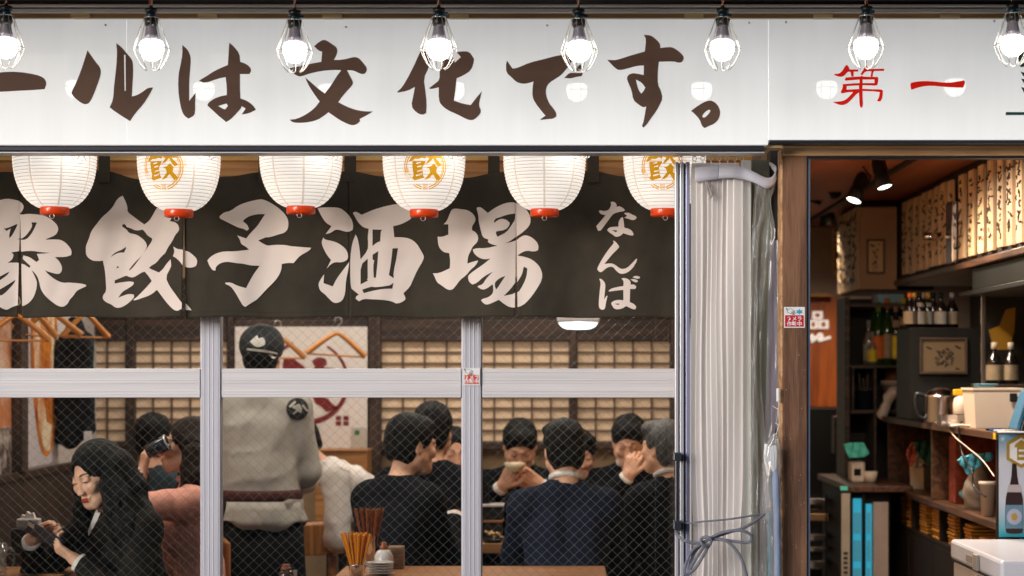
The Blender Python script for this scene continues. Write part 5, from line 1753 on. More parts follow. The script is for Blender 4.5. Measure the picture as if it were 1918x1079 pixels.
    fh.capsule(H(-0.013, -0.087, -0.071), H(0.013, -0.087, -0.071), 0.0075 * S, None, 0.006)
    fh.capsule(neck_top, c7, 0.046 * S, 0.050 * S, 0.03)
    add_field(b, fh)
    for q, sg in (('l', 1), ('r', -1)):
        a, e, w = arm[q]
        if hands and q in hands:
            hd = hands[q]
            fwd, nrm = Vector(hd[1]), Vector(hd[2])
            curl = hd[3] if len(hd) > 3 else 25
            th = hd[4] if len(hd) > 4 else 0.6
        else:
            fwd = (w - e).normalized() + (f0 * 0.2 if seated else -up * 0.3)
            nrm = -s0 * sg + f0 * -0.2
            curl, th = 24, 0.5
        pr = hand_prims(w, fwd, nrm, sg, curl, 0.1, th, S * (0.92 if fem else 1.0))
        ps_ = np.array([list(p[0]) for p in pr] + [list(p[1]) for p in pr])
        fa = Field(ps_.min(0) - 0.05, ps_.max(0) + 0.05, 0.0030 if fine else 0.005)
        for (p0, p1, r1, r2) in pr:
            fa.capsule(p0, p1, r1, r2, 0.004)
        fa.capsule(w - (w - e).normalized() * 0.05, w + Vector(fwd).normalized() * 0.012, 0.026 * S, 0.023 * S, 0.012)
        add_field(b, fa)
    body = b.build('body', SKIN, root)
    # ---- face details
    face = hands is not None or fine or abs(((yaw + hyaw + 180) % 360) - 180) < 110
    if face:
        for sg in (1, -1):
            pts = [H(sg * x, y, z) for x, y, z in ((0.013, -0.0905, 0.024), (0.024, -0.0915, 0.030), (0.037, -0.084, 0.031), (0.046, -0.072, 0.027))]
            MB().tube(sm([tuple(p) for p in pts], 4), [0.0022] * 6 + [0.0016] * 7, 6).build('eyebrow', LASH, root)
            pts = [H(sg * x, y, z) for x, y, z in ((0.016, -0.0885, 0.001), (0.024, -0.0925, 0.0015), (0.034, -0.0915, 0.0005), (0.043, -0.081, 0.0005))]
            MB().tube(sm([tuple(p) for p in pts], 4), [0.0012] * 6 + [0.0018] * 7, 6).build('eyelash', LASH, root)
        if fem or fine:
            fl = Field(H(0, -0.09, -0.066) - Vector((0.05, 0.05, 0.05)), H(0, -0.09, -0.066) + Vector((0.05, 0.05, 0.05)), 0.0022)
            fl.capsule(H(-0.016, -0.0885, -0.0615), H(0.016, -0.0885, -0.0615), 0.0062 * S, None, 0.003)
            fl.capsule(H(-0.012, -0.0885, -0.0705), H(0.012, -0.0885, -0.0705), 0.0072 * S, None, 0.003)
            m_ = MB()
            add_field(m_, fl)
            m_.build('lips', LIPS, root)
    # ---- hair
    if hair:
        hx = 0.21 * S
        drop = {'short': 0.16, 'long': 0.52, 'bob': 0.26, 'cap': 0.16}[hair] * S
        fr = Field(hc - Vector((hx, hx, drop)), hc + Vector((hx, hx, 0.19 * S)), 0.0050 if (fine or hair == 'long') else 0.0062)
        if hair in ('short', 'cap'):
            fr.ellipsoid(H(0, 0.020, 0.034), (0.084 * S, 0.101 * S, 0.092 * S), Rh, 0.02)
            fr.ellipsoid(H(0, 0.045, -0.025), (0.072 * S, 0.066 * S, 0.075 * S), Rh, 0.03)
            fr.ellipsoid(H(0.018, -0.050, 0.083), (0.058 * S, 0.042 * S, 0.030 * S), Rh, 0.03)
            # face, ears and nape stay free
            fr.ellipsoid(H(0, -0.125, -0.055), (0.098 * S, 0.092 * S, 0.118 * S), Rh, 0.012, cut=True)
            for sg in (1, -1):
                fr.ellipsoid(H(sg * 0.095, -0.01, -0.045), (0.034 * S, 0.040 * S, 0.048 * S), Rh, 0.010, cut=True)
            fr.ellipsoid(H(0, 0.09, -0.125), (0.11 * S, 0.075 * S, 0.055 * S), Rh, 0.010, cut=True)
        else:
            fr.ellipsoid(H(0, 0.020, 0.034), (0.086 * S, 0.104 * S, 0.092 * S), Rh, 0.02)
            fr.ellipsoid(H(0, 0.055, -0.03), (0.082 * S, 0.062 * S, 0.09 * S), Rh, 0.04)
            z1 = -0.16 if hair == 'bob' else -0.40
            for sg in (1, -1):
                for y, r in ((0.0, 0.027), (0.035, 0.034), (0.07, 0.034)):
                    a_ = H(sg * 0.072, y, 0.02)
                    m_ = H(sg * 0.088, y + 0.01, -0.09)
                    fr.capsule(a_, m_, r * S, r * S, 0.025)
                    if hair == 'long':
                        e_ = m_ - up * 0.17 * S + (Rh @ V(sg * 0.02, 0.0, 0)) - f0 * (-0.02 if y < 0.02 else 0.02)
                        e2 = e_ - up * 0.14 * S + (Rh @ V(sg * -0.005, 0.0, 0))
                        fr.capsule(m_, e_, r * S, r * 1.05 * S, 0.03)
                        fr.capsule(e_, e2, r * 1.05 * S, r * 0.55 * S, 0.03)
            if hair == 'long':
                for x in (-0.05, 0, 0.05):
                    a_ = H(x, 0.09, 0.0)
                    m_ = a_ - up * 0.22 * S - f0 * 0.015
                    fr.capsule(a_, m_, 0.036 * S, 0.036 * S, 0.03)
                    fr.capsule(m_, m_ - up * 0.17 * S, 0.036 * S, 0.020 * S, 0.03)
            fr.ellipsoid(H(-0.008 if fine else 0, -0.125, -0.040), (0.066 * S, 0.088 * S, 0.132 * S), Rh, 0.010, cut=True)
        ph = rn.uniform(0, 6)
        hi_ = Rh.transposed()
        q_ = np.array(hi_)
        def strands(X, Y, Z):
            x = q_[0, 0] * (X - hc.x) + q_[0, 1] * (Y - hc.y) + q_[0, 2] * (Z - hc.z)
            y = q_[1, 0] * (X - hc.x) + q_[1, 1] * (Y - hc.y) + q_[1, 2] * (Z - hc.z)
            an = np.arctan2(x, y + 0.02)
            return 0.0012 * np.sin(an * 23 + ph + Z * 25) + 0.0012 * np.sin(an * 51 + Z * 40 + ph) + (0.0012 * np.sin(Z * 70 + an * 6) if hair == 'short' else 0)
        fr.ripple(strands)
        m_ = MB()
        add_field(m_, fr)
        m_.build('hair', hair_mat, root)
    # ---- clothes
    fc = Field(lo, hi, 0.009 if fine else 0.012)
    g = 0.010
    torso(fc, g)
    upto = {'long': 0.84 if cuffs else 0.97, 'half': 0.12, 'rolled': 0.30}[sleeves]
    for q in 'lr':
        a, e, w = arm[q]
        fc.capsule(a, e, 0.056 * S + g, 0.047 * S + g, 0.035)
        fc.capsule(e, e + (w - e) * upto, 0.044 * S + g, (0.044 - 0.014 * upto) * S + g, 0.03)
        if sleeves != 'long':
            p1 = e + (w - e) * upto
            fc.capsule(p1 - (w - e).normalized() * 0.03, p1, 0.047 * S + g, None, 0.008)
    fc.below(pel - tu * ((hem if hem is not None else 0.10) * S), -tu)
    if vneck:
        p0 = c7 + tf * 0.12 * S - tu * 0.02 * S
        fc.capsule(p0 + tf * 0.02, p0 - tu * 0.26 * S + tf * 0.03, 0.058 * S, 0.010 * S, 0.006, cut=True)
    fc.capsule(c7 + tu * 0.02 * S, neck_top + tu * 0.05, 0.056 * S, 0.060 * S, 0.008, cut=True)
    pz = rn.uniform(0, 6)
    fc.ripple(lambda X, Y, Z: ripple * (0.4 - (1 - np.abs(np.sin(X * 21 + Y * 17 + pz + 1.6 * np.sin(Z * 5.5 + pz)))) ** 2 - 0.8 * (1 - np.abs(np.sin(X * 13 - Z * 19 + Y * 9 + pz * 2 + 1.2 * np.sin(Z * 8 + X * 9)))) ** 3))
    m_ = MB()
    add_field(m_, fc)
    m_.build(top_name, top, root)
    if vneck:
        fv = Field(c7 - Vector((0.25, 0.25, 0.42)), c7 + Vector((0.25, 0.25, 0.12)), 0.007)
        torso(fv, -0.002)
        fv.capsule(c7 + tu * 0.05 * S, neck_top + tu * 0.06, 0.050 * S, 0.056 * S, 0.006, cut=True)
        p0 = c7 + tf * 0.12 * S - tu * 0.01 * S
        fv.capsule(p0 + tf * 0.03, p0 - tu * 0.10 * S + tf * 0.03, 0.045 * S, 0.006 * S, 0.004, cut=True)
        m_ = MB()
        add_field(m_, fv)
        m_.build('shirt', SHIRT_W, root)
    if collar:
        m_ = MB()
        na = (neck_top - c7).normalized()
        pts = []
        for i in range(21):
            a = R(-160 + 320 * i / 20.0)
            pts.append(c7 + na * (0.040 + 0.010 * math.cos(a)) * S - tf * 0.056 * S * math.cos(a) + sl * 0.056 * S * math.sin(a) + tf * 0.004)
        m_.tube(pts, 0.0125 * S, 8)
        m_.build('collar', SHIRT_W, root)
    if cuffs:
        for q in cuffs:
            a, e, w = arm[q]
            u = (w - e).normalized()
            MB().tube([w - u * 0.060, w - u * 0.04, w - u * 0.006, w - u * 0.004], [0.033 * S, 0.036 * S, 0.0355 * S, 0.03 * S], 16).build('cuff', SHIRT_W, root)
    if legs:
        ft = Field(lo, [hi[0], hi[1], pel.z + 0.2], 0.016)
        legsf(ft, 0.010)
        for sg in (1, -1):
            ft.capsule(pel + tu * 0.06 * hipk + s0 * sg * 0.06 * hipk, pel + s0 * sg * 0.075 * S * hipk, 0.10 * S * hipk, 0.112 * S * hipk, 0.04)
        m_ = MB()
        add_field(m_, ft)
        m_.build('trousers', bottom, root)
    root['_'] = 0
    del root['_']
    return root, dict(H=H, Rh=Rh, arm=arm, c7=c7, pel=pel, tu=tu, tf=tf, s0=s0, f0=f0, sh=sh)
# ---------------------------------------------------------------- who sits and stands where
def on_back(px, py, d, name, loops, m, par, target, th=0.002):
    """print laid on the far side of a body: project the outline along the view onto its mesh"""
    from mathutils.bvhtree import BVHTree
    off = origin_of(target)
    bv = BVHTree.FromPolygons([v.co + off for v in target.data.vertices], [tuple(p.vertices) for p in target.data.polygons])
    b = MB()
    for l in loops:
        v2, tris = tri2d(l)
        bm = bmesh.new()
        vv = [bm.verts.new((p.x, p.y, 0)) for p in v2]
        for t in tris:
            bm.faces.new([vv[i] for i in t])
        for k, no in ((0, (1, 0, 0)), (1, (0, 1, 0))):
            q0, q1 = min(p[k] for p in v2), max(p[k] for p in v2)
            for c_ in np.arange(math.ceil(q0 / 4) * 4, q1, 4):
                bmesh.ops.bisect_plane(bm, geom=bm.verts[:] + bm.edges[:] + bm.faces[:], plane_co=(c_, c_, 0), plane_no=no)
        bm.verts.index_update()
        v2 = [w.co.copy() for w in bm.verts]
        tris = [tuple(w.index for w in f.verts) for f in bm.faces]
        bm.free()
        vs = []
        for p in v2:
            o_ = cam.location
            dr = (P(p.x, p.y, 8.0) - o_).normalized()
            hit = bv.ray_cast(o_, dr)
            vs.append((hit[0] - dr * th) if hit[0] is not None else P(p.x, p.y, d))
        b.add(vs, tris, True)
    return b.build(name, m, par)
D1 = 7.08
wr = P(112, 1022, 6.98)   # near hand, holding the phone from below
wl = P(52, 1000, 7.02)
p1, q1 = person('woman with long black hair bending over her phone at the window table', P(182, 888, D1), -40, 'woman', lean=14, pitch=20, hyaw=6, roll=-8,
                hair='long', top=PLAID, bottom=SUIT_K, vneck=True, collar=False, fine=True, legs=True, cuffs='lr', top_name='blazer', ripple=0.003,
                hands={'l': (P(143, 1050, 6.94), (-0.62, 0.05, 0.42), (0.15, 0.5, 0.8), (30, 34, 36, 38), 1.0),
                       'r': (P(58, 1012, 7.05), (0.50, -0.15, 0.36), (0.1, -0.5, -0.75), (22, 26, 30, 34), 0.9)},
                poles={'l': (0.4, -0.4, -0.9), 'r': (-0.6, 0.5, -0.8)})
# her hair falls in a broad mass over the far shoulder and in a thin lock on the near side
fx = Field(P(130, 1100, 7.3) + V(0, -0.55, 0), P(320, 830, 7.3) + V(0, 0.15, 0), 0.006)
def lock(pts, r0, r1, k=0.03):
    q = [P(x, y, d) for x, y, d in pts]
    n_ = len(q) - 1
    for i in range(n_):
        fx.capsule(q[i], q[i + 1], r0 + (r1 - r0) * i / n_, r0 + (r1 - r0) * (i + 1) / n_, k)
lock([(214, 862, 7.12), (240, 905, 7.10), (262, 965, 7.08), (272, 1030, 7.06)], 0.045, 0.050)
lock([(206, 880, 7.05), (222, 930, 7.02), (236, 985, 7.0), (244, 1040, 6.99)], 0.036, 0.040)
lock([(204, 870, 7.03), (200, 910, 7.0), (208, 955, 6.985), (218, 1005, 6.98)], 0.020, 0.022)
lock([(150, 880, 7.10), (147, 915, 7.10), (146, 955, 7.09), (150, 990, 7.08)], 0.016, 0.010)
fx.ripple(lambda X, Y, Z: 0.0022 * np.sin(X * 150 + Y * 90 + Z * 14) + 0.0014 * np.sin(X * 330 - Y * 160 + Z * 22))
m_ = MB()
add_field(m_, fx)
m_.build('hair_lock', HAIR_B, p1)
blz = [c for c in p1.children if c.name.startswith('blazer')][0]
on_back(0, 0, D1, 'shirt_front', [[[(183, 948), (191, 953), (182, 975), (166, 1004), (163, 1002), (168, 985)]]], SHIRT_W, blz, blz, 0.006)
ph = thing('phone', P(92, 1003, 6.95), 'dark smartphone held by the woman at the window table', 'phone')
px_ = V(0.86, -0.08, -0.50).normalized()
pn_ = V(-0.30, -0.72, -0.62)
pn_ = (pn_ - px_ * pn_.dot(px_)).normalized()
Mp = Matrix.Translation(P(84, 1004, 6.955)) @ Matrix((px_, (-pn_).cross(px_), -pn_)).transposed().to_4x4()
MB().bbox((-0.075, -0.036, -0.004), (0.075, 0.036, 0.004), 0.0035, M=Mp).build('case', mat('slate phone case', srgb(62, 62, 70), rough=0.2, metal=0.4), ph)
MB().bbox((-0.071, -0.033, 0.0041), (0.071, 0.033, 0.0050), 0.0004, M=Mp).build('screen', mat('phone glass', (0.02, 0.02, 0.025), rough=0.08), ph)
MB().bbox((-0.072, -0.033, -0.0075), (-0.045, -0.012, -0.0041), 0.001, M=Mp).build('camera_bump', M_steel, ph)

D2 = 7.75
p2, q2 = person('woman in a salmon blouse raising a cup to her mouth', P(352, 836, D2), -82, 'woman', lean=3, pitch=-8, hyaw=6, hair='long', hair_mat=HAIR_BR, top=SALMON, bottom=SUIT_K,
                sleeves='rolled', collar=False, fine=True, ripple=0.004, top_name='blouse', cuffs=None,
                hands={'l': (P(266, 890, D2 - 0.10), (0.16, 0.05, 0.9), (0.75, 0.5, -0.1), (36, 40, 44, 48), 0.7),
                       'r': (P(300, 955, D2 + 0.1), (-0.8, -0.1, 0.1), (0, 0, -1), 30)},
                poles={'l': (-0.5, -1.0, -0.35), 'r': (0.3, 0.3, -0.9)})
na2 = q2['tu']
c2_ = q2['c7']
MB().tube([c2_ + na2 * (0.030 + 0.006 * math.cos(t)) + (-q2['tf'] * math.cos(t) + q2['s0'] * math.sin(t)) * 0.060 for t in [i * 0.3307 for i in range(19)]], 0.016, 8, closed=True).build('collar', SALMON, p2)
for q in 'lr':
    a_, e_, w_ = q2['arm'][q]
    u_ = (w_ - e_).normalized()
    k_ = e_ + (w_ - e_) * 0.30
    MB().tube([k_ - u_ * 0.022, k_ - u_ * 0.018, k_ + u_ * 0.018, k_ + u_ * 0.021], [0.044, 0.056, 0.054, 0.040], 18).build('sleeve_band', SALMON, p2)
fx2 = Field(P(330, 1010, 7.5) + V(0, -0.1, 0), P(400, 820, 7.5) + V(0, 0.4, 0), 0.006)
for pts in ([(368, 842, 7.64), (373, 890, 7.62), (374, 940, 7.62), (371, 985, 7.63)], [(356, 846, 7.65), (363, 890, 7.62), (366, 935, 7.61), (366, 965, 7.61)]):
    for u0, u1 in zip(pts, pts[1:]):
        fx2.capsule(P(*u0), P(*u1), 0.030, 0.028, 0.02)
fx2.ripple(lambda X, Y, Z: 0.002 * np.sin(X * 190 + Y * 90 + Z * 12))
m_ = MB()
add_field(m_, fx2)
m_.build('hair_lock', HAIR_BR, p2)
cup = thing('cup', P(297, 858, D2 - 0.1), 'dark drinking cup at the mouth of the woman in salmon', 'cup')
Mc = Matrix.Translation(P(295, 838, D2 - 0.13)) @ Matrix.Rotation(R(64), 4, 'Y')
MB().lathe([(0.0, -0.045), (0.026, -0.045), (0.033, 0.045), (0.030, 0.045), (0.024, -0.038), (0.0, -0.038)], Mc.to_translation(), 20, M=Mc.to_3x3()).build('cup_body', mat('dark glazed cup', srgb(40, 44, 56), rough=0.2, var=0.2), cup)
MB().lathe([(0.0334, 0.040), (0.0346, 0.0455), (0.030, 0.0456)], Mc.to_translation(), 20, M=Mc.to_3x3()).build('rim', M_steel, cup)
wt = thing('watch', P(268, 889, D2 - 0.14), 'black smart watch on the raised wrist of the woman in salmon', 'watch')
a_, e_, w_ = q2['arm']['l']
u_ = (w_ - e_).normalized()
wp_ = w_ - u_ * 0.012
pts = []
o1 = u_.orthogonal().normalized()
o2 = u_.cross(o1)
MB().tube([wp_ + (o1 * math.cos(t) + o2 * math.sin(t)) * 0.0285 for t in [i * 0.449 for i in range(14)]], 0.0045, 6, closed=True).build('strap', M_black, wt)
MB().bbox((-0.018, -0.006, -0.020), (0.018, 0.006, 0.020), 0.004, M=Matrix.Translation(wp_ + V(-0.006, -0.031, 0)) @ Matrix.Rotation(R(12), 4, 'Y')).build('dial', mat('watch glass', (0.01, 0.01, 0.012), rough=0.06), wt)

person('man in a dark teal shirt sitting behind the woman in salmon, seen from behind', P(290, 822, 9.0), 165, 'man', lean=8, hair='short', top=TEAL_S, collar=False, top_name='shirt')

# the standing cook
D4 = 8.35
p4, q4 = person('cook standing with his back to the window, in a greige shirt and black cap', P(492, 664, D4), 176, 'man', lean=3, hair='short', top=GREIGE, bottom=APRON, seated=False,
                sleeves='rolled', collar=False, hem=0.03, ripple=0.007, width=0.90, top_name='shirt', hipk=0.78,
                hands={'l': (P(440, 950, D4 + 0.14), (0.25, 0.5, -0.8), (1, 0, 0), 20), 'r': (P(560, 925, D4 + 0.20), (-0.5, 0.5, -0.6), (-1, 0, 0), 20)},
                poles={'l': (-0.25, -0.6, -0.2), 'r': (0.3, -0.6, -0.2)})
H4 = q4['H']
fcap = Field(H4(0, 0, 0) - Vector((0.2, 0.2, 0.1)), H4(0, 0, 0) + Vector((0.2, 0.2, 0.2)), 0.006)
fcap.ellipsoid(H4(0, 0.020, 0.040), (0.097, 0.112, 0.094), q4['Rh'], 0.01)
fcap.below(H4(0, 0, -0.012), -(q4['Rh'] @ V(0, 0, 1)))
fcap.capsule(H4(-0.05, -0.10, 0.02), H4(0.05, -0.10, 0.02), 0.012, None, 0.02)
m_ = MB()
add_field(m_, fcap)
cap = m_.build('cap', mat('black cap cloth', srgb(24, 28, 32), rough=0.75, var=0.2, scale=10), p4)
M_capprint = mat('cap print', srgb(206, 204, 198), rough=0.8)
on_back(0, 0, D4 - 0.1, 'cap_print', [[chaikin([(468, 640), (476, 632), (482, 628), (484, 634), (492, 632), (497, 638), (496, 646), (488, 650), (478, 650)])], [[(462, 652), (500, 656), (520, 661), (520, 664), (496, 660), (462, 656)]], [[(504, 664), (512, 666), (518, 668), (514, 672), (505, 669)]]], M_capprint, cap, cap, 0.003)
shirt4 = [c for c in p4.children if c.name.startswith('shirt')][0]
ring = [(557 + 21 * math.cos(i * 0.3307), 766 + 21 * math.sin(i * 0.3307)) for i in range(19)]
M_emb = mat('shirt crest ink', srgb(34, 36, 40), rough=0.85)
M_emb2 = mat('shirt crest light', srgb(190, 186, 178), rough=0.85)
on_back(0, 0, D4 - 0.1, 'crest_disc', [[ring]], M_emb, shirt4, shirt4, 0.003)
rr_ = random.Random(5)
bl = []
for i in range(11):
    a = rr_.uniform(0, 6.28)
    r = rr_.uniform(3, 16)
    x, y = 557 + r * math.cos(a), 766 + r * math.sin(a)
    t = rr_.uniform(0, 3)
    l, w = rr_.uniform(4, 8), rr_.uniform(1.2, 2.4)
    bl.append([[(x + l * math.cos(t) - w * math.sin(t), y + l * math.sin(t) + w * math.cos(t)), (x - l * math.cos(t) - w * math.sin(t), y - l * math.sin(t) + w * math.cos(t)), (x - l * math.cos(t) + w * math.sin(t), y - l * math.sin(t) - w * math.cos(t)), (x + l * math.cos(t) + w * math.sin(t), y + l * math.sin(t) - w * math.cos(t))]])
on_back(0, 0, D4 - 0.1, 'crest_marks', bl, M_emb2, shirt4, shirt4, 0.005)
# sash and shirt tail
pel4, s4, f4 = q4['pel'], q4['s0'], q4['f0']
wz4 = wz(925, D4)
def ringband(zs, rads, nm, m, wav=0.0):
    b = MB()
    C = 40
    vs = []
    for z, (rx, ry) in zip(zs, rads):
        for i in range(C):
            a = 2 * math.pi * i / C
            k = 1 + wav * (z < zs[0]) * (0.6 * math.sin(7 * a + z * 30) + 0.4 * math.sin(13 * a))
            zz = z - (wav * 0.35 * (math.sin(3 * a + 1) + 0.5 * math.sin(8 * a)) if z == zs[-1] else 0)
            c = Vector((pel4.x, pel4.y, 0)) + s4 * rx * k * math.cos(a) + f4 * (ry * k * math.sin(a)) + V(0, 0, zz)
            vs.append(c)
    b.add(vs, [(j * C + i, j * C + (i + 1) % C, (j + 1) * C + (i + 1) % C, (j + 1) * C + i) for j in range(len(zs) - 1) for i in range(C)], True)
    o = b.build(nm, m, p4)
    so = o.modifiers.new('thickness', 'SOLIDIFY')
    so.thickness = 0.004
ringband([wz(914, D4), wz(919, D4), wz(930, D4), wz(934, D4)], [(0.182, 0.140), (0.187, 0.145), (0.187, 0.145), (0.183, 0.142)], 'sash', MAROON)
ringband([wz(935, D4), wz(950, D4), wz(968, D4), wz(980, D4)], [(0.184, 0.143), (0.192, 0.150), (0.202, 0.158), (0.206, 0.162)], 'shirt_tail', GREIGE, 0.05)
ringband([wz(960, D4), wz(1040, D4), wz(1250, D4)], [(0.188, 0.145), (0.198, 0.155), (0.22, 0.175)], 'apron', APRON, 0.03)

for q in 'lr':
    a_, e_, w_ = q4['arm'][q]
    u_ = (w_ - e_).normalized()
    c_ = e_ + (w_ - e_) * 0.34
    MB().tube([c_ - u_ * 0.028, c_ - u_ * 0.024, c_ + u_ * 0.022, c_ + u_ * 0.026], [0.05, 0.063, 0.061, 0.046], 18).build('rolled_cuff', SHIRT_W, p4)
# a second cook bending forward
D5 = 9.0
p5, q5 = person('cook in a white shirt and apron straps bending forward beside the standing cook', P(556, 832, D5), -84, 'man', lean=58, pitch=30, hair='short', top=SHIRT_W, bottom=APRON, seated=False,
                sleeves='half', collar=False, hem=0.02, ripple=0.008, top_name='shirt',
                hands={'l': (P(560, 985, D5 - 0.1), (-0.5, 0, -0.8), (0, 1, 0), 25), 'r': (P(550, 990, D5 + 0.2), (-0.5, 0, -0.8), (0, 1, 0), 25)})
shirt5 = [c for c in p5.children if c.name.startswith('shirt')][0]
on_back(0, 0, D5, 'apron_strap', [[[(655, 880), (664, 882), (668, 940), (676, 1000), (668, 1002), (660, 950)]], [[(640, 868), (660, 880), (658, 886), (636, 874)]]], M_banner, shirt5, shirt5, 0.006)

# diners
person('man in a dark jacket with his ear towards the street, left of the silver mullion', P(772, 832, 7.95), 146, 'man', lean=16, hyaw=-20, pitch=8, hair='short', top=SUIT_K, width=0.84, collar=False, size=1.04,
       hands={'l': (P(735, 985, 8.3), (0, 0.8, 0.1), (0, 0, -1), 25), 'r': (P(850, 965, 8.15), (0.3, 0.8, 0.0), (0, 0, -1), 25)}, cuffs='r', poles={'l': (-0.2, -0.3, -1), 'r': (0.1, -0.3, -1)})
person('diner with dark hair sitting behind the man whose ear shows', P(812, 806, 8.75), 168, 'man', lean=8, hair='short', top=SUIT_K, collar=False, size=1.08)
person('person in a brown patterned top facing the street, half behind the silver mullion', P(851, 848, 9.15), 12, 'woman', lean=6, pitch=8, hair='bob', top=BROWN_S, collar=False, top_name='top',
       hands={'l': (P(872, 950, 8.95), (-0.3, -0.3, 0.6), (-1, 0, 0), 40), 'r': (P(832, 944, 8.9), (0.4, -0.2, 0.4), (1, 0, 0), 40)})
person('man in a black suit looking down over a bowl he holds', P(974, 834, 9.15), -12, 'man', lean=10, pitch=34, hyaw=14, hair='short', top=SUIT_K, vneck=True, cuffs='lr',
       hands={'r': (P(940, 912, 8.92), (0.35, -0.25, 0.55), (0.6, 0.3, 0.5), 40), 'l': (P(1010, 905, 8.95), (-0.5, -0.2, 0.3), (-0.6, 0.2, 0.4), 40)}, poles={'r': (-0.6, -0.2, -0.8), 'l': (0.6, -0.2, -0.8)})
bo = thing('bowl', P(962, 884, 8.86), 'pale rice bowl held by the man looking down', 'bowl')
MB().lathe([(0.0, 0.0), (0.028, 0.0), (0.03, 0.006), (0.042, 0.018), (0.050, 0.042), (0.047, 0.042), (0.038, 0.02), (0.0, 0.010)], P(964, 884, 8.86), 24).build('bowl_body', mat('cream glaze', srgb(206, 188, 158), rough=0.25), bo)
person('man in a navy suit sitting with his back to the window, white collar showing', P(1056, 842, 7.85), 182, 'man', lean=10, pitch=6, hyaw=10, hair='short', top=SUIT_N, width=0.92, size=1.03,
       hands={'l': (P(990, 985, 8.2), (0.1, 0.9, 0.2), (0, 0, -1), 25), 'r': (P(1120, 990, 8.2), (-0.1, 0.9, 0.2), (0, 0, -1), 25)}, poles={'l': (-0.3, -0.2, -1), 'r': (0.3, -0.2, -1)})
person('diner in a white shirt facing the street, mostly hidden by the navy suit', P(1084, 852, 9.25), 8, 'man', lean=6, pitch=12, hair='short', top=SHIRT_W, collar=True, top_name='shirt', width=1.15)
person('man in a black suit resting his mouth on his folded hand', P(1178, 826, 9.1), -16, 'man', lean=12, pitch=24, hyaw=10, hair='short', top=SUIT_K, vneck=True, cuffs='r',
       hands={'r': (P(1176, 892, 8.88), (0.25, 0.0, 0.75), (0.3, 0.9, 0.2), (62, 66, 70, 72), 0.4), 'l': (P(1215, 960, 8.9), (-0.8, -0.2, 0.1), (0, 0, -1), 30)}, poles={'r': (-0.5, -0.3, -0.9)})
person('grey haired man in a dark suit at the right edge of the window', P(1243, 838, 8.35), 205, 'man', lean=10, hyaw=20, hair='short', hair_mat=HAIR_G, top=SUIT_K, width=0.88)
# the black coat hanging on the wall behind the woman with the phone
coat = thing('hanging_coat', P(142, 835, DCO), 'black coat hanging beside the dumpling poster, its hood at the curtain hem', 'coat')
fk = Field(P(95, 850, DCO) + V(0, -0.12, 0), P(195, 560, DCO) + V(0, 0.12, 0), 0.009)
cpt = lambda x, y, dy=0.0: P(x, y, DCO) + V(0, dy, 0)
fk.capsule(cpt(140, 600), cpt(142, 622), 0.028, 0.048, 0.03)
fk.capsule(cpt(122, 640), cpt(160, 638), 0.04, 0.04, 0.03)
fk.capsule(cpt(128, 650), cpt(128, 820), 0.045, 0.058, 0.03)
fk.capsule(cpt(154, 650), cpt(156, 800), 0.045, 0.062, 0.03)
fk.capsule(cpt(116, 655, -0.02), cpt(114, 770, -0.03), 0.028, 0.026, 0.02)
fk.capsule(cpt(168, 655, -0.02), cpt(172, 770, -0.03), 0.030, 0.026, 0.02)
fk.ripple(lambda X, Y, Z: 0.007 * np.sin(X * 55 + Z * 6) * np.sin(Z * 9 + 1.0) + 0.004 * np.sin(X * 90 - Z * 20))
m_ = MB()
add_field(m_, fk)
m_.build('coat_body', M_coat, coat)
MB().tube([cpt(140, 600, 0.0), cpt(140, 585, 0.0), cpt(140, 580, 0.05)], 0.004, 6).build('hook', M_steel, coat)
tg = thing('white_card', P(162, 830, DCO - 0.14), 'white folded card leaning below the black coat', 'card')
MB().bbox(P(157, 808, DCO - 0.14), P(172, 840, DCO - 0.14) + V(0, 0.004, 0), 0.001).build('card', M_stick, tg)
# ---------------------------------------------------------------- lamps of the dining room, the ceiling ones unseen and added to light it
M_lampglass = glow('lamp diffuser', (1.0, 0.97, 0.94, 1), 3.0)
def room_lamp(x, y, z, w, d, e, label, col=(1.0, 0.86, 0.72), grp='added dining room ceiling lamps'):
    root = thing('added_ceiling_lamp', (x, y, z), label, 'lamp', grp)
    MB().bbox((x - w / 2, y - d / 2, z + 0.02), (x + w / 2, y + d / 2, z + 0.07), 0.006).build('housing', M_white_alu, root)
    MB().bbox((x - w / 2 + 0.01, y - d / 2 + 0.01, z), (x + w / 2 - 0.01, y + d / 2 - 0.01, z + 0.0195), 0.004).build('diffuser', M_lampglass, root)
    MB().tube([(x, y, z + 0.07), (x, y, 2.6)], 0.008, 8).build('rod', M_black, root)
    li = bpy.data.lights.new('lamp_light', 'AREA')
    li.shape = 'RECTANGLE'
    li.size, li.size_y = w, d
    li.energy = e
    li.color = col
    lo_ = bpy.data.objects.new('lamp_light', li)
    COL.objects.link(lo_)
    lo_.parent = root
    lo_.location = (0, 0, -0.01)
    return root
LE = 8.2
room_lamp(-1.9, 7.7, 2.36, 0.9, 0.2, LE, 'added, unseen white ceiling lamp over the window table at the left')
room_lamp(-0.7, 7.6, 2.36, 0.9, 0.2, LE, 'added, unseen white ceiling lamp over the middle window table')
room_lamp(0.15, 8.5, 2.36, 0.6, 0.2, LE, 'added, unseen white ceiling lamp over the suited diners')
room_lamp(-1.6, 9.4, 2.36, 0.9, 0.2, LE, 'added, unseen white ceiling lamp near the shoji screens at the left')
room_lamp(-0.3, 9.5, 2.36, 0.9, 0.2, LE, 'added, unseen white ceiling lamp near the shoji screens at the right')
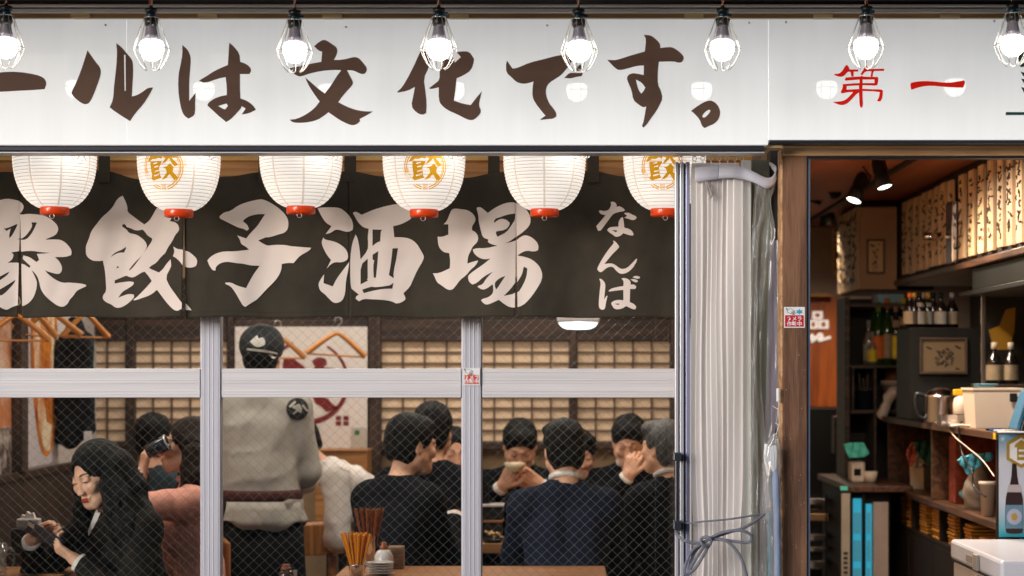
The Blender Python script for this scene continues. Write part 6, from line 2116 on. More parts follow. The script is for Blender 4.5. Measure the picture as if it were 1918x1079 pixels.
# the lamp one sees through the upper pane
pl_ = thing('pendant_lamp', P(1083, 616, 9.6), 'white lit pendant lamp seen through the upper right window pane', 'lamp')
b = MB()
cx_, cz_ = wx(1083, 9.6), wz(600, 9.6)
b.bbox((cx_ - 0.105, 9.50, cz_ - 0.012), (cx_ + 0.105, 9.70, cz_ + 0.035), 0.01)
b.build('shade', M_white_alu, pl_)
MB().lathe([(0.0, -0.045), (0.06, -0.043), (0.085, -0.03), (0.098, -0.0125), (0.0, -0.0125)], (cx_, 9.6, cz_), 28).build('diffuser', glow('pendant diffuser', (0.9, 0.97, 1.0, 1), 2.2), pl_)
MB().tube([(cx_, 9.6, cz_ + 0.035), (cx_, 9.6, 2.6)], 0.006, 8).build('rod', M_black, pl_)

# ---------------------------------------------------------------- tables
def table(x0, x1, y0, y1, z, label, m=None, th=0.03, legz=True):
    root = thing('table', ((x0 + x1) / 2, (y0 + y1) / 2, 0), label, 'table')
    MB().bbox((x0, y0, z - th), (x1, y1, z), 0.004).build('table_top', m or M_wood_table, root)
    for x in (x0 + 0.06, x1 - 0.06):
        for y in (y0 + 0.06, y1 - 0.06):
            MB().bbox((x - 0.022, y - 0.022, 0.0), (x + 0.022, y + 0.022, z - th - 0.001), 0.003).build('leg', M_dkwood, root)
    return root
TZ = 0.745
dA = (1.5 - TZ) * F / (1060 - CY)
table(wx(648, dA), wx(1133, dA), 6.92, dA, TZ, 'oiled wooden table under the middle of the window, with the chopstick holder')
table(wx(-80, 7.4), wx(140, 7.3), 6.93, 7.42, TZ, 'wooden table at the left end of the window, under the phone')
dC = (1.5 - TZ) * F / (1005 - CY)
table(wx(866, dC), wx(1300, dC), 8.42, dC + 0.02, TZ, 'wooden table between the suited diners', th=0.045)
table(-1.45, -1.02, 9.0, 9.6, TZ, 'wooden table behind the cooks')
# chairs backs peeping out
M_chair = wood('honey chair wood', srgb(150, 96, 46), srgb(190, 130, 70), 'Z', rough=0.45)
def chair(x, y, yaw, label):
    root = thing('chair', (x, y, 0), label, 'chair', 'wooden chairs in the dining room')
    M = Matrix.Translation((x, y, 0)) @ Matrix.Rotation(R(yaw), 4, 'Z')
    MB().bbox((-0.2, -0.2, 0.42), (0.2, 0.2, 0.45), 0.006, M=M).build('seat', M_chair, root)
    MB().bbox((-0.2, 0.175, 0.66), (0.2, 0.2, 0.80), 0.006, M=M).build('backrest', M_chair, root)
    for sx in (-1, 1):
        for sy, h in ((-1, 0.419), (1, 0.82)):
            MB().bbox((sx * 0.18 - 0.016, sy * 0.185 - 0.014 + (0.004 if sy > 0 else 0), 0), (sx * 0.18 + 0.016, sy * 0.185 + 0.014 + (0.004 if sy > 0 else 0), h if sy < 0 else 0.655), 0.003, M=M).build('leg', M_chair, root)
    return root
chair(wx(330, 7.95), 7.98, -75, 'honey coloured chair of the woman in the salmon blouse')
chair(wx(585, 8.9), 8.55, 20, 'honey coloured chair behind the chopstick holder')

# ---------------------------------------------------------------- things on the tables
M_chop = mat('orange chopstick lacquer', srgb(206, 122, 24), rough=0.4, var=0.12, scale=40, stretch=(1, 1, 0.1))
M_chop2 = mat('brown chopstick lacquer', srgb(120, 62, 30), rough=0.4, var=0.15, scale=40, stretch=(1, 1, 0.1))
M_chrome = mat('polished steel', (0.72, 0.72, 0.76), rough=0.10, metal=1.0, var=0.03)
def chop_cup(c, r, h, ch_len, n, spread, m, label, sq=True):
    root = thing('chopstick_holder', c, label, 'holder')
    MB().lathe([(0.0, 0.001), (r, 0.001), (r, h), (r * 1.04, h + 0.002), (r * 0.94, h), (r * 0.92, 0.006), (0, 0.006)], c, 28).build('cup', M_chrome, root)
    rq = random.Random(int(abs(c[0]) * 1000))
    for i in range(n):
        a = 2 * math.pi * (i * 0.618034)
        q = math.sqrt((i + 0.5) / n)
        p0 = c + V(math.cos(a) * r * 0.45 * q, math.sin(a) * r * 0.45 * q, 0.008)
        p1 = c + V(math.cos(a) * spread * q, math.sin(a) * spread * q * 0.8, ch_len + rq.uniform(-0.004, 0.004))
        MB().tube([p0, p1], [0.0026, 0.0042], 5, smooth=False).build('chopstick', m, root)
    return root
dk = 6.99
c1 = V(wx(669, dk), dk, TZ)
chop_cup(c1, 0.030, wz(1058, dk) - TZ, wz(999, dk) - TZ, 34, 0.060, M_chop, 'polished steel cup full of orange chopsticks on the window table')
dk2 = 7.42
chop_cup(V(wx(692, dk2), dk2, TZ), 0.030, wz(1003, dk2) - TZ, wz(953, dk2) - TZ, 26, 0.062, M_chop2, 'steel cup of dark brown chopsticks behind the orange ones')
def stack_plates(c, r, n, dz, m, label, grp=None):
    root = thing('plate_stack', c, label, 'plates', grp)
    for i in range(n):
        z = i * dz
        MB().lathe([(0.0, z + 0.002), (r * 0.55, z + 0.001), (r * 0.6, z + 0.003), (r * 0.98, z + dz * 0.95), (r, z + dz * 1.05), (r * 0.97, z + dz * 1.1), (r * 0.58, z + 0.006), (0, z + 0.006)], c + V(rn.uniform(-0.002, 0.002), 0, 0), 28).build('plate', m, root)
    return root
M_china = mat('grey white china', srgb(200, 194, 190), rough=0.2, var=0.04)
stack_plates(V(wx(712, 7.12), 7.12, TZ), 0.052, 5, 0.0095, M_china, 'stack of small white saucers beside the steel chopstick cup')
sp_ = thing('spice_pot', V(wx(719, 7.26), 7.26, TZ), 'white china pot with a copper coloured cap behind the saucers', 'pot')
cc = V(wx(719, 7.26), 7.26, TZ)
MB().lathe([(0, 0), (0.030, 0.0), (0.036, 0.02), (0.036, 0.055), (0.026, 0.075), (0.014, 0.082), (0, 0.082)], cc, 24).build('pot_body', M_china, sp_)
MB().lathe([(0, 0.083), (0.014, 0.083), (0.017, 0.088), (0.016, 0.094), (0.010, 0.096), (0.010, 0.108), (0, 0.110)], cc, 20).build('cap', mat('copper cap', srgb(150, 84, 50), rough=0.35, metal=0.4), sp_)
wb = thing('woven_box', V(wx(742, 7.35), 7.35, TZ), 'brown woven box on the window table right of the saucers', 'box')
MB().bbox((wx(742, 7.35) - 0.03, 7.32, TZ), (wx(742, 7.35) + 0.03, 7.39, TZ + 0.085), 0.004).build('box_body', mat('brown weave', srgb(104, 78, 56), rough=0.8, scale=60, stretch=(0.3, 1, 3), c2=srgb(150, 122, 94), bump=0.4, bscale=120), wb)
sb = thing('sauce_bottle', V(wx(536, 6.97), 6.97, TZ), 'dark sauce bottle with a brown cap at the bottom of the middle pane', 'bottle')
cc = V(wx(536, 6.97), 6.97, TZ)
MB().lathe([(0, 0), (0.024, 0.0), (0.027, 0.006), (0.027, 0.022), (0.018, 0.034), (0, 0.034)], cc, 22).build('bottle_body', mat('dark sauce', srgb(60, 34, 22), rough=0.12), sb)
MB().lathe([(0, 0.0345), (0.019, 0.0345), (0.020, 0.040), (0.017, 0.044), (0.013, 0.046), (0.014, 0.054), (0, 0.056)], cc, 20).build('cap', mat('brown bottle cap', srgb(116, 60, 36), rough=0.35), sb)
cdn = thing('menu_card', V(wx(552, 7.0), 7.0, TZ), 'small white card standing right of the sauce bottle', 'card')
MB().box((wx(548, 7.0), 7.0, TZ), (wx(556, 7.0), 7.003, TZ + 0.03)).build('card', M_stick, cdn)
# table the bottle stands on
table(wx(470, 7.3), wx(640, 7.0), 6.92, 7.06, TZ - 0.001, 'narrow wooden side table under the sauce bottle')
tp = thing('tissue_pack', P(52, 1000, 7.5), 'white packet of tissues standing behind the phone', 'tissues')
MB().bbox(P(30, 972, 7.5), P(72, 990, 7.5) + V(0, 0.05, 0), 0.006).build('packet', mat('tissue packet', srgb(196, 188, 184), rough=0.7), tp)
MB().prism([[(P(x, y, 7.52).x, P(x, y, 7.52).z) for x, y in ((38, 972), (41, 964), (47, 966), (50, 958), (57, 963), (61, 960), (66, 972))]], lambda u, v: (u, 7.52, v), (0, 0.02, 0)).build('tissue', SHIRT_W, tp)
nb = thing('napkin_box', V(wx(52, 7.5), 7.52, 0.0), 'dark box shelf under the tissue packet behind the phone', 'box')
MB().bbox(P(20, 990.5, 7.47), P(110, 1036, 7.47) + V(0, 0.12, 0), 0.004).build('box_body', mat('black box', srgb(34, 30, 30), rough=0.5), nb)
MB().bbox(P(6, 1038, 7.45), P(120, 1062, 7.45) + V(0, 0.16, 0), 0.004).build('shelf', M_dkwoodx, nb)
MB().bbox(P(6, 1063, 7.47), P(40, 1500, 7.47) + V(0, 0.12, 0), 0.004).build('stand', M_dkwood, nb)
mg = thing('beer_mug', V(wx(-3, 7.1), 7.1, TZ), 'clear glass mug cut by the left edge of the picture', 'mug')
cc = V(wx(-6, 7.1), 7.1, TZ)
M_mug = pane_material('mug glass', (0.93, 0.95, 0.95, 1), 0.10, 1.0, 0.02, film=0.10, film_col=(0.7, 0.68, 0.66, 1))
MB().lathe([(0, 0.0), (0.036, 0.0), (0.036, 0.12), (0.033, 0.12), (0.033, 0.012), (0, 0.012)], cc, 24).build('glass', M_mug, mg)
MB().tube(sm([tuple(cc + V(0.034, 0, 0.10)), tuple(cc + V(0.058, 0, 0.095)), tuple(cc + V(0.064, 0, 0.06)), tuple(cc + V(0.055, 0, 0.03)), tuple(cc + V(0.034, 0, 0.022))], 5), 0.005, 8).build('handle', M_mug, mg)
lb = thing('lacquer_box', V(wx(922, 8.55), 8.55, TZ), 'black lacquer box with a pale rim standing on the table left of the navy suit', 'box')
MB().bbox(P(904, 950, 8.55), P(942, 974, 8.55) + V(0, 0.12, 0), 0.003).build('box_body', M_black, lb)
MB().bbox(P(902, 945.5, 8.54), P(944, 949.5, 8.54) + V(0, 0.14, 0), 0.002).build('rim', M_china, lb)
MB().bbox(P(904, 974.5, 8.54), P(942, 979, 8.54) + V(0, 0.13, 0), 0.002).build('foot_tray', M_wood_table, lb)
MB().bbox(P(906, 979.5, 8.55), P(940, 1016, 8.55) + V(0, 0.12, 0), 0.002).build('lower_box', M_black, lb)
fd = thing('food_dish', V(wx(924, 8.47), 8.47, TZ), 'dark dish heaped with pale fried food on the table left of the navy suit', 'dish')
MB().lathe([(0, 0), (0.03, 0), (0.055, 0.016), (0.05, 0.018), (0, 0.008)], V(wx(924, 8.47), 8.47, TZ), 20).build('dish', M_black, fd)
b = MB()
for i in range(16):
    a, r = rn.uniform(0, 6.28), rn.uniform(0, 0.034)
    c = V(wx(924, 8.47) + r * math.cos(a), 8.47 + r * math.sin(a), TZ + 0.018 + rn.uniform(0, 0.03))
    b.tube([c, c + V(rn.uniform(-0.02, 0.02), rn.uniform(-0.02, 0.02), rn.uniform(-0.01, 0.012))], [0.008, 0.006], 6)
o = b.build('fried_food', mat('fried food', srgb(196, 160, 110), rough=0.6, var=0.2, scale=60), fd)
o['kind'] = 'stuff'
gl_ = thing('drink_glass', P(846, 956, 8.8), 'glass of yellow drink in front of the person in brown', 'glass')
cc = P(846, 956, 8.8)
MB().lathe([(0, 0), (0.026, 0), (0.03, 0.09), (0.028, 0.09), (0.024, 0.005), (0, 0.005)], cc, 20).build('glass', M_mug, gl_)
MB().lathe([(0, 0.006), (0.0235, 0.006), (0.027, 0.075), (0, 0.075)], cc, 20).build('drink', mat('yellow drink', srgb(206, 150, 40), rough=0.15), gl_)
# ---------------------------------------------------------------- bar passage behind the doorway
BX = 3.2
M_redceil = mat('reddish wood ceiling', srgb(146, 78, 46), rough=0.5, var=0.2, scale=3, stretch=(3, 0.3, 1))
M_beige = mat('beige wall', srgb(170, 150, 136), rough=0.85, var=0.05)
M_bark = mat('dark bar wall', srgb(38, 31, 28), rough=0.7, var=0.2)
M_orange = wood('orange wood panel', srgb(140, 66, 24), srgb(186, 96, 38), 'Z', rough=0.45, ring=4)
M_strip = wood('menu board wood', srgb(198, 158, 116), srgb(226, 194, 154), 'Z', rough=0.5, ring=5)
M_brush = mat('brush ink', srgb(52, 40, 32), rough=0.7)
M_shelf = wood('dark counter wood', srgb(58, 38, 28), srgb(98, 66, 46), 'Y', rough=0.4)
M_shelfx = wood('dark shelf wood', srgb(50, 40, 34), srgb(84, 68, 56), 'X', rough=0.5)
M_panel = mat('dark cabinet panel', srgb(34, 26, 23), rough=0.6, spec=0.2, var=0.15)
CZ = 2.42
structure(MB().box((0.775, 6.2, CZ), (BX, 12.6, CZ + 0.1)), 'bar_ceiling', M_redceil)
structure(MB().box((0.765, 12.3, 0.0), (BX, 12.4, CZ)), 'bar_back_wall', M_beige)
structure(MB().box((2.62, 6.2, 0.0), (2.72, 12.3, CZ)), 'bar_side_wall', M_bark)
# upper cupboard that carries the menu boards
XS = 1.80
def side(px, ratio):
    """point of a wall plane x = XS seen at px, ratio = rise per unit of x"""
    d = XS * F / (px - CX)
    return V(XS, d, CAMZ + ratio * XS)
zb, zt = CAMZ + 0.2696 * XS, CZ - 0.003
up_ = thing('upper_cupboard', (XS + 0.2, 8.4, zb), 'dark cupboard along the bar ceiling that carries the wooden menu boards', 'cupboard')
ya, yb_ = side(2010, 0).y, side(1679, 0).y
MB().bbox((XS + 0.012, ya, zb), (XS + 0.5, yb_, zt), 0.004).build('carcass', M_panel, up_)
MB().bbox((XS - 0.01, ya, zb - 0.03), (XS + 0.5, yb_ + 0.02, zb - 0.001), 0.004).build('bottom_board', M_shelf, up_)
rm = random.Random(21)
def squiggle(b, y0, y1, z0, z1, x, n, r):
    """illegible brush marks down a menu board"""
    yc = (y0 + y1) / 2
    w = abs(y1 - y0)
    for i in range(n):
        zc = z1 - (z1 - z0) * (i + 0.5) / n
        hgt = (z1 - z0) / n * 0.36
        for k in range(rm.randint(3, 4)):
            p = [(x, yc + rm.uniform(-0.3, 0.3) * w, zc + rm.uniform(-1, 1) * hgt)]
            for q in range(2):
                p.append((x, p[-1][1] + rm.uniform(-0.26, 0.26) * w, p[-1][2] + rm.uniform(-0.8, 0.8) * hgt))
            b.tube(p, [r * rm.uniform(0.7, 1.2) for _ in p], 5)
boards = [(1797, 1832), (1830.5, 1848), (1848.5, 1866), (1866.5, 1884), (1884.5, 1900), (1900.5, 1918), (1919, 1938), (1939, 1960)]
boards = [(1797 + i * 17.6 + 0.6 * i, 1797 + i * 17.6 + 0.6 * i + 10.4) for i in range(7)] + [(1691 + i * 12.3, 1691 + i * 12.3 + 8.4) for i in range(8)]
ORD = ['first', 'second', 'third', 'fourth', 'fifth', 'sixth', 'seventh', 'eighth', 'ninth']
for i, (a, c) in enumerate(boards):
    p, q = side(a, 0).y, side(c, 0).y
    th = 0.004 + rm.uniform(0, 0.004)
    near = i < 7
    root = thing('menu_board', V(XS, (p + q) / 2, zb + 0.02), f'{ORD[i]} wooden menu board from the left in the near group beside the picture edge' if near else f'{ORD[i - 7]} wooden menu board from the left in the brightly lit middle group', 'menu board', 'menu boards of the near group' if near else 'menu boards of the middle group')
    brd = MB().bbox((XS - th, q, zb + 0.015 + rm.uniform(0, 0.006)), (XS + 0.010, p, zt - 0.03 - rm.uniform(0, 0.01)), 0.002).build('board', M_strip, root)
    b = MB()
    squiggle(b, q, p, zb + 0.06, zt - 0.07, XS - th - 0.001, 6, 0.0042 if near else 0.003)
    b.build('brush_writing', M_brush, brd)['kind'] = 'stuff'
tape = thing('wall_clip', V(XS, side(1787, 0).y, 2.1), 'shiny clear plastic clip strip at the corner between the two groups of menu boards', 'clip')
MB().bbox((XS - 0.03, side(1795, 0).y, 1.99), (XS + 0.01, side(1783, 0).y, 2.27), 0.006).build('strip', M_chrome, tape)
fan = thing('wall_lamp', V(XS - 0.05, side(1765, 0).y, 2.1), 'small chrome fitting in front of the pale menu boards', 'fitting')
MB().lathe([(0, -0.02), (0.03, -0.015), (0.04, 0.0), (0.03, 0.015), (0, 0.02)], (XS - 0.06, side(1766, 0).y, wz(443, side(1766, 0).y)), 16).build('dome', M_chrome, fan)
MB().tube([(XS - 0.06, side(1766, 0).y, wz(443, side(1766, 0).y)), (XS + 0.01, side(1766, 0).y, wz(437, side(1766, 0).y))], 0.01, 8).build('arm', M_black, fan)
# panel facing the street, with a framed strip
DP = yb_ + 0.02
pn = thing('end_panel', P(1643, 543, DP), 'beige panel facing the street with a small framed menu strip on it', 'panel')
MB().bbox(P(1612, 388, DP), P(1680, 542, DP) + V(0, 0.05, 0), 0.003).build('panel', mat('warm beige panel', srgb(196, 160, 130), rough=0.8, var=0.04), pn)
MB().bbox(P(1612, 380, DP - 0.01), P(1680, 387.5, DP - 0.01) + V(0, 0.05, 0), 0.002).build('dark_edge', M_panel, pn)
fs = thing('framed_strip', P(1640, 513, DP - 0.02), 'small brown framed menu strip hanging on the beige panel', 'sign')
MB().bbox(P(1624, 448, DP - 0.02), P(1657, 513, DP - 0.02) + V(0, 0.015, 0), 0.003).build('frame', M_shelfx, fs)
MB().box(P(1627, 451.5, DP - 0.022), P(1654, 509.5, DP - 0.022) + V(0, 0.0015, 0)).build('sheet', M_strip, fs)
b = MB()
for i in range(5):
    for k in range(3):
        x, y = 1640 + rm.uniform(-6, 6), 460 + i * 10 + rm.uniform(-3, 3)
        b.tube([P(x, y, DP - 0.023), P(x + rm.uniform(-6, 6), y + rm.uniform(-4, 4), DP - 0.023)], 0.004, 5)
b.build('brush_writing', M_brush, fs)['kind'] = 'stuff'
# farther group of boards
XS2 = XS * (1616 - CX) / (1643 - CX) * 0.94
lf = thing('far_cupboard', (XS2 + 0.15, DP + 0.5, 1.9), 'dark cupboard behind the beige panel with more wooden menu boards', 'cupboard')
def side2(px):
    return XS2 * F / (px - CX)
MB().bbox((XS2 + 0.012, side2(1611), CAMZ + 0.2696 * XS2), (XS2 + 0.4, side2(1570), CZ - 0.004), 0.004).build('carcass', M_panel, lf)
for i, (a, c) in enumerate(((1574, 1582), (1583, 1591), (1592, 1600), (1601, 1609))):
    root = thing('menu_board', V(XS2, side2((a + c) / 2), CAMZ + 0.27 * XS2), f'{ORD[i]} wooden menu board from the left in the far group behind the beige panel', 'menu board', 'menu boards of the far group')
    MB().bbox((XS2 - 0.014, side2(c), CAMZ + 0.275 * XS2), (XS2 + 0.01, side2(a), CAMZ + 0.55 * XS2), 0.002).build('board', M_strip, root)
    b = MB()
    squiggle(b, side2(c), side2(a), CAMZ + 0.29 * XS2, CAMZ + 0.53 * XS2, XS2 - 0.015, 6, 0.005)
    b.build('brush_writing', M_brush, root)['kind'] = 'stuff'
# back wall: strip, ledge, orange panel with white characters
DB = 12.28
st_ = thing('menu_board', P(1566, 515, DB), 'single narrow menu board on the far beige wall', 'menu board')
MB().bbox(P(1560, 418, DB - 0.02), P(1571, 515, DB - 0.02) + V(0, 0.018, 0), 0.002).build('board', M_strip, st_)
b = MB()
for i in range(7):
    x, y = 1565 + rm.uniform(-2, 2), 430 + i * 12
    b.tube([P(x - 2, y, DB - 0.022), P(x + 3, y + rm.uniform(-4, 4), DB - 0.022)], 0.006, 5)
b.build('brush_writing', M_brush, st_)['kind'] = 'stuff'
op = thing('sign_panel', P(1545, 760, DB), 'orange wooden panel with white sign characters at the far end of the passage', 'sign')
MB().bbox(P(1490, 556, DB - 0.03), P(1583, 762, DB - 0.03) + V(0, 0.029, 0), 0.003).build('board', M_orange, op)
MB().bbox(P(1490, 549, DB - 0.12), P(1556, 555.5, DB - 0.12) + V(0, 0.11, 0), 0.003).build('ledge', M_honey, op)
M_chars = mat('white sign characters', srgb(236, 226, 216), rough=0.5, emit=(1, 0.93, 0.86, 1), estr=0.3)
def frame_loop(x0, y0, x1, y1, w):
    return [[(x0, y0), (x1, y0), (x1, y1), (x0, y1)], [(x0 + w, y0 + w * 0.8), (x0 + w, y1 - w * 0.8), (x1 - w, y1 - w * 0.8), (x1 - w, y0 + w * 0.8)]]
b = MB()
for q in ((1522, 583, 1541, 598), (1515, 599.5, 1532, 616), (1533.5, 599.5, 1552, 616)):
    b.prism(frame_loop(*q, 5.0), lambda u, v: P(u, v, DB - 0.045), (0, 0.014, 0))
b.build('character', M_chars, op)
b = MB()
b.tube(sm([tuple(P(x, y, DB - 0.04)) for x, y in ((1514, 636), (1520, 628), (1524, 634), (1520, 640), (1528, 634), (1536, 626), (1540, 630), (1534, 638), (1542, 636), (1556, 632))], 4), 0.011, 6)
b.build('script_line', M_chars, op)
# ceiling track with spot lamps
M_spot = mat('black spot housing', (0.006, 0.0055, 0.005), rough=0.5, spec=0.25)
tr = thing('light_track', V(1.55, 9.5, CZ - 0.03), 'black ceiling track running into the bar passage', 'track')
MB().bbox((1.50, 8.2, CZ - 0.02), (1.525, 12.0, CZ - 0.002), 0.003).build('rail', M_spot, tr)
M_spotglow = glow('spot lens', (1.0, 0.93, 0.84, 1), 6.0)
def spot(px, py, d, rx, rz, sc, lit, label, energy=0):
    c = P(px, py, d)
    root = thing('spot_lamp', c, label, 'lamp', 'spot lamps on the ceiling track')
    M = Matrix.Translation(c) @ Matrix.Rotation(R(rz), 4, 'Y') @ Matrix.Rotation(R(rx), 4, 'X')
    Q, T = M.to_3x3(), M.to_translation()
    s = sc
    MB().lathe([(0, 0.09 * s), (0.022 * s, 0.088 * s), (0.030 * s, 0.07 * s), (0.033 * s, 0.03 * s), (0.031 * s, 0.012 * s), (0.034 * s, 0.008 * s), (0.040 * s, -0.06 * s), (0.036 * s, -0.06 * s), (0.034 * s, -0.052 * s)], T, 24, M=Q).build('housing', M_spot, root)
    MB().lathe([(0, -0.053 * s), (0.0345 * s, -0.053 * s)], T, 24, M=Q).build('lens', M_spotglow if lit else M_chrome, root)
    top = T + Q @ V(0, 0, 0.08 * s)
    MB().tube([T + Q @ V(0.034 * s, 0, 0.02 * s), T + Q @ V(0.036 * s, 0, 0.09 * s), V(top.x, top.y, CZ - 0.003)], 0.0045 * s, 6).build('bracket', M_spot, root)
    if energy:
        li = bpy.data.lights.new('spot_light', 'SPOT')
        li.energy = energy
        li.spot_size = R(150)
        li.spot_blend = 1.0
        li.shadow_soft_size = 0.03
        li.color = (1.0, 0.82, 0.62)
        o_ = bpy.data.objects.new('spot_light', li)
        COL.objects.link(o_)
        o_.parent = root
        o_.matrix_local = Matrix.Translation(Q @ V(0, 0, -0.065 * s)) @ Q.to_4x4()
    return root
SE = 68
spot(1651, 330, 8.3, -15, -14, 0.92, True, 'black spot lamp nearest the menu boards, its lit face tilted right', SE)
spot(1606, 356, 8.6, -16, 22, 0.95, True, 'black spot lamp tilted left, between the other ceiling spots', SE)
spot(1549, 398, 11.2, 4, -4, 1.25, True, 'far black spot lamp shining white straight down', SE)
spot(1532, 360, 10.4, 10, 20, 1.0, False, 'dark spot lamp at the top left corner of the doorway')
spot(1560, 352, 9.9, 30, -30, 0.8, False, 'small dark spot lamp turned to the back between the other ceiling spots')
# an unseen lamp behind the lintel, added to brighten the bar
room_lamp(1.25, 7.3, CZ - 0.09, 0.5, 0.14, 20, 'added, unseen slim lamp under the bar ceiling just inside the doorway', grp='added bar ceiling lamps')
for o_ in [o for o in bpy.data.objects if o.name.startswith('rod') and o.parent and abs(origin_of(o).x - 1.25) < 0.01]:
    bpy.data.objects.remove(o_)

# ---------------------------------------------------------------- counter with cubbies
XC = 1.70
def cs(px):
    return XC * F / (px - CX)
zc_top, zc_sh, zc_lo = CAMZ - 0.139 * XC, CAMZ - 0.3485 * XC, CAMZ - 0.455 * XC
y0c, y1c = cs(1868), cs(1659)
co = thing('bar_counter', V(XC + 0.3, (y0c + y1c) / 2, 0), 'dark wooden bar counter with open cubbies and a drawer row below', 'counter')
XR = XC + 0.42
def cb(x0, ya_, z0, x1, yb2, z1, m, nm, r=0.003):
    return MB().bbox((x0, ya_, z0), (x1, yb2, z1), r).build(nm, m, co)
cb(XC - 0.02, y0c - 0.06, zc_top - 0.03, XR + 0.3, y1c + 0.01, zc_top, M_shelf, 'counter_top')
cb(XC, y0c + 0.03, zc_sh - 0.03, XR, y1c, zc_sh, M_shelf, 'shelf')
cb(XC + 0.015, y0c + 0.03, zc_lo - 0.02, XR, y1c, zc_lo, M_panel, 'shelf')
cb(XR + 0.001, y0c + 0.03, 0.0, XR + 0.02, y1c, zc_top - 0.031, M_bark, 'back_board')
for px in (1868, 1744, 1662):
    y = cs(px)
    cb(XC + 0.004, y, zc_sh + 0.001, XR, y + 0.03, zc_top - 0.031, M_shelf if px != 1868 else M_panel, 'upright')
for px in (1868, 1790, 1752, 1700, 1662):
    y = cs(px)
    cb(XC + 0.02, y, zc_lo + 0.001, XR, y + 0.02, zc_sh - 0.031, M_panel, 'upright')
for a, c in ((1868, 1800), (1799, 1742), (1741, 1698), (1697, 1662)):
    cb(XC + 0.012, cs(a) + 0.002, 0.02, XC + 0.03, cs(c) - 0.002, zc_lo - 0.022, M_panel, 'cupboard_door')
cb(XC + 0.0, y0c, 0.0, XR + 0.30, y0c + 0.028, zc_top - 0.031, M_panel, 'end_panel')
MB().bbox((XC - 0.0215, y0c - 0.0615, zc_top - 0.028), (XC - 0.0195, y0c - 0.02, zc_top - 0.004), 0.0004).build('yellow_tape', mat('yellow tape', srgb(226, 190, 30), rough=0.5), co)
# orange stacks of order pads in the low slots
M_pad = mat('ochre order pads', srgb(200, 140, 56), rough=0.7, var=0.1, scale=30)
for i, px in enumerate((1672, 1693, 1717, 1740, 1769, 1799, 1826)):
    y = cs(px)
    n = 9 if i < 5 else (8 if i == 5 else 6)
    root = thing('pad_stack', V(XC + 0.09, y, zc_lo), f'{ORD[i]} stack of ochre order pads from the left in the low slots of the counter', 'pads', 'stacks of order pads under the bar counter')
    dz = 0.0155
    for k in range(n):
        w = 0.145 * (y / 8.5)
        MB().bbox((XC + 0.03 + rm.uniform(-0.004, 0.004), y - w / 2 + rm.uniform(-0.003, 0.003), zc_lo + 0.001 + k * dz), (XC + 0.17, y + w / 2, zc_lo + 0.001 + k * dz + dz * 0.72), 0.002, seg=1).build('pad', M_pad, root)
# things in the cubbies
def at_c(px, py, dx=0.0):
    """point at the counter's front plane, pushed dx into the cubby"""
    x = XC + dx
    d = x * F / (px - CX)
    return P(px, py, d)
def lumps(name, label, cat, m, pts, part='cloth'):
    root = thing(name, V(pts[0][0].x, pts[0][0].y, min(p[0].z - p[1] for p in pts)), label, cat)
    lo = np.min([list(p[0] - V(p[1], p[1], p[1])) for p in pts], axis=0) - 0.03
    hi = np.max([list(p[0] + V(p[1], p[1], p[1])) for p in pts], axis=0) + 0.03
    f = Field(lo, hi, 0.007)
    for a, c in zip(pts, pts[1:]):
        f.capsule(a[0], c[0], a[1], c[1], 0.012)
    f.ripple(lambda X, Y, Z: 0.004 * np.sin(X * 60 + Z * 70) * np.sin(Y * 50 - Z * 40))
    m_ = MB()
    add_field(m_, f)
    m_.build(part, m, root)
    return root
def drape(label, m, pts, d, amp=0.010, seed=1):
    """a folded cloth: its outline with rippled, thick sheet"""
    l = chaikin(pts)
    v2, tris = tri2d([l])
    bm = bmesh.new()
    vv = [bm.verts.new((p.x, p.y, 0)) for p in v2]
    for t in tris:
        bm.faces.new([vv[i] for i in t])
    for k, no in ((0, (1, 0, 0)), (1, (0, 1, 0))):
        a0_, a1_ = min(p[k] for p in v2), max(p[k] for p in v2)
        for c_ in np.arange(a0_ + 2.5, a1_, 2.5):
            bmesh.ops.bisect_plane(bm, geom=bm.verts[:] + bm.edges[:] + bm.faces[:], plane_co=(c_, c_, 0), plane_no=no)
    bm.verts.index_update()
    x0_, y0_ = min(p.x for p in v2), min(p.y for p in v2)
    vs = [P(w.co.x, w.co.y, d) + V(0, amp * (math.sin((w.co.x - x0_) * 0.42 + seed + 0.08 * (w.co.y - y0_)) + 0.6 * math.sin((w.co.x - x0_) * 0.2 - (w.co.y - y0_) * 0.33 + seed * 2)), 0) for w in bm.verts]
    fs2 = [tuple(w.index for w in f.verts) for f in bm.faces]
    bm.free()
    b = MB().add(vs, fs2, True)
    o = single(b, 'cloth', m, label, 'cloth')
    so = o.modifiers.new('thickness', 'SOLIDIFY')
    so.thickness = 0.008
    return o
M_teal = mat('teal cloth', srgb(90, 206, 190), rough=0.8, var=0.06)
M_dteal = mat('dark green cloth', srgb(26, 78, 66), rough=0.8, var=0.12)
M_blu = mat('blue cloth', srgb(84, 172, 196), rough=0.8, var=0.08)
M_pinkc = mat('coral cloth', srgb(206, 110, 96), rough=0.8)
M_cream = mat('cream plastic', srgb(222, 206, 188), rough=0.45, var=0.03)
M_greyp = mat('grey plastic', srgb(150, 140, 132), rough=0.5, var=0.05)
tb = thing('tissue_holder', at_c(1727, 905, 0.1), 'cream tissue holder with a dark green and coral cloth on it, in the left cubby', 'holder')
c0 = at_c(1726, 918, 0.12)
MB().lathe([(0, 0), (0.055, 0.0), (0.062, 0.15), (0.066, 0.155), (0.06, 0.157), (0.05, 0.02), (0, 0.02)], V(c0.x, c0.y, zc_sh), 4, smooth=False).build('holder_body', M_cream, tb)
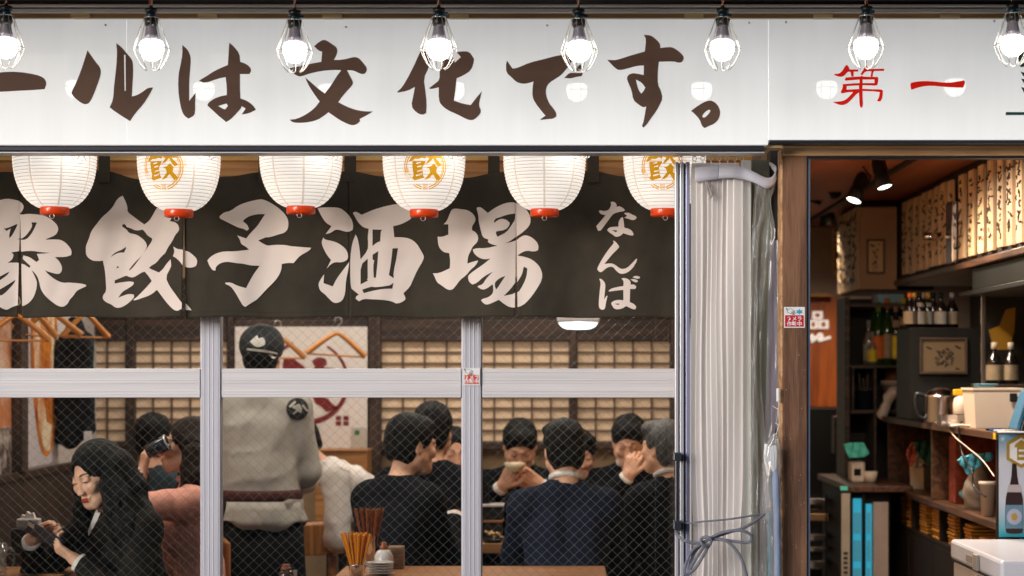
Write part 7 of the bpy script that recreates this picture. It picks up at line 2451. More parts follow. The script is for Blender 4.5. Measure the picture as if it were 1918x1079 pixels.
drape('dark green cloth hanging over the cream tissue holder', M_dteal, [(1710, 830), (1722, 826), (1743, 828), (1744, 872), (1738, 874), (1728, 862), (1718, 848)], at_c(1726, 850, 0.06).y, 0.005, 1)
drape('coral cloth hanging beside the dark green cloth', M_pinkc, [(1706, 828), (1714, 832), (1716, 862), (1708, 874), (1700, 866), (1697, 846)], at_c(1706, 850, 0.05).y, 0.008, 2)
drape('pale grey cloth below the dark green cloth', M_greyp, [(1716, 846), (1726, 862), (1730, 876), (1712, 876)], at_c(1722, 866, 0.055).y, 0.006, 3)
rb = thing('file_box', at_c(1783, 900, 0.08), 'dark red patterned file box standing in the right cubby', 'box')
c0 = at_c(1784, 900, 0.06)
MB().bbox((c0.x, c0.y - 0.05, zc_sh + 0.001), (c0.x + 0.2, c0.y + 0.08, zc_top - 0.055), 0.004).build('box_body', mat('red patterned cover', srgb(110, 40, 30), rough=0.6, scale=40, c2=srgb(160, 70, 48)), rb)
drape('light blue cloth draped over the grey bin in the right cubby', M_blu, [(1792, 862), (1804, 854), (1826, 850), (1858, 848), (1860, 858), (1842, 868), (1828, 880), (1814, 890), (1808, 886), (1804, 874)], at_c(1826, 866, 0.03).y, 0.005, 4)
lumps('cloth', 'folded blue cloth lying at the back of the right cubby', 'cloth', M_blu, [(at_c(1796, 926, 0.1), 0.018), (at_c(1818, 928, 0.1), 0.022)])
lumps('grey_bin', 'rounded grey plastic bin in the right cubby under the blue cloth', 'bin', M_greyp, [(at_c(1834, 888, 0.10), 0.045), (at_c(1832, 920, 0.10), 0.065), (at_c(1832, 938, 0.10), 0.06)], 'bin_body')
cn = thing('cup', at_c(1849, 960, 0.03), 'cream paper cup at the right end of the counter shelf', 'cup')
c0 = at_c(1850, 950, 0.045)
MB().lathe([(0, 0), (0.026, 0), (0.032, 0.125), (0.037, 0.127), (0.037, 0.14), (0.031, 0.14), (0.024, 0.01), (0, 0.01)], V(c0.x, c0.y, zc_sh + 0.001), 20).build('cup_body', M_cream, cn)
cbls = MB()
cbls.tube(sm([tuple(at_c(1790, 788, -0.03)), tuple(at_c(1776, 790, -0.03)), tuple(at_c(1776, 800, -0.03)), tuple(at_c(1788, 818, -0.03)), tuple(at_c(1812, 838, -0.025)), tuple(at_c(1840, 862, -0.02)), tuple(at_c(1862, 892, -0.02))], 6), 0.0025, 6)
single(cbls, 'cable', M_cream, 'white cable looping down from the counter top in front of the cubbies', 'cable')
cbls = MB()
cbls.tube(sm([tuple(at_c(1802, 790, -0.025)), tuple(at_c(1796, 802, -0.025)), tuple(at_c(1802, 850, -0.02)), tuple(at_c(1820, 880, -0.02)), tuple(at_c(1824, 912, -0.02)), tuple(at_c(1846, 930, -0.02))], 6), 0.004, 6)
single(cbls, 'cable', M_black, 'black cable hanging across the right cubby of the counter', 'cable')
# ---- on the counter
def on_top(px, dx):
    x = XC + dx
    d = x * F / (px - CX)
    return V(x, d, zc_top)
pot = thing('kettle', on_top(1762, 0.03), 'shiny steel kettle with a black handle on the counter', 'kettle')
c0 = on_top(1762, 0.03)
MB().lathe([(0, 0), (0.070, 0.0), (0.074, 0.008), (0.074, 0.115), (0.076, 0.118), (0.076, 0.126), (0.070, 0.130), (0.060, 0.145), (0.030, 0.160), (0, 0.163)], c0, 28).build('pot_body', M_chrome, pot)
MB().tube(sm([tuple(c0 + V(-0.07, 0, 0.125)), tuple(c0 + V(-0.11, 0, 0.13)), tuple(c0 + V(-0.115, 0, 0.08)), tuple(c0 + V(-0.10, 0, 0.03)), tuple(c0 + V(-0.072, 0, 0.02))], 5), 0.010, 8).build('handle', M_black, pot)
sp = thing('spray_bottle', on_top(1800, 0.09), 'white spray bottle with a yellow and black trigger behind the kettle', 'bottle')
c0 = on_top(1800, 0.09)
MB().lathe([(0, 0), (0.034, 0), (0.036, 0.09), (0.030, 0.115), (0.015, 0.125), (0, 0.126)], c0, 20).build('bottle_body', M_cream, sp)
MB().bbox(c0 + V(-0.035, -0.012, 0.127), c0 + V(0.03, 0.012, 0.155), 0.005).build('trigger', mat('yellow trigger', srgb(226, 180, 30), rough=0.4), sp)
MB().bbox(c0 + V(0.018, -0.012, 0.03), c0 + V(0.058, 0.014, 0.115), 0.008).build('grip', M_black, sp)
tin = thing('tray', on_top(1790, 0.03), 'small shallow steel tray at the front of the counter', 'tray')
c0 = on_top(1792, 0.0)
b = MB()
for (a, c) in (((-0.075, -0.05, 0.0), (0.075, 0.05, 0.004)), ((-0.075, -0.05, 0.0042), (0.075, -0.047, 0.05)), ((-0.075, 0.047, 0.0042), (0.075, 0.05, 0.05)), ((-0.075, -0.0465, 0.0042), (-0.072, 0.0465, 0.05)), ((0.072, -0.0465, 0.0042), (0.075, 0.0465, 0.05))):
    b.bbox(c0 + V(*a), c0 + V(*c), 0.001)
b.build('tray_body', M_chrome, tin)
bxr = thing('storage_tub', on_top(1855, 0.12), 'cream plastic tub on the counter with blue plates above it', 'tub')
c0 = on_top(1858, 0.10)
dd = c0.y
w0, w1 = 47 * dd / F, 40 * dd / F
htub = 74 * dd / F
vs = []
for z, w, dp in ((0, w1, 0.10), (htub - 0.008, w0 * 0.96, 0.115), (htub - 0.008, w0, 0.12), (htub, w0, 0.12), (htub, w0 * 0.94, 0.112), (0.01, w1 * 0.94, 0.095)):
    for sx, sy in ((-1, -1), (1, -1), (1, 1), (-1, 1)):
        vs.append(c0 + V(sx * w, sy * dp, z + 0.001))
fs_ = [(j * 4 + i, j * 4 + (i + 1) % 4, (j + 1) * 4 + (i + 1) % 4, (j + 1) * 4 + i) for j in range(5) for i in range(4)] + [(3, 2, 1, 0), (20, 21, 22, 23)]
MB().add(vs, fs_).build('tub_body', M_cream, bxr)
MB().bbox(c0 + V(0.045, -0.128, htub - 0.055), c0 + V(0.075, -0.1205, htub - 0.02), 0.002).build('black_clip', M_black, bxr)
M_bluep = mat('pale blue china', srgb(136, 186, 204), rough=0.3, var=0.04)
stack_plates(c0 + V(0.015, 0.18, htub - 0.035), 0.055, 6, 0.0085, M_bluep, 'stack of pale blue plates above the cream tub')
stack_plates(on_top(1804, 0.10) + V(0, 0, 0.001), 0.038, 6, 0.0075, M_bluep, 'small stack of pale blue dishes between the steel tray and the cream tub')
tbm = thing('tablet', on_top(1905, 0.1), 'blue and grey tablet stand at the right end of the counter', 'tablet')
c0 = on_top(1908, 0.06) + V(0, 0, 0.001)
Mt = Matrix.Translation(c0) @ Matrix.Rotation(R(18), 4, 'Y')
MB().bbox((-0.03, -0.06, 0.005), (-0.012, 0.06, 0.16), 0.004, M=Mt).build('back', mat('blue tablet back', srgb(60, 110, 140), rough=0.4), tbm)
MB().bbox((-0.011, -0.062, 0.003), (0.002, 0.062, 0.165), 0.004, M=Mt).build('case', M_black, tbm)
MB().bbox((-0.05, -0.05, -0.006), (0.06, 0.05, 0.004), 0.002, M=Matrix.Translation(c0 + V(0, 0, 0.007))).build('foot', M_greyp, tbm)
pn_ = thing('papers', on_top(1896, -0.0), 'loose white papers and pens at the counter edge', 'papers')
c0 = on_top(1896, 0.02)
MB().bbox(c0 + V(-0.05, -0.03, 0.001), c0 + V(0.06, 0.03, 0.007), 0.001).build('sheet', M_stick, pn_)
for i, (m, a) in enumerate(((M_black, 0.2), (mat('blue pen', srgb(40, 100, 170), rough=0.3), 0.05), (M_cream, -0.15))):
    p = on_top(1868 + 7 * i, 0.02) + V(0, -0.02 - 0.008 * i, 0.006)
    MB().tube([p + V(-0.05, -0.02 * a, 0), p + V(0.05, 0.02 * a, 0)], 0.0045, 8).build('pen', m, pn_)
pn2 = thing('power_strip', on_top(1800, -0.0), 'white power lead bundle lying along the counter edge', 'cable')
p = on_top(1812, 0.0) + V(0, 0, 0.006)
MB().tube(sm([tuple(p + V(-0.07, 0.0, 0)), tuple(p + V(-0.03, -0.01, 0.004)), tuple(p + V(0.02, 0.01, 0)), tuple(p + V(0.07, -0.005, 0))], 5), 0.006, 6).build('lead', M_cream, pn2)

# poster with a sake bottle on the counter's end
YP = y0c - 0.066
po = thing('sake_poster', P(1905, 1005, YP), 'blue white poster of a dark sake bottle under a gold hexagon crest', 'poster')
m_po, n_, l_, b_ = nodes_of('poster sky print')
tc = n_.new('ShaderNodeTexCoord')
sx_ = n_.new('ShaderNodeSeparateXYZ')
l_.new(tc.outputs['Generated'], sx_.inputs[0])
rp = n_.new('ShaderNodeValToRGB')
rp.color_ramp.elements[0].color = srgb(30, 150, 170)
rp.color_ramp.elements[0].position = 0.02
rp.color_ramp.elements[1].color = srgb(96, 160, 190)
rp.color_ramp.elements[1].position = 1.0
e_ = rp.color_ramp.elements.new(0.35)
e_.color = srgb(190, 200, 214)
e_ = rp.color_ramp.elements.new(0.75)
e_.color = srgb(196, 200, 214)
l_.new(sx_.outputs['Z'], rp.inputs['Fac'])
l_.new(rp.outputs['Color'], b_.inputs['Base Color'])
b_.inputs['Roughness'].default_value = 0.4
MB().box(P(1871, 814, YP), P(1990, 1006, YP) + V(0, 0.002, 0)).build('sheet', m_po, po)
po_sheet = [c_ for c_ in po.children][0]
M_goldp = mat('poster gold', srgb(166, 136, 52), rough=0.4)
def pprism(loops, m, nm, k):
    MB().prism(loops, lambda u, v: P(u, v, YP - 0.0012 * k), (0, 0.001, 0)).build(nm, m, po_sheet)
hx_ = lambda r, cx=1913, cy=845: [(cx + r * math.sin(i * math.pi / 3), cy - r * math.cos(i * math.pi / 3)) for i in range(6)]
pprism([hx_(32)], M_goldp, 'hexagon', 1)
pprism([hx_(25)], M_stick, 'hexagon_inner', 2)
pprism([[(1902, 832), (1913, 824), (1926, 832), (1926, 838), (1921, 838), (1921, 862), (1905, 862), (1905, 838), (1900, 838)], [(1908, 842), (1908, 846), (1918, 846), (1918, 842)], [(1908, 852), (1908, 856), (1918, 856), (1918, 852)]], M_goldp, 'crest_character', 3)
pprism([chaikin([(1896, 868), (1904, 868), (1906, 900), (1914, 924), (1917, 940), (1917, 995), (1912, 1000), (1888, 1000), (1883, 995), (1883, 940), (1886, 922), (1894, 900)])], mat('printed bottle', srgb(44, 26, 26), rough=0.35), 'printed_bottle', 1)
pprism([[(1884, 946), (1916, 946), (1916, 990), (1884, 990)]], mat('printed blue label', srgb(92, 132, 156), rough=0.5), 'printed_label', 2)
pprism([[(1900 + 14 * math.cos(t), 968 + 15 * math.sin(t)) for t in [i * 0.39 for i in range(16)]]], mat('printed pale seal', srgb(160, 166, 190), rough=0.5), 'printed_seal', 3)
pprism([[(1900 + 6 * math.cos(t), 968 + 7 * math.sin(t)) for t in [i * 0.6 for i in range(10)]]], M_goldp, 'printed_mark', 4)
pprism([[(1889, 908), (1911, 908), (1914, 922), (1886, 922)]], mat('printed neck label', srgb(176, 166, 170), rough=0.5), 'printed_neck_label', 2)
b = MB()
for i in range(6):
    t = i * math.pi / 3
    b.tube([P(1878, 822, YP - 0.002), P(1878 + 5 * math.cos(t), 822 + 5 * math.sin(t), YP - 0.002)], 0.0012, 4)
b.build('printed_snowflake', M_stick, po_sheet)

# chest freezer
XF = 1.50
yf0, yf1 = XF * F / (1874 - CX), XF * F / (1779 - CX)
yf1 = min(yf1, YP - 0.02)
zf = CAMZ - 0.431 * XF
fz = thing('chest_freezer', V(XF + 0.35, (yf0 + yf1) / 2, 0), 'white chest freezer with a latched lid in the doorway corner', 'freezer')
M_frz = mat('white enamel', srgb(206, 206, 216), rough=0.3, var=0.02, coat=0.2)
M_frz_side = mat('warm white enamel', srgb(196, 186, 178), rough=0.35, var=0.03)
MB().bbox((XF, yf0, zf - 0.075), (XF + 0.75, yf1, zf), 0.012).build('lid', M_frz, fz)
MB().bbox((XF + 0.012, yf0 + 0.012, 0.02), (XF + 0.74, yf1, zf - 0.083), 0.008).build('cabinet', M_frz_side, fz)
MB().bbox((XF + 0.006, yf0 + 0.006, zf - 0.0828), (XF + 0.744, yf1 - 0.002, zf - 0.0752), 0.001).build('gasket', M_black, fz)
ym = yf0 + (yf1 - yf0) * 0.42
lt = MB().bbox((XF - 0.014, ym - 0.03, zf - 0.07), (XF - 0.0005, ym + 0.03, zf - 0.012), 0.003).build('latch', M_greyp, fz)
MB().bbox((XF - 0.008, ym - 0.03, zf - 0.16), (XF + 0.011, ym + 0.03, zf - 0.09), 0.003).build('lock', M_greyp, fz)
MB().bbox((XF - 0.002, ym + 0.10, zf - 0.055), (XF - 0.0005, ym + 0.20, zf - 0.03), 0.0005).build('badge', M_greyp, fz)

# ---------------------------------------------------------------- back shelves, bottles, picture, glass fridge
DSH = 10.2
sh_ = thing('back_shelf', P(1640, 1100, DSH), 'dark open shelving with bottles behind the bar counter', 'shelf')
def sx(x0, y0, x1, y1, th, m, nm, d=DSH):
    return MB().bbox(P(x0, y0, d), P(x1, y1, d) + V(0, th, 0), 0.003).build(nm, m, sh_)
sx(1594, 684, 1702, 690, 0.30, M_shelfx, 'shelf')
sx(1594, 768, 1702, 775, 0.30, M_shelfx, 'shelf')
sx(1596, 690.5, 1600, 767.5, 0.28, M_shelfx, 'upright')
sx(1637, 690.5, 1642, 767.5, 0.28, M_shelfx, 'upright')
sx(1702.5, 560, 1708, 900, 0.30, M_shelfx, 'upright')
sx(1637, 775.5, 1642, 916, 0.28, M_shelfx, 'upright')
sx(1580, 560, 1700, 915, 0.02, M_bark, 'back_board', DSH + 0.31)
sx(1582, 556, 1592, 900, 0.30, M_shelfx, 'upright')
sx(1592.5, 568, 1702, 575, 0.30, M_shelfx, 'shelf')
bluebox = thing('blue_box', P(1660, 568, DSH), 'pale blue carton on top of the bottle shelf', 'box')
MB().bbox(P(1644, 551, DSH + 0.05), P(1694, 567.5, DSH + 0.05) + V(0, 0.15, 0), 0.003).build('carton', M_bluep, bluebox)
M_green = mat('green bottle glass', srgb(38, 70, 30), rough=0.12, spec=0.6)
M_brownb = mat('dark bottle glass', srgb(26, 20, 18), rough=0.12, spec=0.6)
def bottle(px, py, d, h, r, m, cap, lab, lab2, label, z=None):
    c = P(px, py, d)
    root = thing('sake_bottle', c, label, 'bottle', 'sake bottles on the back shelf')
    gls = MB().lathe([(0, 0), (r, 0), (r, h * 0.52), (r * 0.86, h * 0.6), (r * 0.42, h * 0.74), (r * 0.34, h * 0.80), (r * 0.34, h * 0.93), (0, h * 0.93)], c, 20).build('glass', m, root)
    MB().lathe([(r * 0.36, h * 0.84), (r * 0.38, h * 0.84), (r * 0.38, h), (0, h * 1.005)], c, 16).build('cap', cap, root)
    MB().lathe([(r * 1.012, h * 0.10), (r * 1.012, h * 0.46)], c, 20).build('label', lab, gls)
    if lab2:
        MB().lathe([(r * 0.90, h * 0.595), (r * 0.55, h * 0.71)], c, 20).build('shoulder_label', lab2, gls)
    return root
M_l = {k: mat('label ' + k, srgb(*v), rough=0.6, var=0.15, scale=30) for k, v in dict(orange=(220, 112, 30), cream=(160, 140, 116), yellow=(226, 206, 40), white=(150, 146, 140), gold=(190, 150, 50), dark=(60, 46, 40)).items()}
sB = DSH / F
bh = 118 * sB
for i, (px, m, cap, l1_, l2_, lab) in enumerate((
        (1645, M_green, 'green', 'orange', None, 'green sake bottle with an orange label'),
        (1662, M_green, 'orange', 'cream', None, 'green sake bottle with a cream label and orange cap'),
        (1678, M_brownb, 'cream', 'yellow', 'cream', 'dark sake bottle with a cream neck band and yellow label'),
        (1692, M_brownb, 'gold', 'white', 'cream', 'dark sake bottle with a gold cap and white label'))):
    bottle(px, 683.5, DSH + 0.03, bh + 0.02 * (i % 2), 0.036, m, {'green': mat('green cap', srgb(120, 150, 60), rough=0.4), 'orange': M_l['orange'], 'cream': M_l['cream'], 'gold': M_l['yellow']}[cap], M_l[l1_], M_l[l2_] if l2_ else None, lab)
for i, (px, m, cap, l1_, l2_, lab) in enumerate((
        (1637, M_green, 'cream', 'cream', None, 'green sake bottle at the back left of the bottle shelf'),
        (1653, M_green, 'yellow', 'white', None, 'green sake bottle with a yellow cap in the back row'),
        (1670, M_green, 'white', 'orange', 'cream', 'green sake bottle with an orange label in the back row'),
        (1685, M_brownb, 'orange', 'cream', 'gold', 'dark sake bottle with a gold neck band in the back row'),
        (1698, M_brownb, 'dark', 'yellow', None, 'dark sake bottle with a yellow label at the right end of the shelf'))):
    bottle(px, 683.5, DSH + 0.17, bh + 0.035, 0.034, m, M_l[cap], M_l[l1_], M_l[l2_] if l2_ else None, lab)
bottle(1627, 683.5, DSH + 0.05, 84 * sB, 0.030, pane_material('clear bottle', (0.9, 0.9, 0.9, 1), 0.1, 1.0, 0.02, film=0.35, film_col=(0.6, 0.56, 0.54, 1)), M_l['white'], M_l['white'], None, 'clear bottle at the left end of the bottle shelf')
bottle(1634, 683.5, DSH + 0.01, 62 * sB, 0.026, pane_material('clear bottle b', (0.9, 0.9, 0.9, 1), 0.1, 1.0, 0.02, film=0.35, film_col=(0.6, 0.56, 0.54, 1)), M_l['white'], M_l['yellow'], None, 'clear bottle with a bright yellow label')
# dark box with a framed emblem, bottles standing on it
DBX = 8.9
bxx = thing('dark_cabinet', P(1765, 790, DBX), 'black cabinet standing on the counter behind the kettle', 'cabinet')
MB().bbox(P(1704, 614, DBX), P(1838, 786, DBX) + V(0, 0.35, 0), 0.004).build('carcass', M_spot, bxx)
fp = thing('framed_picture', P(1768, 700, DBX), 'framed emblem picture with a round ink mark on a tan sheet', 'picture')
e = DBX - 0.03
fr_ = MB()
for q in ((1723, 632, 1813, 637), (1723, 696, 1813, 701), (1723, 637.3, 1728, 695.7), (1808, 637.3, 1813, 695.7)):
    fr_.bbox(P(q[0], q[1], e), P(q[2], q[3], e) + V(0, 0.028, 0), 0.003)
fr_.build('frame', mat('brown black frame', srgb(58, 46, 38), rough=0.4), fp)
MB().box(P(1728.3, 637.3, e + 0.012), P(1807.7, 695.7, e + 0.012) + V(0, 0.002, 0)).build('sheet', mat('tan emblem sheet', srgb(96, 78, 54), rough=0.7, var=0.05), fp)
b = MB()
for i in range(46):
    a, r = rm.uniform(0, 6.28), 17 * math.sqrt(rm.uniform(0.05, 1))
    x, y = 1769 + r * math.cos(a), 670 + r * math.sin(a)
    b.tube([P(x, y, e + 0.011), P(x + rm.uniform(-5, 5), y + rm.uniform(-5, 5), e + 0.011)], rm.uniform(0.002, 0.006), 5)
for x, y in ((1738, 650), (1742, 652), (1792, 648), (1796, 651), (1793, 690)):
    b.tube([P(x - 3, y, e + 0.011), P(x + 3, y + 1, e + 0.011)], 0.004, 5)
o = b.build('ink_emblem', M_brush, fp)
o['kind'] = 'stuff'
for i, (px, cap, l1_, lab) in enumerate(((1712, 'gold', 'dark', 'tall dark bottle with a gold cap, left on the black cabinet'), (1738, 'gold', 'white', 'tall dark bottle with a gold cap and pale label, middle of the black cabinet'), (1722, 'dark', 'white', 'tall black bottle between the two gold capped ones'), (1748, 'dark', 'dark', 'tall black bottle right of the gold capped ones'), (1704, 'orange', 'cream', 'dark bottle with an orange cap at the left edge of the black cabinet'), (1730, 'cream', 'yellow', 'dark bottle with a cream cap and yellow label on the black cabinet'), (1762, 'dark', 'white', 'dark bottle with a pale label farther right on the black cabinet'), (1783, 'white', 'cream', 'dark bottle with a white cap at the right of the black cabinet'))):
    c = bottle(px, 613.5, DBX + 0.10 + 0.07 * (i % 2), 66 * DBX / F, 0.030, M_brownb, {'gold': M_l['gold'], 'dark': M_spot}.get(cap) or M_l[cap], M_l[l1_], M_l['white'] if i in (1, 2) else None, lab)
gr = thing('glass_fridge', P(1880, 780, 8.55), 'glass fronted fridge with a steel edge behind the cream tub', 'fridge')
D8 = 8.55
MB().bbox(P(1846, 556, D8 + 0.45), P(2010, 790, D8 + 0.45) + V(0, 0.02, 0), 0.003).build('back_panel', M_bark, gr)
MB().bbox(P(1838, 548, D8), P(1846, 792, D8) + V(0, 0.02, 0), 0.002).build('steel_edge', M_chrome, gr)
MB().bbox(P(1848, 720, D8 + 0.02), P(2010, 728, D8 + 0.02) + V(0, 0.42, 0), 0.002).build('shelf', M_shelfx, gr)
MB().box(P(1846.5, 556, D8 + 0.004), P(2010, 790, D8 + 0.004) + V(0, 0.004, 0)).build('glass_door', M_glass, gr)
MB().bbox(P(1838, 540, D8 - 0.02), P(2010, 547.5, D8 - 0.02) + V(0, 0.48, 0), 0.002).build('top_board', M_shelfx, gr)
yl = thing('yellow_placard', P(1880, 650, D8 + 0.3), 'yellow fan shaped placard inside the glass fridge', 'placard')
MB().prism([[(1862, 655), (1852, 618), (1872, 610), (1884, 580), (1902, 576), (1900, 620), (1890, 655)]], lambda u, v: P(u, v, D8 + 0.32), (0, 0.003, 0)).build('sheet', mat('mustard placard', srgb(170, 124, 26), rough=0.6, var=0.12, scale=12), yl)
for px, lab in ((1862, 'wine bottle with a white capsule, left in the glass fridge'), (1893, 'wine bottle with a white capsule, right in the glass fridge')):
    c = bottle(px, 719.5, D8 + 0.15, 78 * (D8 + 0.15) / F, 0.036, M_brownb, M_cream, M_l['cream'], None, lab)
hood = thing('steel_hood', P(1850, 560, 7.9), 'dark steel hood under the near menu boards', 'hood')
MB().bbox((XS + 0.02, 7.45, zb - 0.13), (XS + 0.5, 8.5, zb - 0.032), 0.006).build('hood_body', mat('dark steel', srgb(36, 35, 33), rough=0.4, metal=0.5, var=0.1), hood)
MB().bbox((XS + 0.0, 7.42, zb - 0.152), (XS + 0.5, 8.52, zb - 0.131), 0.003).build('hood_edge', M_spot, hood)
# things on the back shelf
gv = lumps('gloves', 'white rubber gloves hanging over a stand on the back shelf', 'gloves', mat('white rubber', srgb(214, 204, 198), rough=0.5), [(P(1694, 734, DSH - 0.05), 0.022), (P(1676, 734, DSH - 0.05), 0.03), (P(1664, 744, DSH - 0.06), 0.026), (P(1660, 762, DSH - 0.06), 0.024), (P(1653, 776, DSH - 0.06), 0.03)], 'glove')
bn = thing('bin', P(1678, 768, DSH), 'grey plastic bin with a white rim on the back shelf', 'bin')
c0 = P(1676, 767.5, DSH + 0.12)
MB().lathe([(0, 0), (0.055, 0), (0.068, 0.13), (0.078, 0.132), (0.078, 0.148), (0.066, 0.148), (0.05, 0.01), (0, 0.01)], c0, 22).build('bin_body', M_greyp, bn)
MB().lathe([(0.066, 0.149), (0.079, 0.149), (0.079, 0.155), (0.066, 0.155), (0.066, 0.149)], c0, 22).build('rim', M_cream, bn)
bk = thing('basket', P(1676, 722, DSH + 0.2), 'brown basket at the top of the shelf compartment', 'basket')
c0 = P(1676, 722, DSH + 0.2)
MB().lathe([(0, 0), (0.055, 0), (0.065, 0.085), (0.06, 0.085), (0.05, 0.008), (0, 0.008)], c0, 18).build('basket_body', mat('brown basket', srgb(104, 62, 40), rough=0.7, scale=50, c2=srgb(140, 88, 58)), bk)
ub = thing('utensil_pot', P(1619, 767, DSH + 0.1), 'dark blue pot of utensils on the back shelf', 'pot')
c0 = P(1620, 767.5, DSH + 0.1)
MB().lathe([(0, 0), (0.04, 0), (0.05, 0.10), (0.054, 0.10), (0.054, 0.108), (0.046, 0.108), (0.036, 0.008), (0, 0.008)], c0, 20).build('pot_body', mat('blue black glaze', srgb(34, 42, 58), rough=0.3), ub)
for i in range(4):
    MB().tube([c0 + V(0.01 * i - 0.015, 0, 0.02), c0 + V(0.024 * i - 0.03, 0.01, 0.19 - 0.02 * (i % 2))], 0.007, 6).build('utensil', M_shelfx, ub)
# low counter with a lit cooler
lc = thing('low_counter', P(1600, 1100, 9.6), 'low brown counter at the end of the bar passage', 'counter')
zl = wz(905, 9.7)
MB().bbox(V(wx(1545, 10.3), 9.45, zl - 0.03), V(wx(1700, 9.6), 10.6, zl), 0.004).build('counter_top', M_shelf, lc)
MB().bbox(V(wx(1552, 10.3), 9.90, 0), V(wx(1588, 10.3), 10.55, zl - 0.031), 0.004).build('side_panel', M_panel, lc)
MB().bbox(V(wx(1590, 10.3), 10.3, 0), V(wx(1700, 10.3), 10.6, zl - 0.031), 0.004).build('back_panel', M_panel, lc)
cl = thing('drinks_cooler', P(1625, 1200, 9.46), 'drinks cooler with two blue lit glass doors under the low counter', 'cooler')
DC = 9.47
M_blueglow = mat('blue cooler light', (0.02, 0.10, 0.14), rough=0.3, emit=(0.03, 0.42, 0.60, 1), estr=0.5, scale=3)
M_coolb = mat('bottle behind cooler glass', (0.03, 0.12, 0.16), rough=0.3, emit=(0.05, 0.25, 0.34, 1), estr=0.45)
MB().bbox(P(1594, 921, DC + 0.04), P(1668, 1400, DC + 0.04) + V(0, 0.4, 0), 0.004).build('carcass', M_spot, cl)
MB().bbox(P(1598, 934, DC + 0.025), P(1614, 1380, DC + 0.025) + V(0, 0.012, 0), 0.002).build('lit_door', M_blueglow, cl)
MB().bbox(P(1622, 944, DC + 0.025), P(1633, 1380, DC + 0.025) + V(0, 0.012, 0), 0.002).build('lit_door', M_blueglow, cl)
MB().bbox(P(1594, 926, DC), P(1597, 1390, DC) + V(0, 0.038, 0), 0.002).build('door_frame', M_spot, cl)
MB().bbox(P(1615, 926, DC), P(1621, 1390, DC) + V(0, 0.038, 0), 0.002).build('door_frame', M_spot, cl)
MB().bbox(P(1636, 941, DC), P(1664, 1390, DC) + V(0, 0.038, 0), 0.002).build('white_door_edge', mat('pinkish white enamel', srgb(158, 142, 134), rough=0.5), cl)
for x_, w_ in ((1602, 3.6), (1609, 3.4), (1627, 3.6)):
    for y_ in (960, 1012, 1064):
        MB().bbox(P(x_ - w_, y_, DC + 0.022), P(x_ + w_, y_ + 40, DC + 0.022) + V(0, 0.0025, 0), 0.001).build('lit_bottle', M_coolb, cl)
wsn = thing('paper_strip', P(1583, 1079, 9.4), 'long white paper strip with dark writing hanging left of the blue cooler', 'notice')
MB().bbox(P(1576, 924, 9.40), P(1592, 1300, 9.40) + V(0, 0.004, 0), 0.001).build('sheet', mat('toned down paper strip', srgb(160, 148, 134), rough=0.8), wsn)  # white paper with its colour evenly darkened
b = MB()
for i in range(6):
    y = 1034 + i * 9
    b.bbox(P(1580, y, 9.397), P(1588, y + 5, 9.397) + V(0, 0.002, 0), 0.0005)
b.build('print', M_brush, wsn)
MB().bbox(P(1574, 911, 9.39), P(1588, 919, 9.39) + V(0, 0.01, 0), 0.002).build('teal_clip', M_teal, wsn)
drape('bright teal cloth on the white dispenser of the low counter', M_teal, [(1579, 832), (1598, 829), (1618, 829), (1628, 850), (1612, 858), (1590, 857)], 9.72, 0.005, 5)
dsp = thing('soap_dispenser', P(1607, 897, 9.8), 'white dispenser standing on the low counter under the teal cloth', 'dispenser')
MB().bbox(V(wx(1592, 9.8), 9.75, zl + 0.001), V(wx(1618, 9.8), 9.87, wz(864, 9.8)), 0.012).build('dispenser_body', M_cream, dsp)
MB().bbox(V(wx(1600, 9.74), 9.745, zl + 0.035), V(wx(1613, 9.74), 9.7495, zl + 0.07), 0.001).build('opening', M_spot, dsp)
cpw = thing('cup', P(1631, 897, 9.75), 'small white cup on the low counter right of the dispenser', 'cup')
MB().lathe([(0, 0), (0.03, 0), (0.038, 0.055), (0.035, 0.055), (0.027, 0.006), (0, 0.006)], V(wx(1630, 9.75), 9.75, zl + 0.001), 18).build('cup_body', M_cream, cpw)
rbk = thing('book_row', P(1573, 840, 10.8), 'red spined booklets standing beside the dark doorway', 'books')
for i in range(3):
    MB().bbox(P(1563 + 6 * i, 780, 10.8), P(1568 + 6 * i, 850, 10.8) + V(0, 0.12, 0), 0.002).build('booklet', (mat('red booklet', srgb(150, 56, 40), rough=0.6, scale=30, c2=srgb(176, 120, 84)) if i == 1 else M_shelfx), rbk)
blk = thing('dark_locker', P(1545, 1100, 11.4), 'tall black locker under the orange sign panel', 'locker')
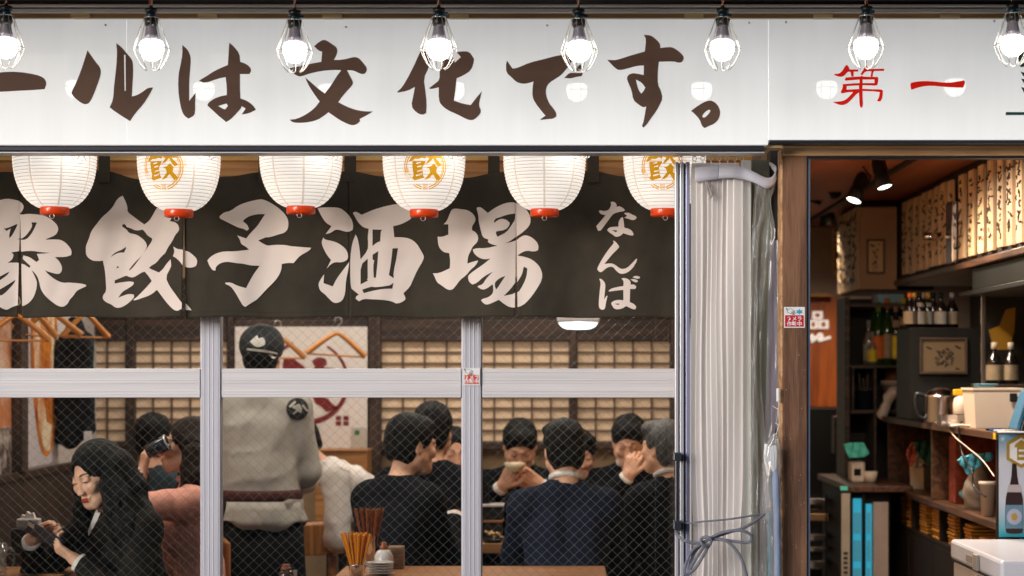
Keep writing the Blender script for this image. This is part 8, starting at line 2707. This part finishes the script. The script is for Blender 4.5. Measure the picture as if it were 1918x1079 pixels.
MB().bbox(P(1500, 765, 11.6), P(1598, 1250, 11.6) + V(0, 0.4, 0), 0.004).build('carcass', M_spot, blk)
rk = thing('tray_rack', P(1533, 1150, 10.2), 'rack of shiny steel trays at the left edge of the doorway', 'rack')
for i, (y, h) in enumerate(((934, 12), (962, 14), (1000, 14), (1024, 10), (1050, 16))):
    MB().bbox(P(1500, y, 10.2), P(1549 + (i % 2) * 3, y + h, 10.2) + V(0, 0.3, 0), 0.005).build('tray', M_chrome if i != 1 else mat('brass tray', srgb(190, 150, 110), rough=0.3, metal=0.5), rk)
for x in (1503, 1546):
    MB().bbox(P(x, 925, 10.19), P(x + 3, 1200, 10.19) + V(0, 0.008, 0), 0.001).build('upright', M_spot, rk)
ch_ = MB()
ch_.tube([P(1579, 640, 11.9), P(1580, 655, 11.9)], 0.012, 8)
# ---------------------------------------------------------------- the low shop front across the street (seen only as a dark reflection)
M_outer = mat('grey beige outer wall', srgb(150, 142, 134), rough=0.85, var=0.1, scale=2)
structure(MB().box((-3.6, 6.62, 0.0), (-2.215, 6.85, 2.64)), 'outer_wall', M_outer)
structure(MB().box((2.11, 6.13, 0.0), (3.4, 6.23, 2.64)), 'outer_wall', M_outer)
structure(MB().box((-3.6, 6.31, 2.705), (3.4, 6.5, 4.6)), 'outer_wall', M_outer)
ob = thing('opposite_shop', (0, -9.0, 0), 'low dark shuttered shop front on the far side of the street', 'building')
M_ob = mat('dark render', (0.05, 0.048, 0.05), rough=0.8, var=0.2)
M_sht = mat('grey shutter', (0.11, 0.11, 0.12), rough=0.5, metal=0.2, var=0.1)
MB().bbox((-14, -10, 0), (14, -9.05, 3.3), 0.02).build('wall', M_ob, ob)
MB().bbox((-14.2, -10, 3.31), (14.2, -8.7, 3.42), 0.02).build('roof', M_ob, ob)
for i in range(8):
    x = -12.2 + i * 3.3
    b = MB()
    for k in range(12):
        b.bbox((x - 1.25, -9.045, 0.05 + k * 0.19), (x + 1.25, -9.015 - 0.006 * (k % 2), 0.23 + k * 0.19), 0.004, seg=1)
    o = b.build('shutter', M_sht, ob)
    o['kind'] = 'stuff'
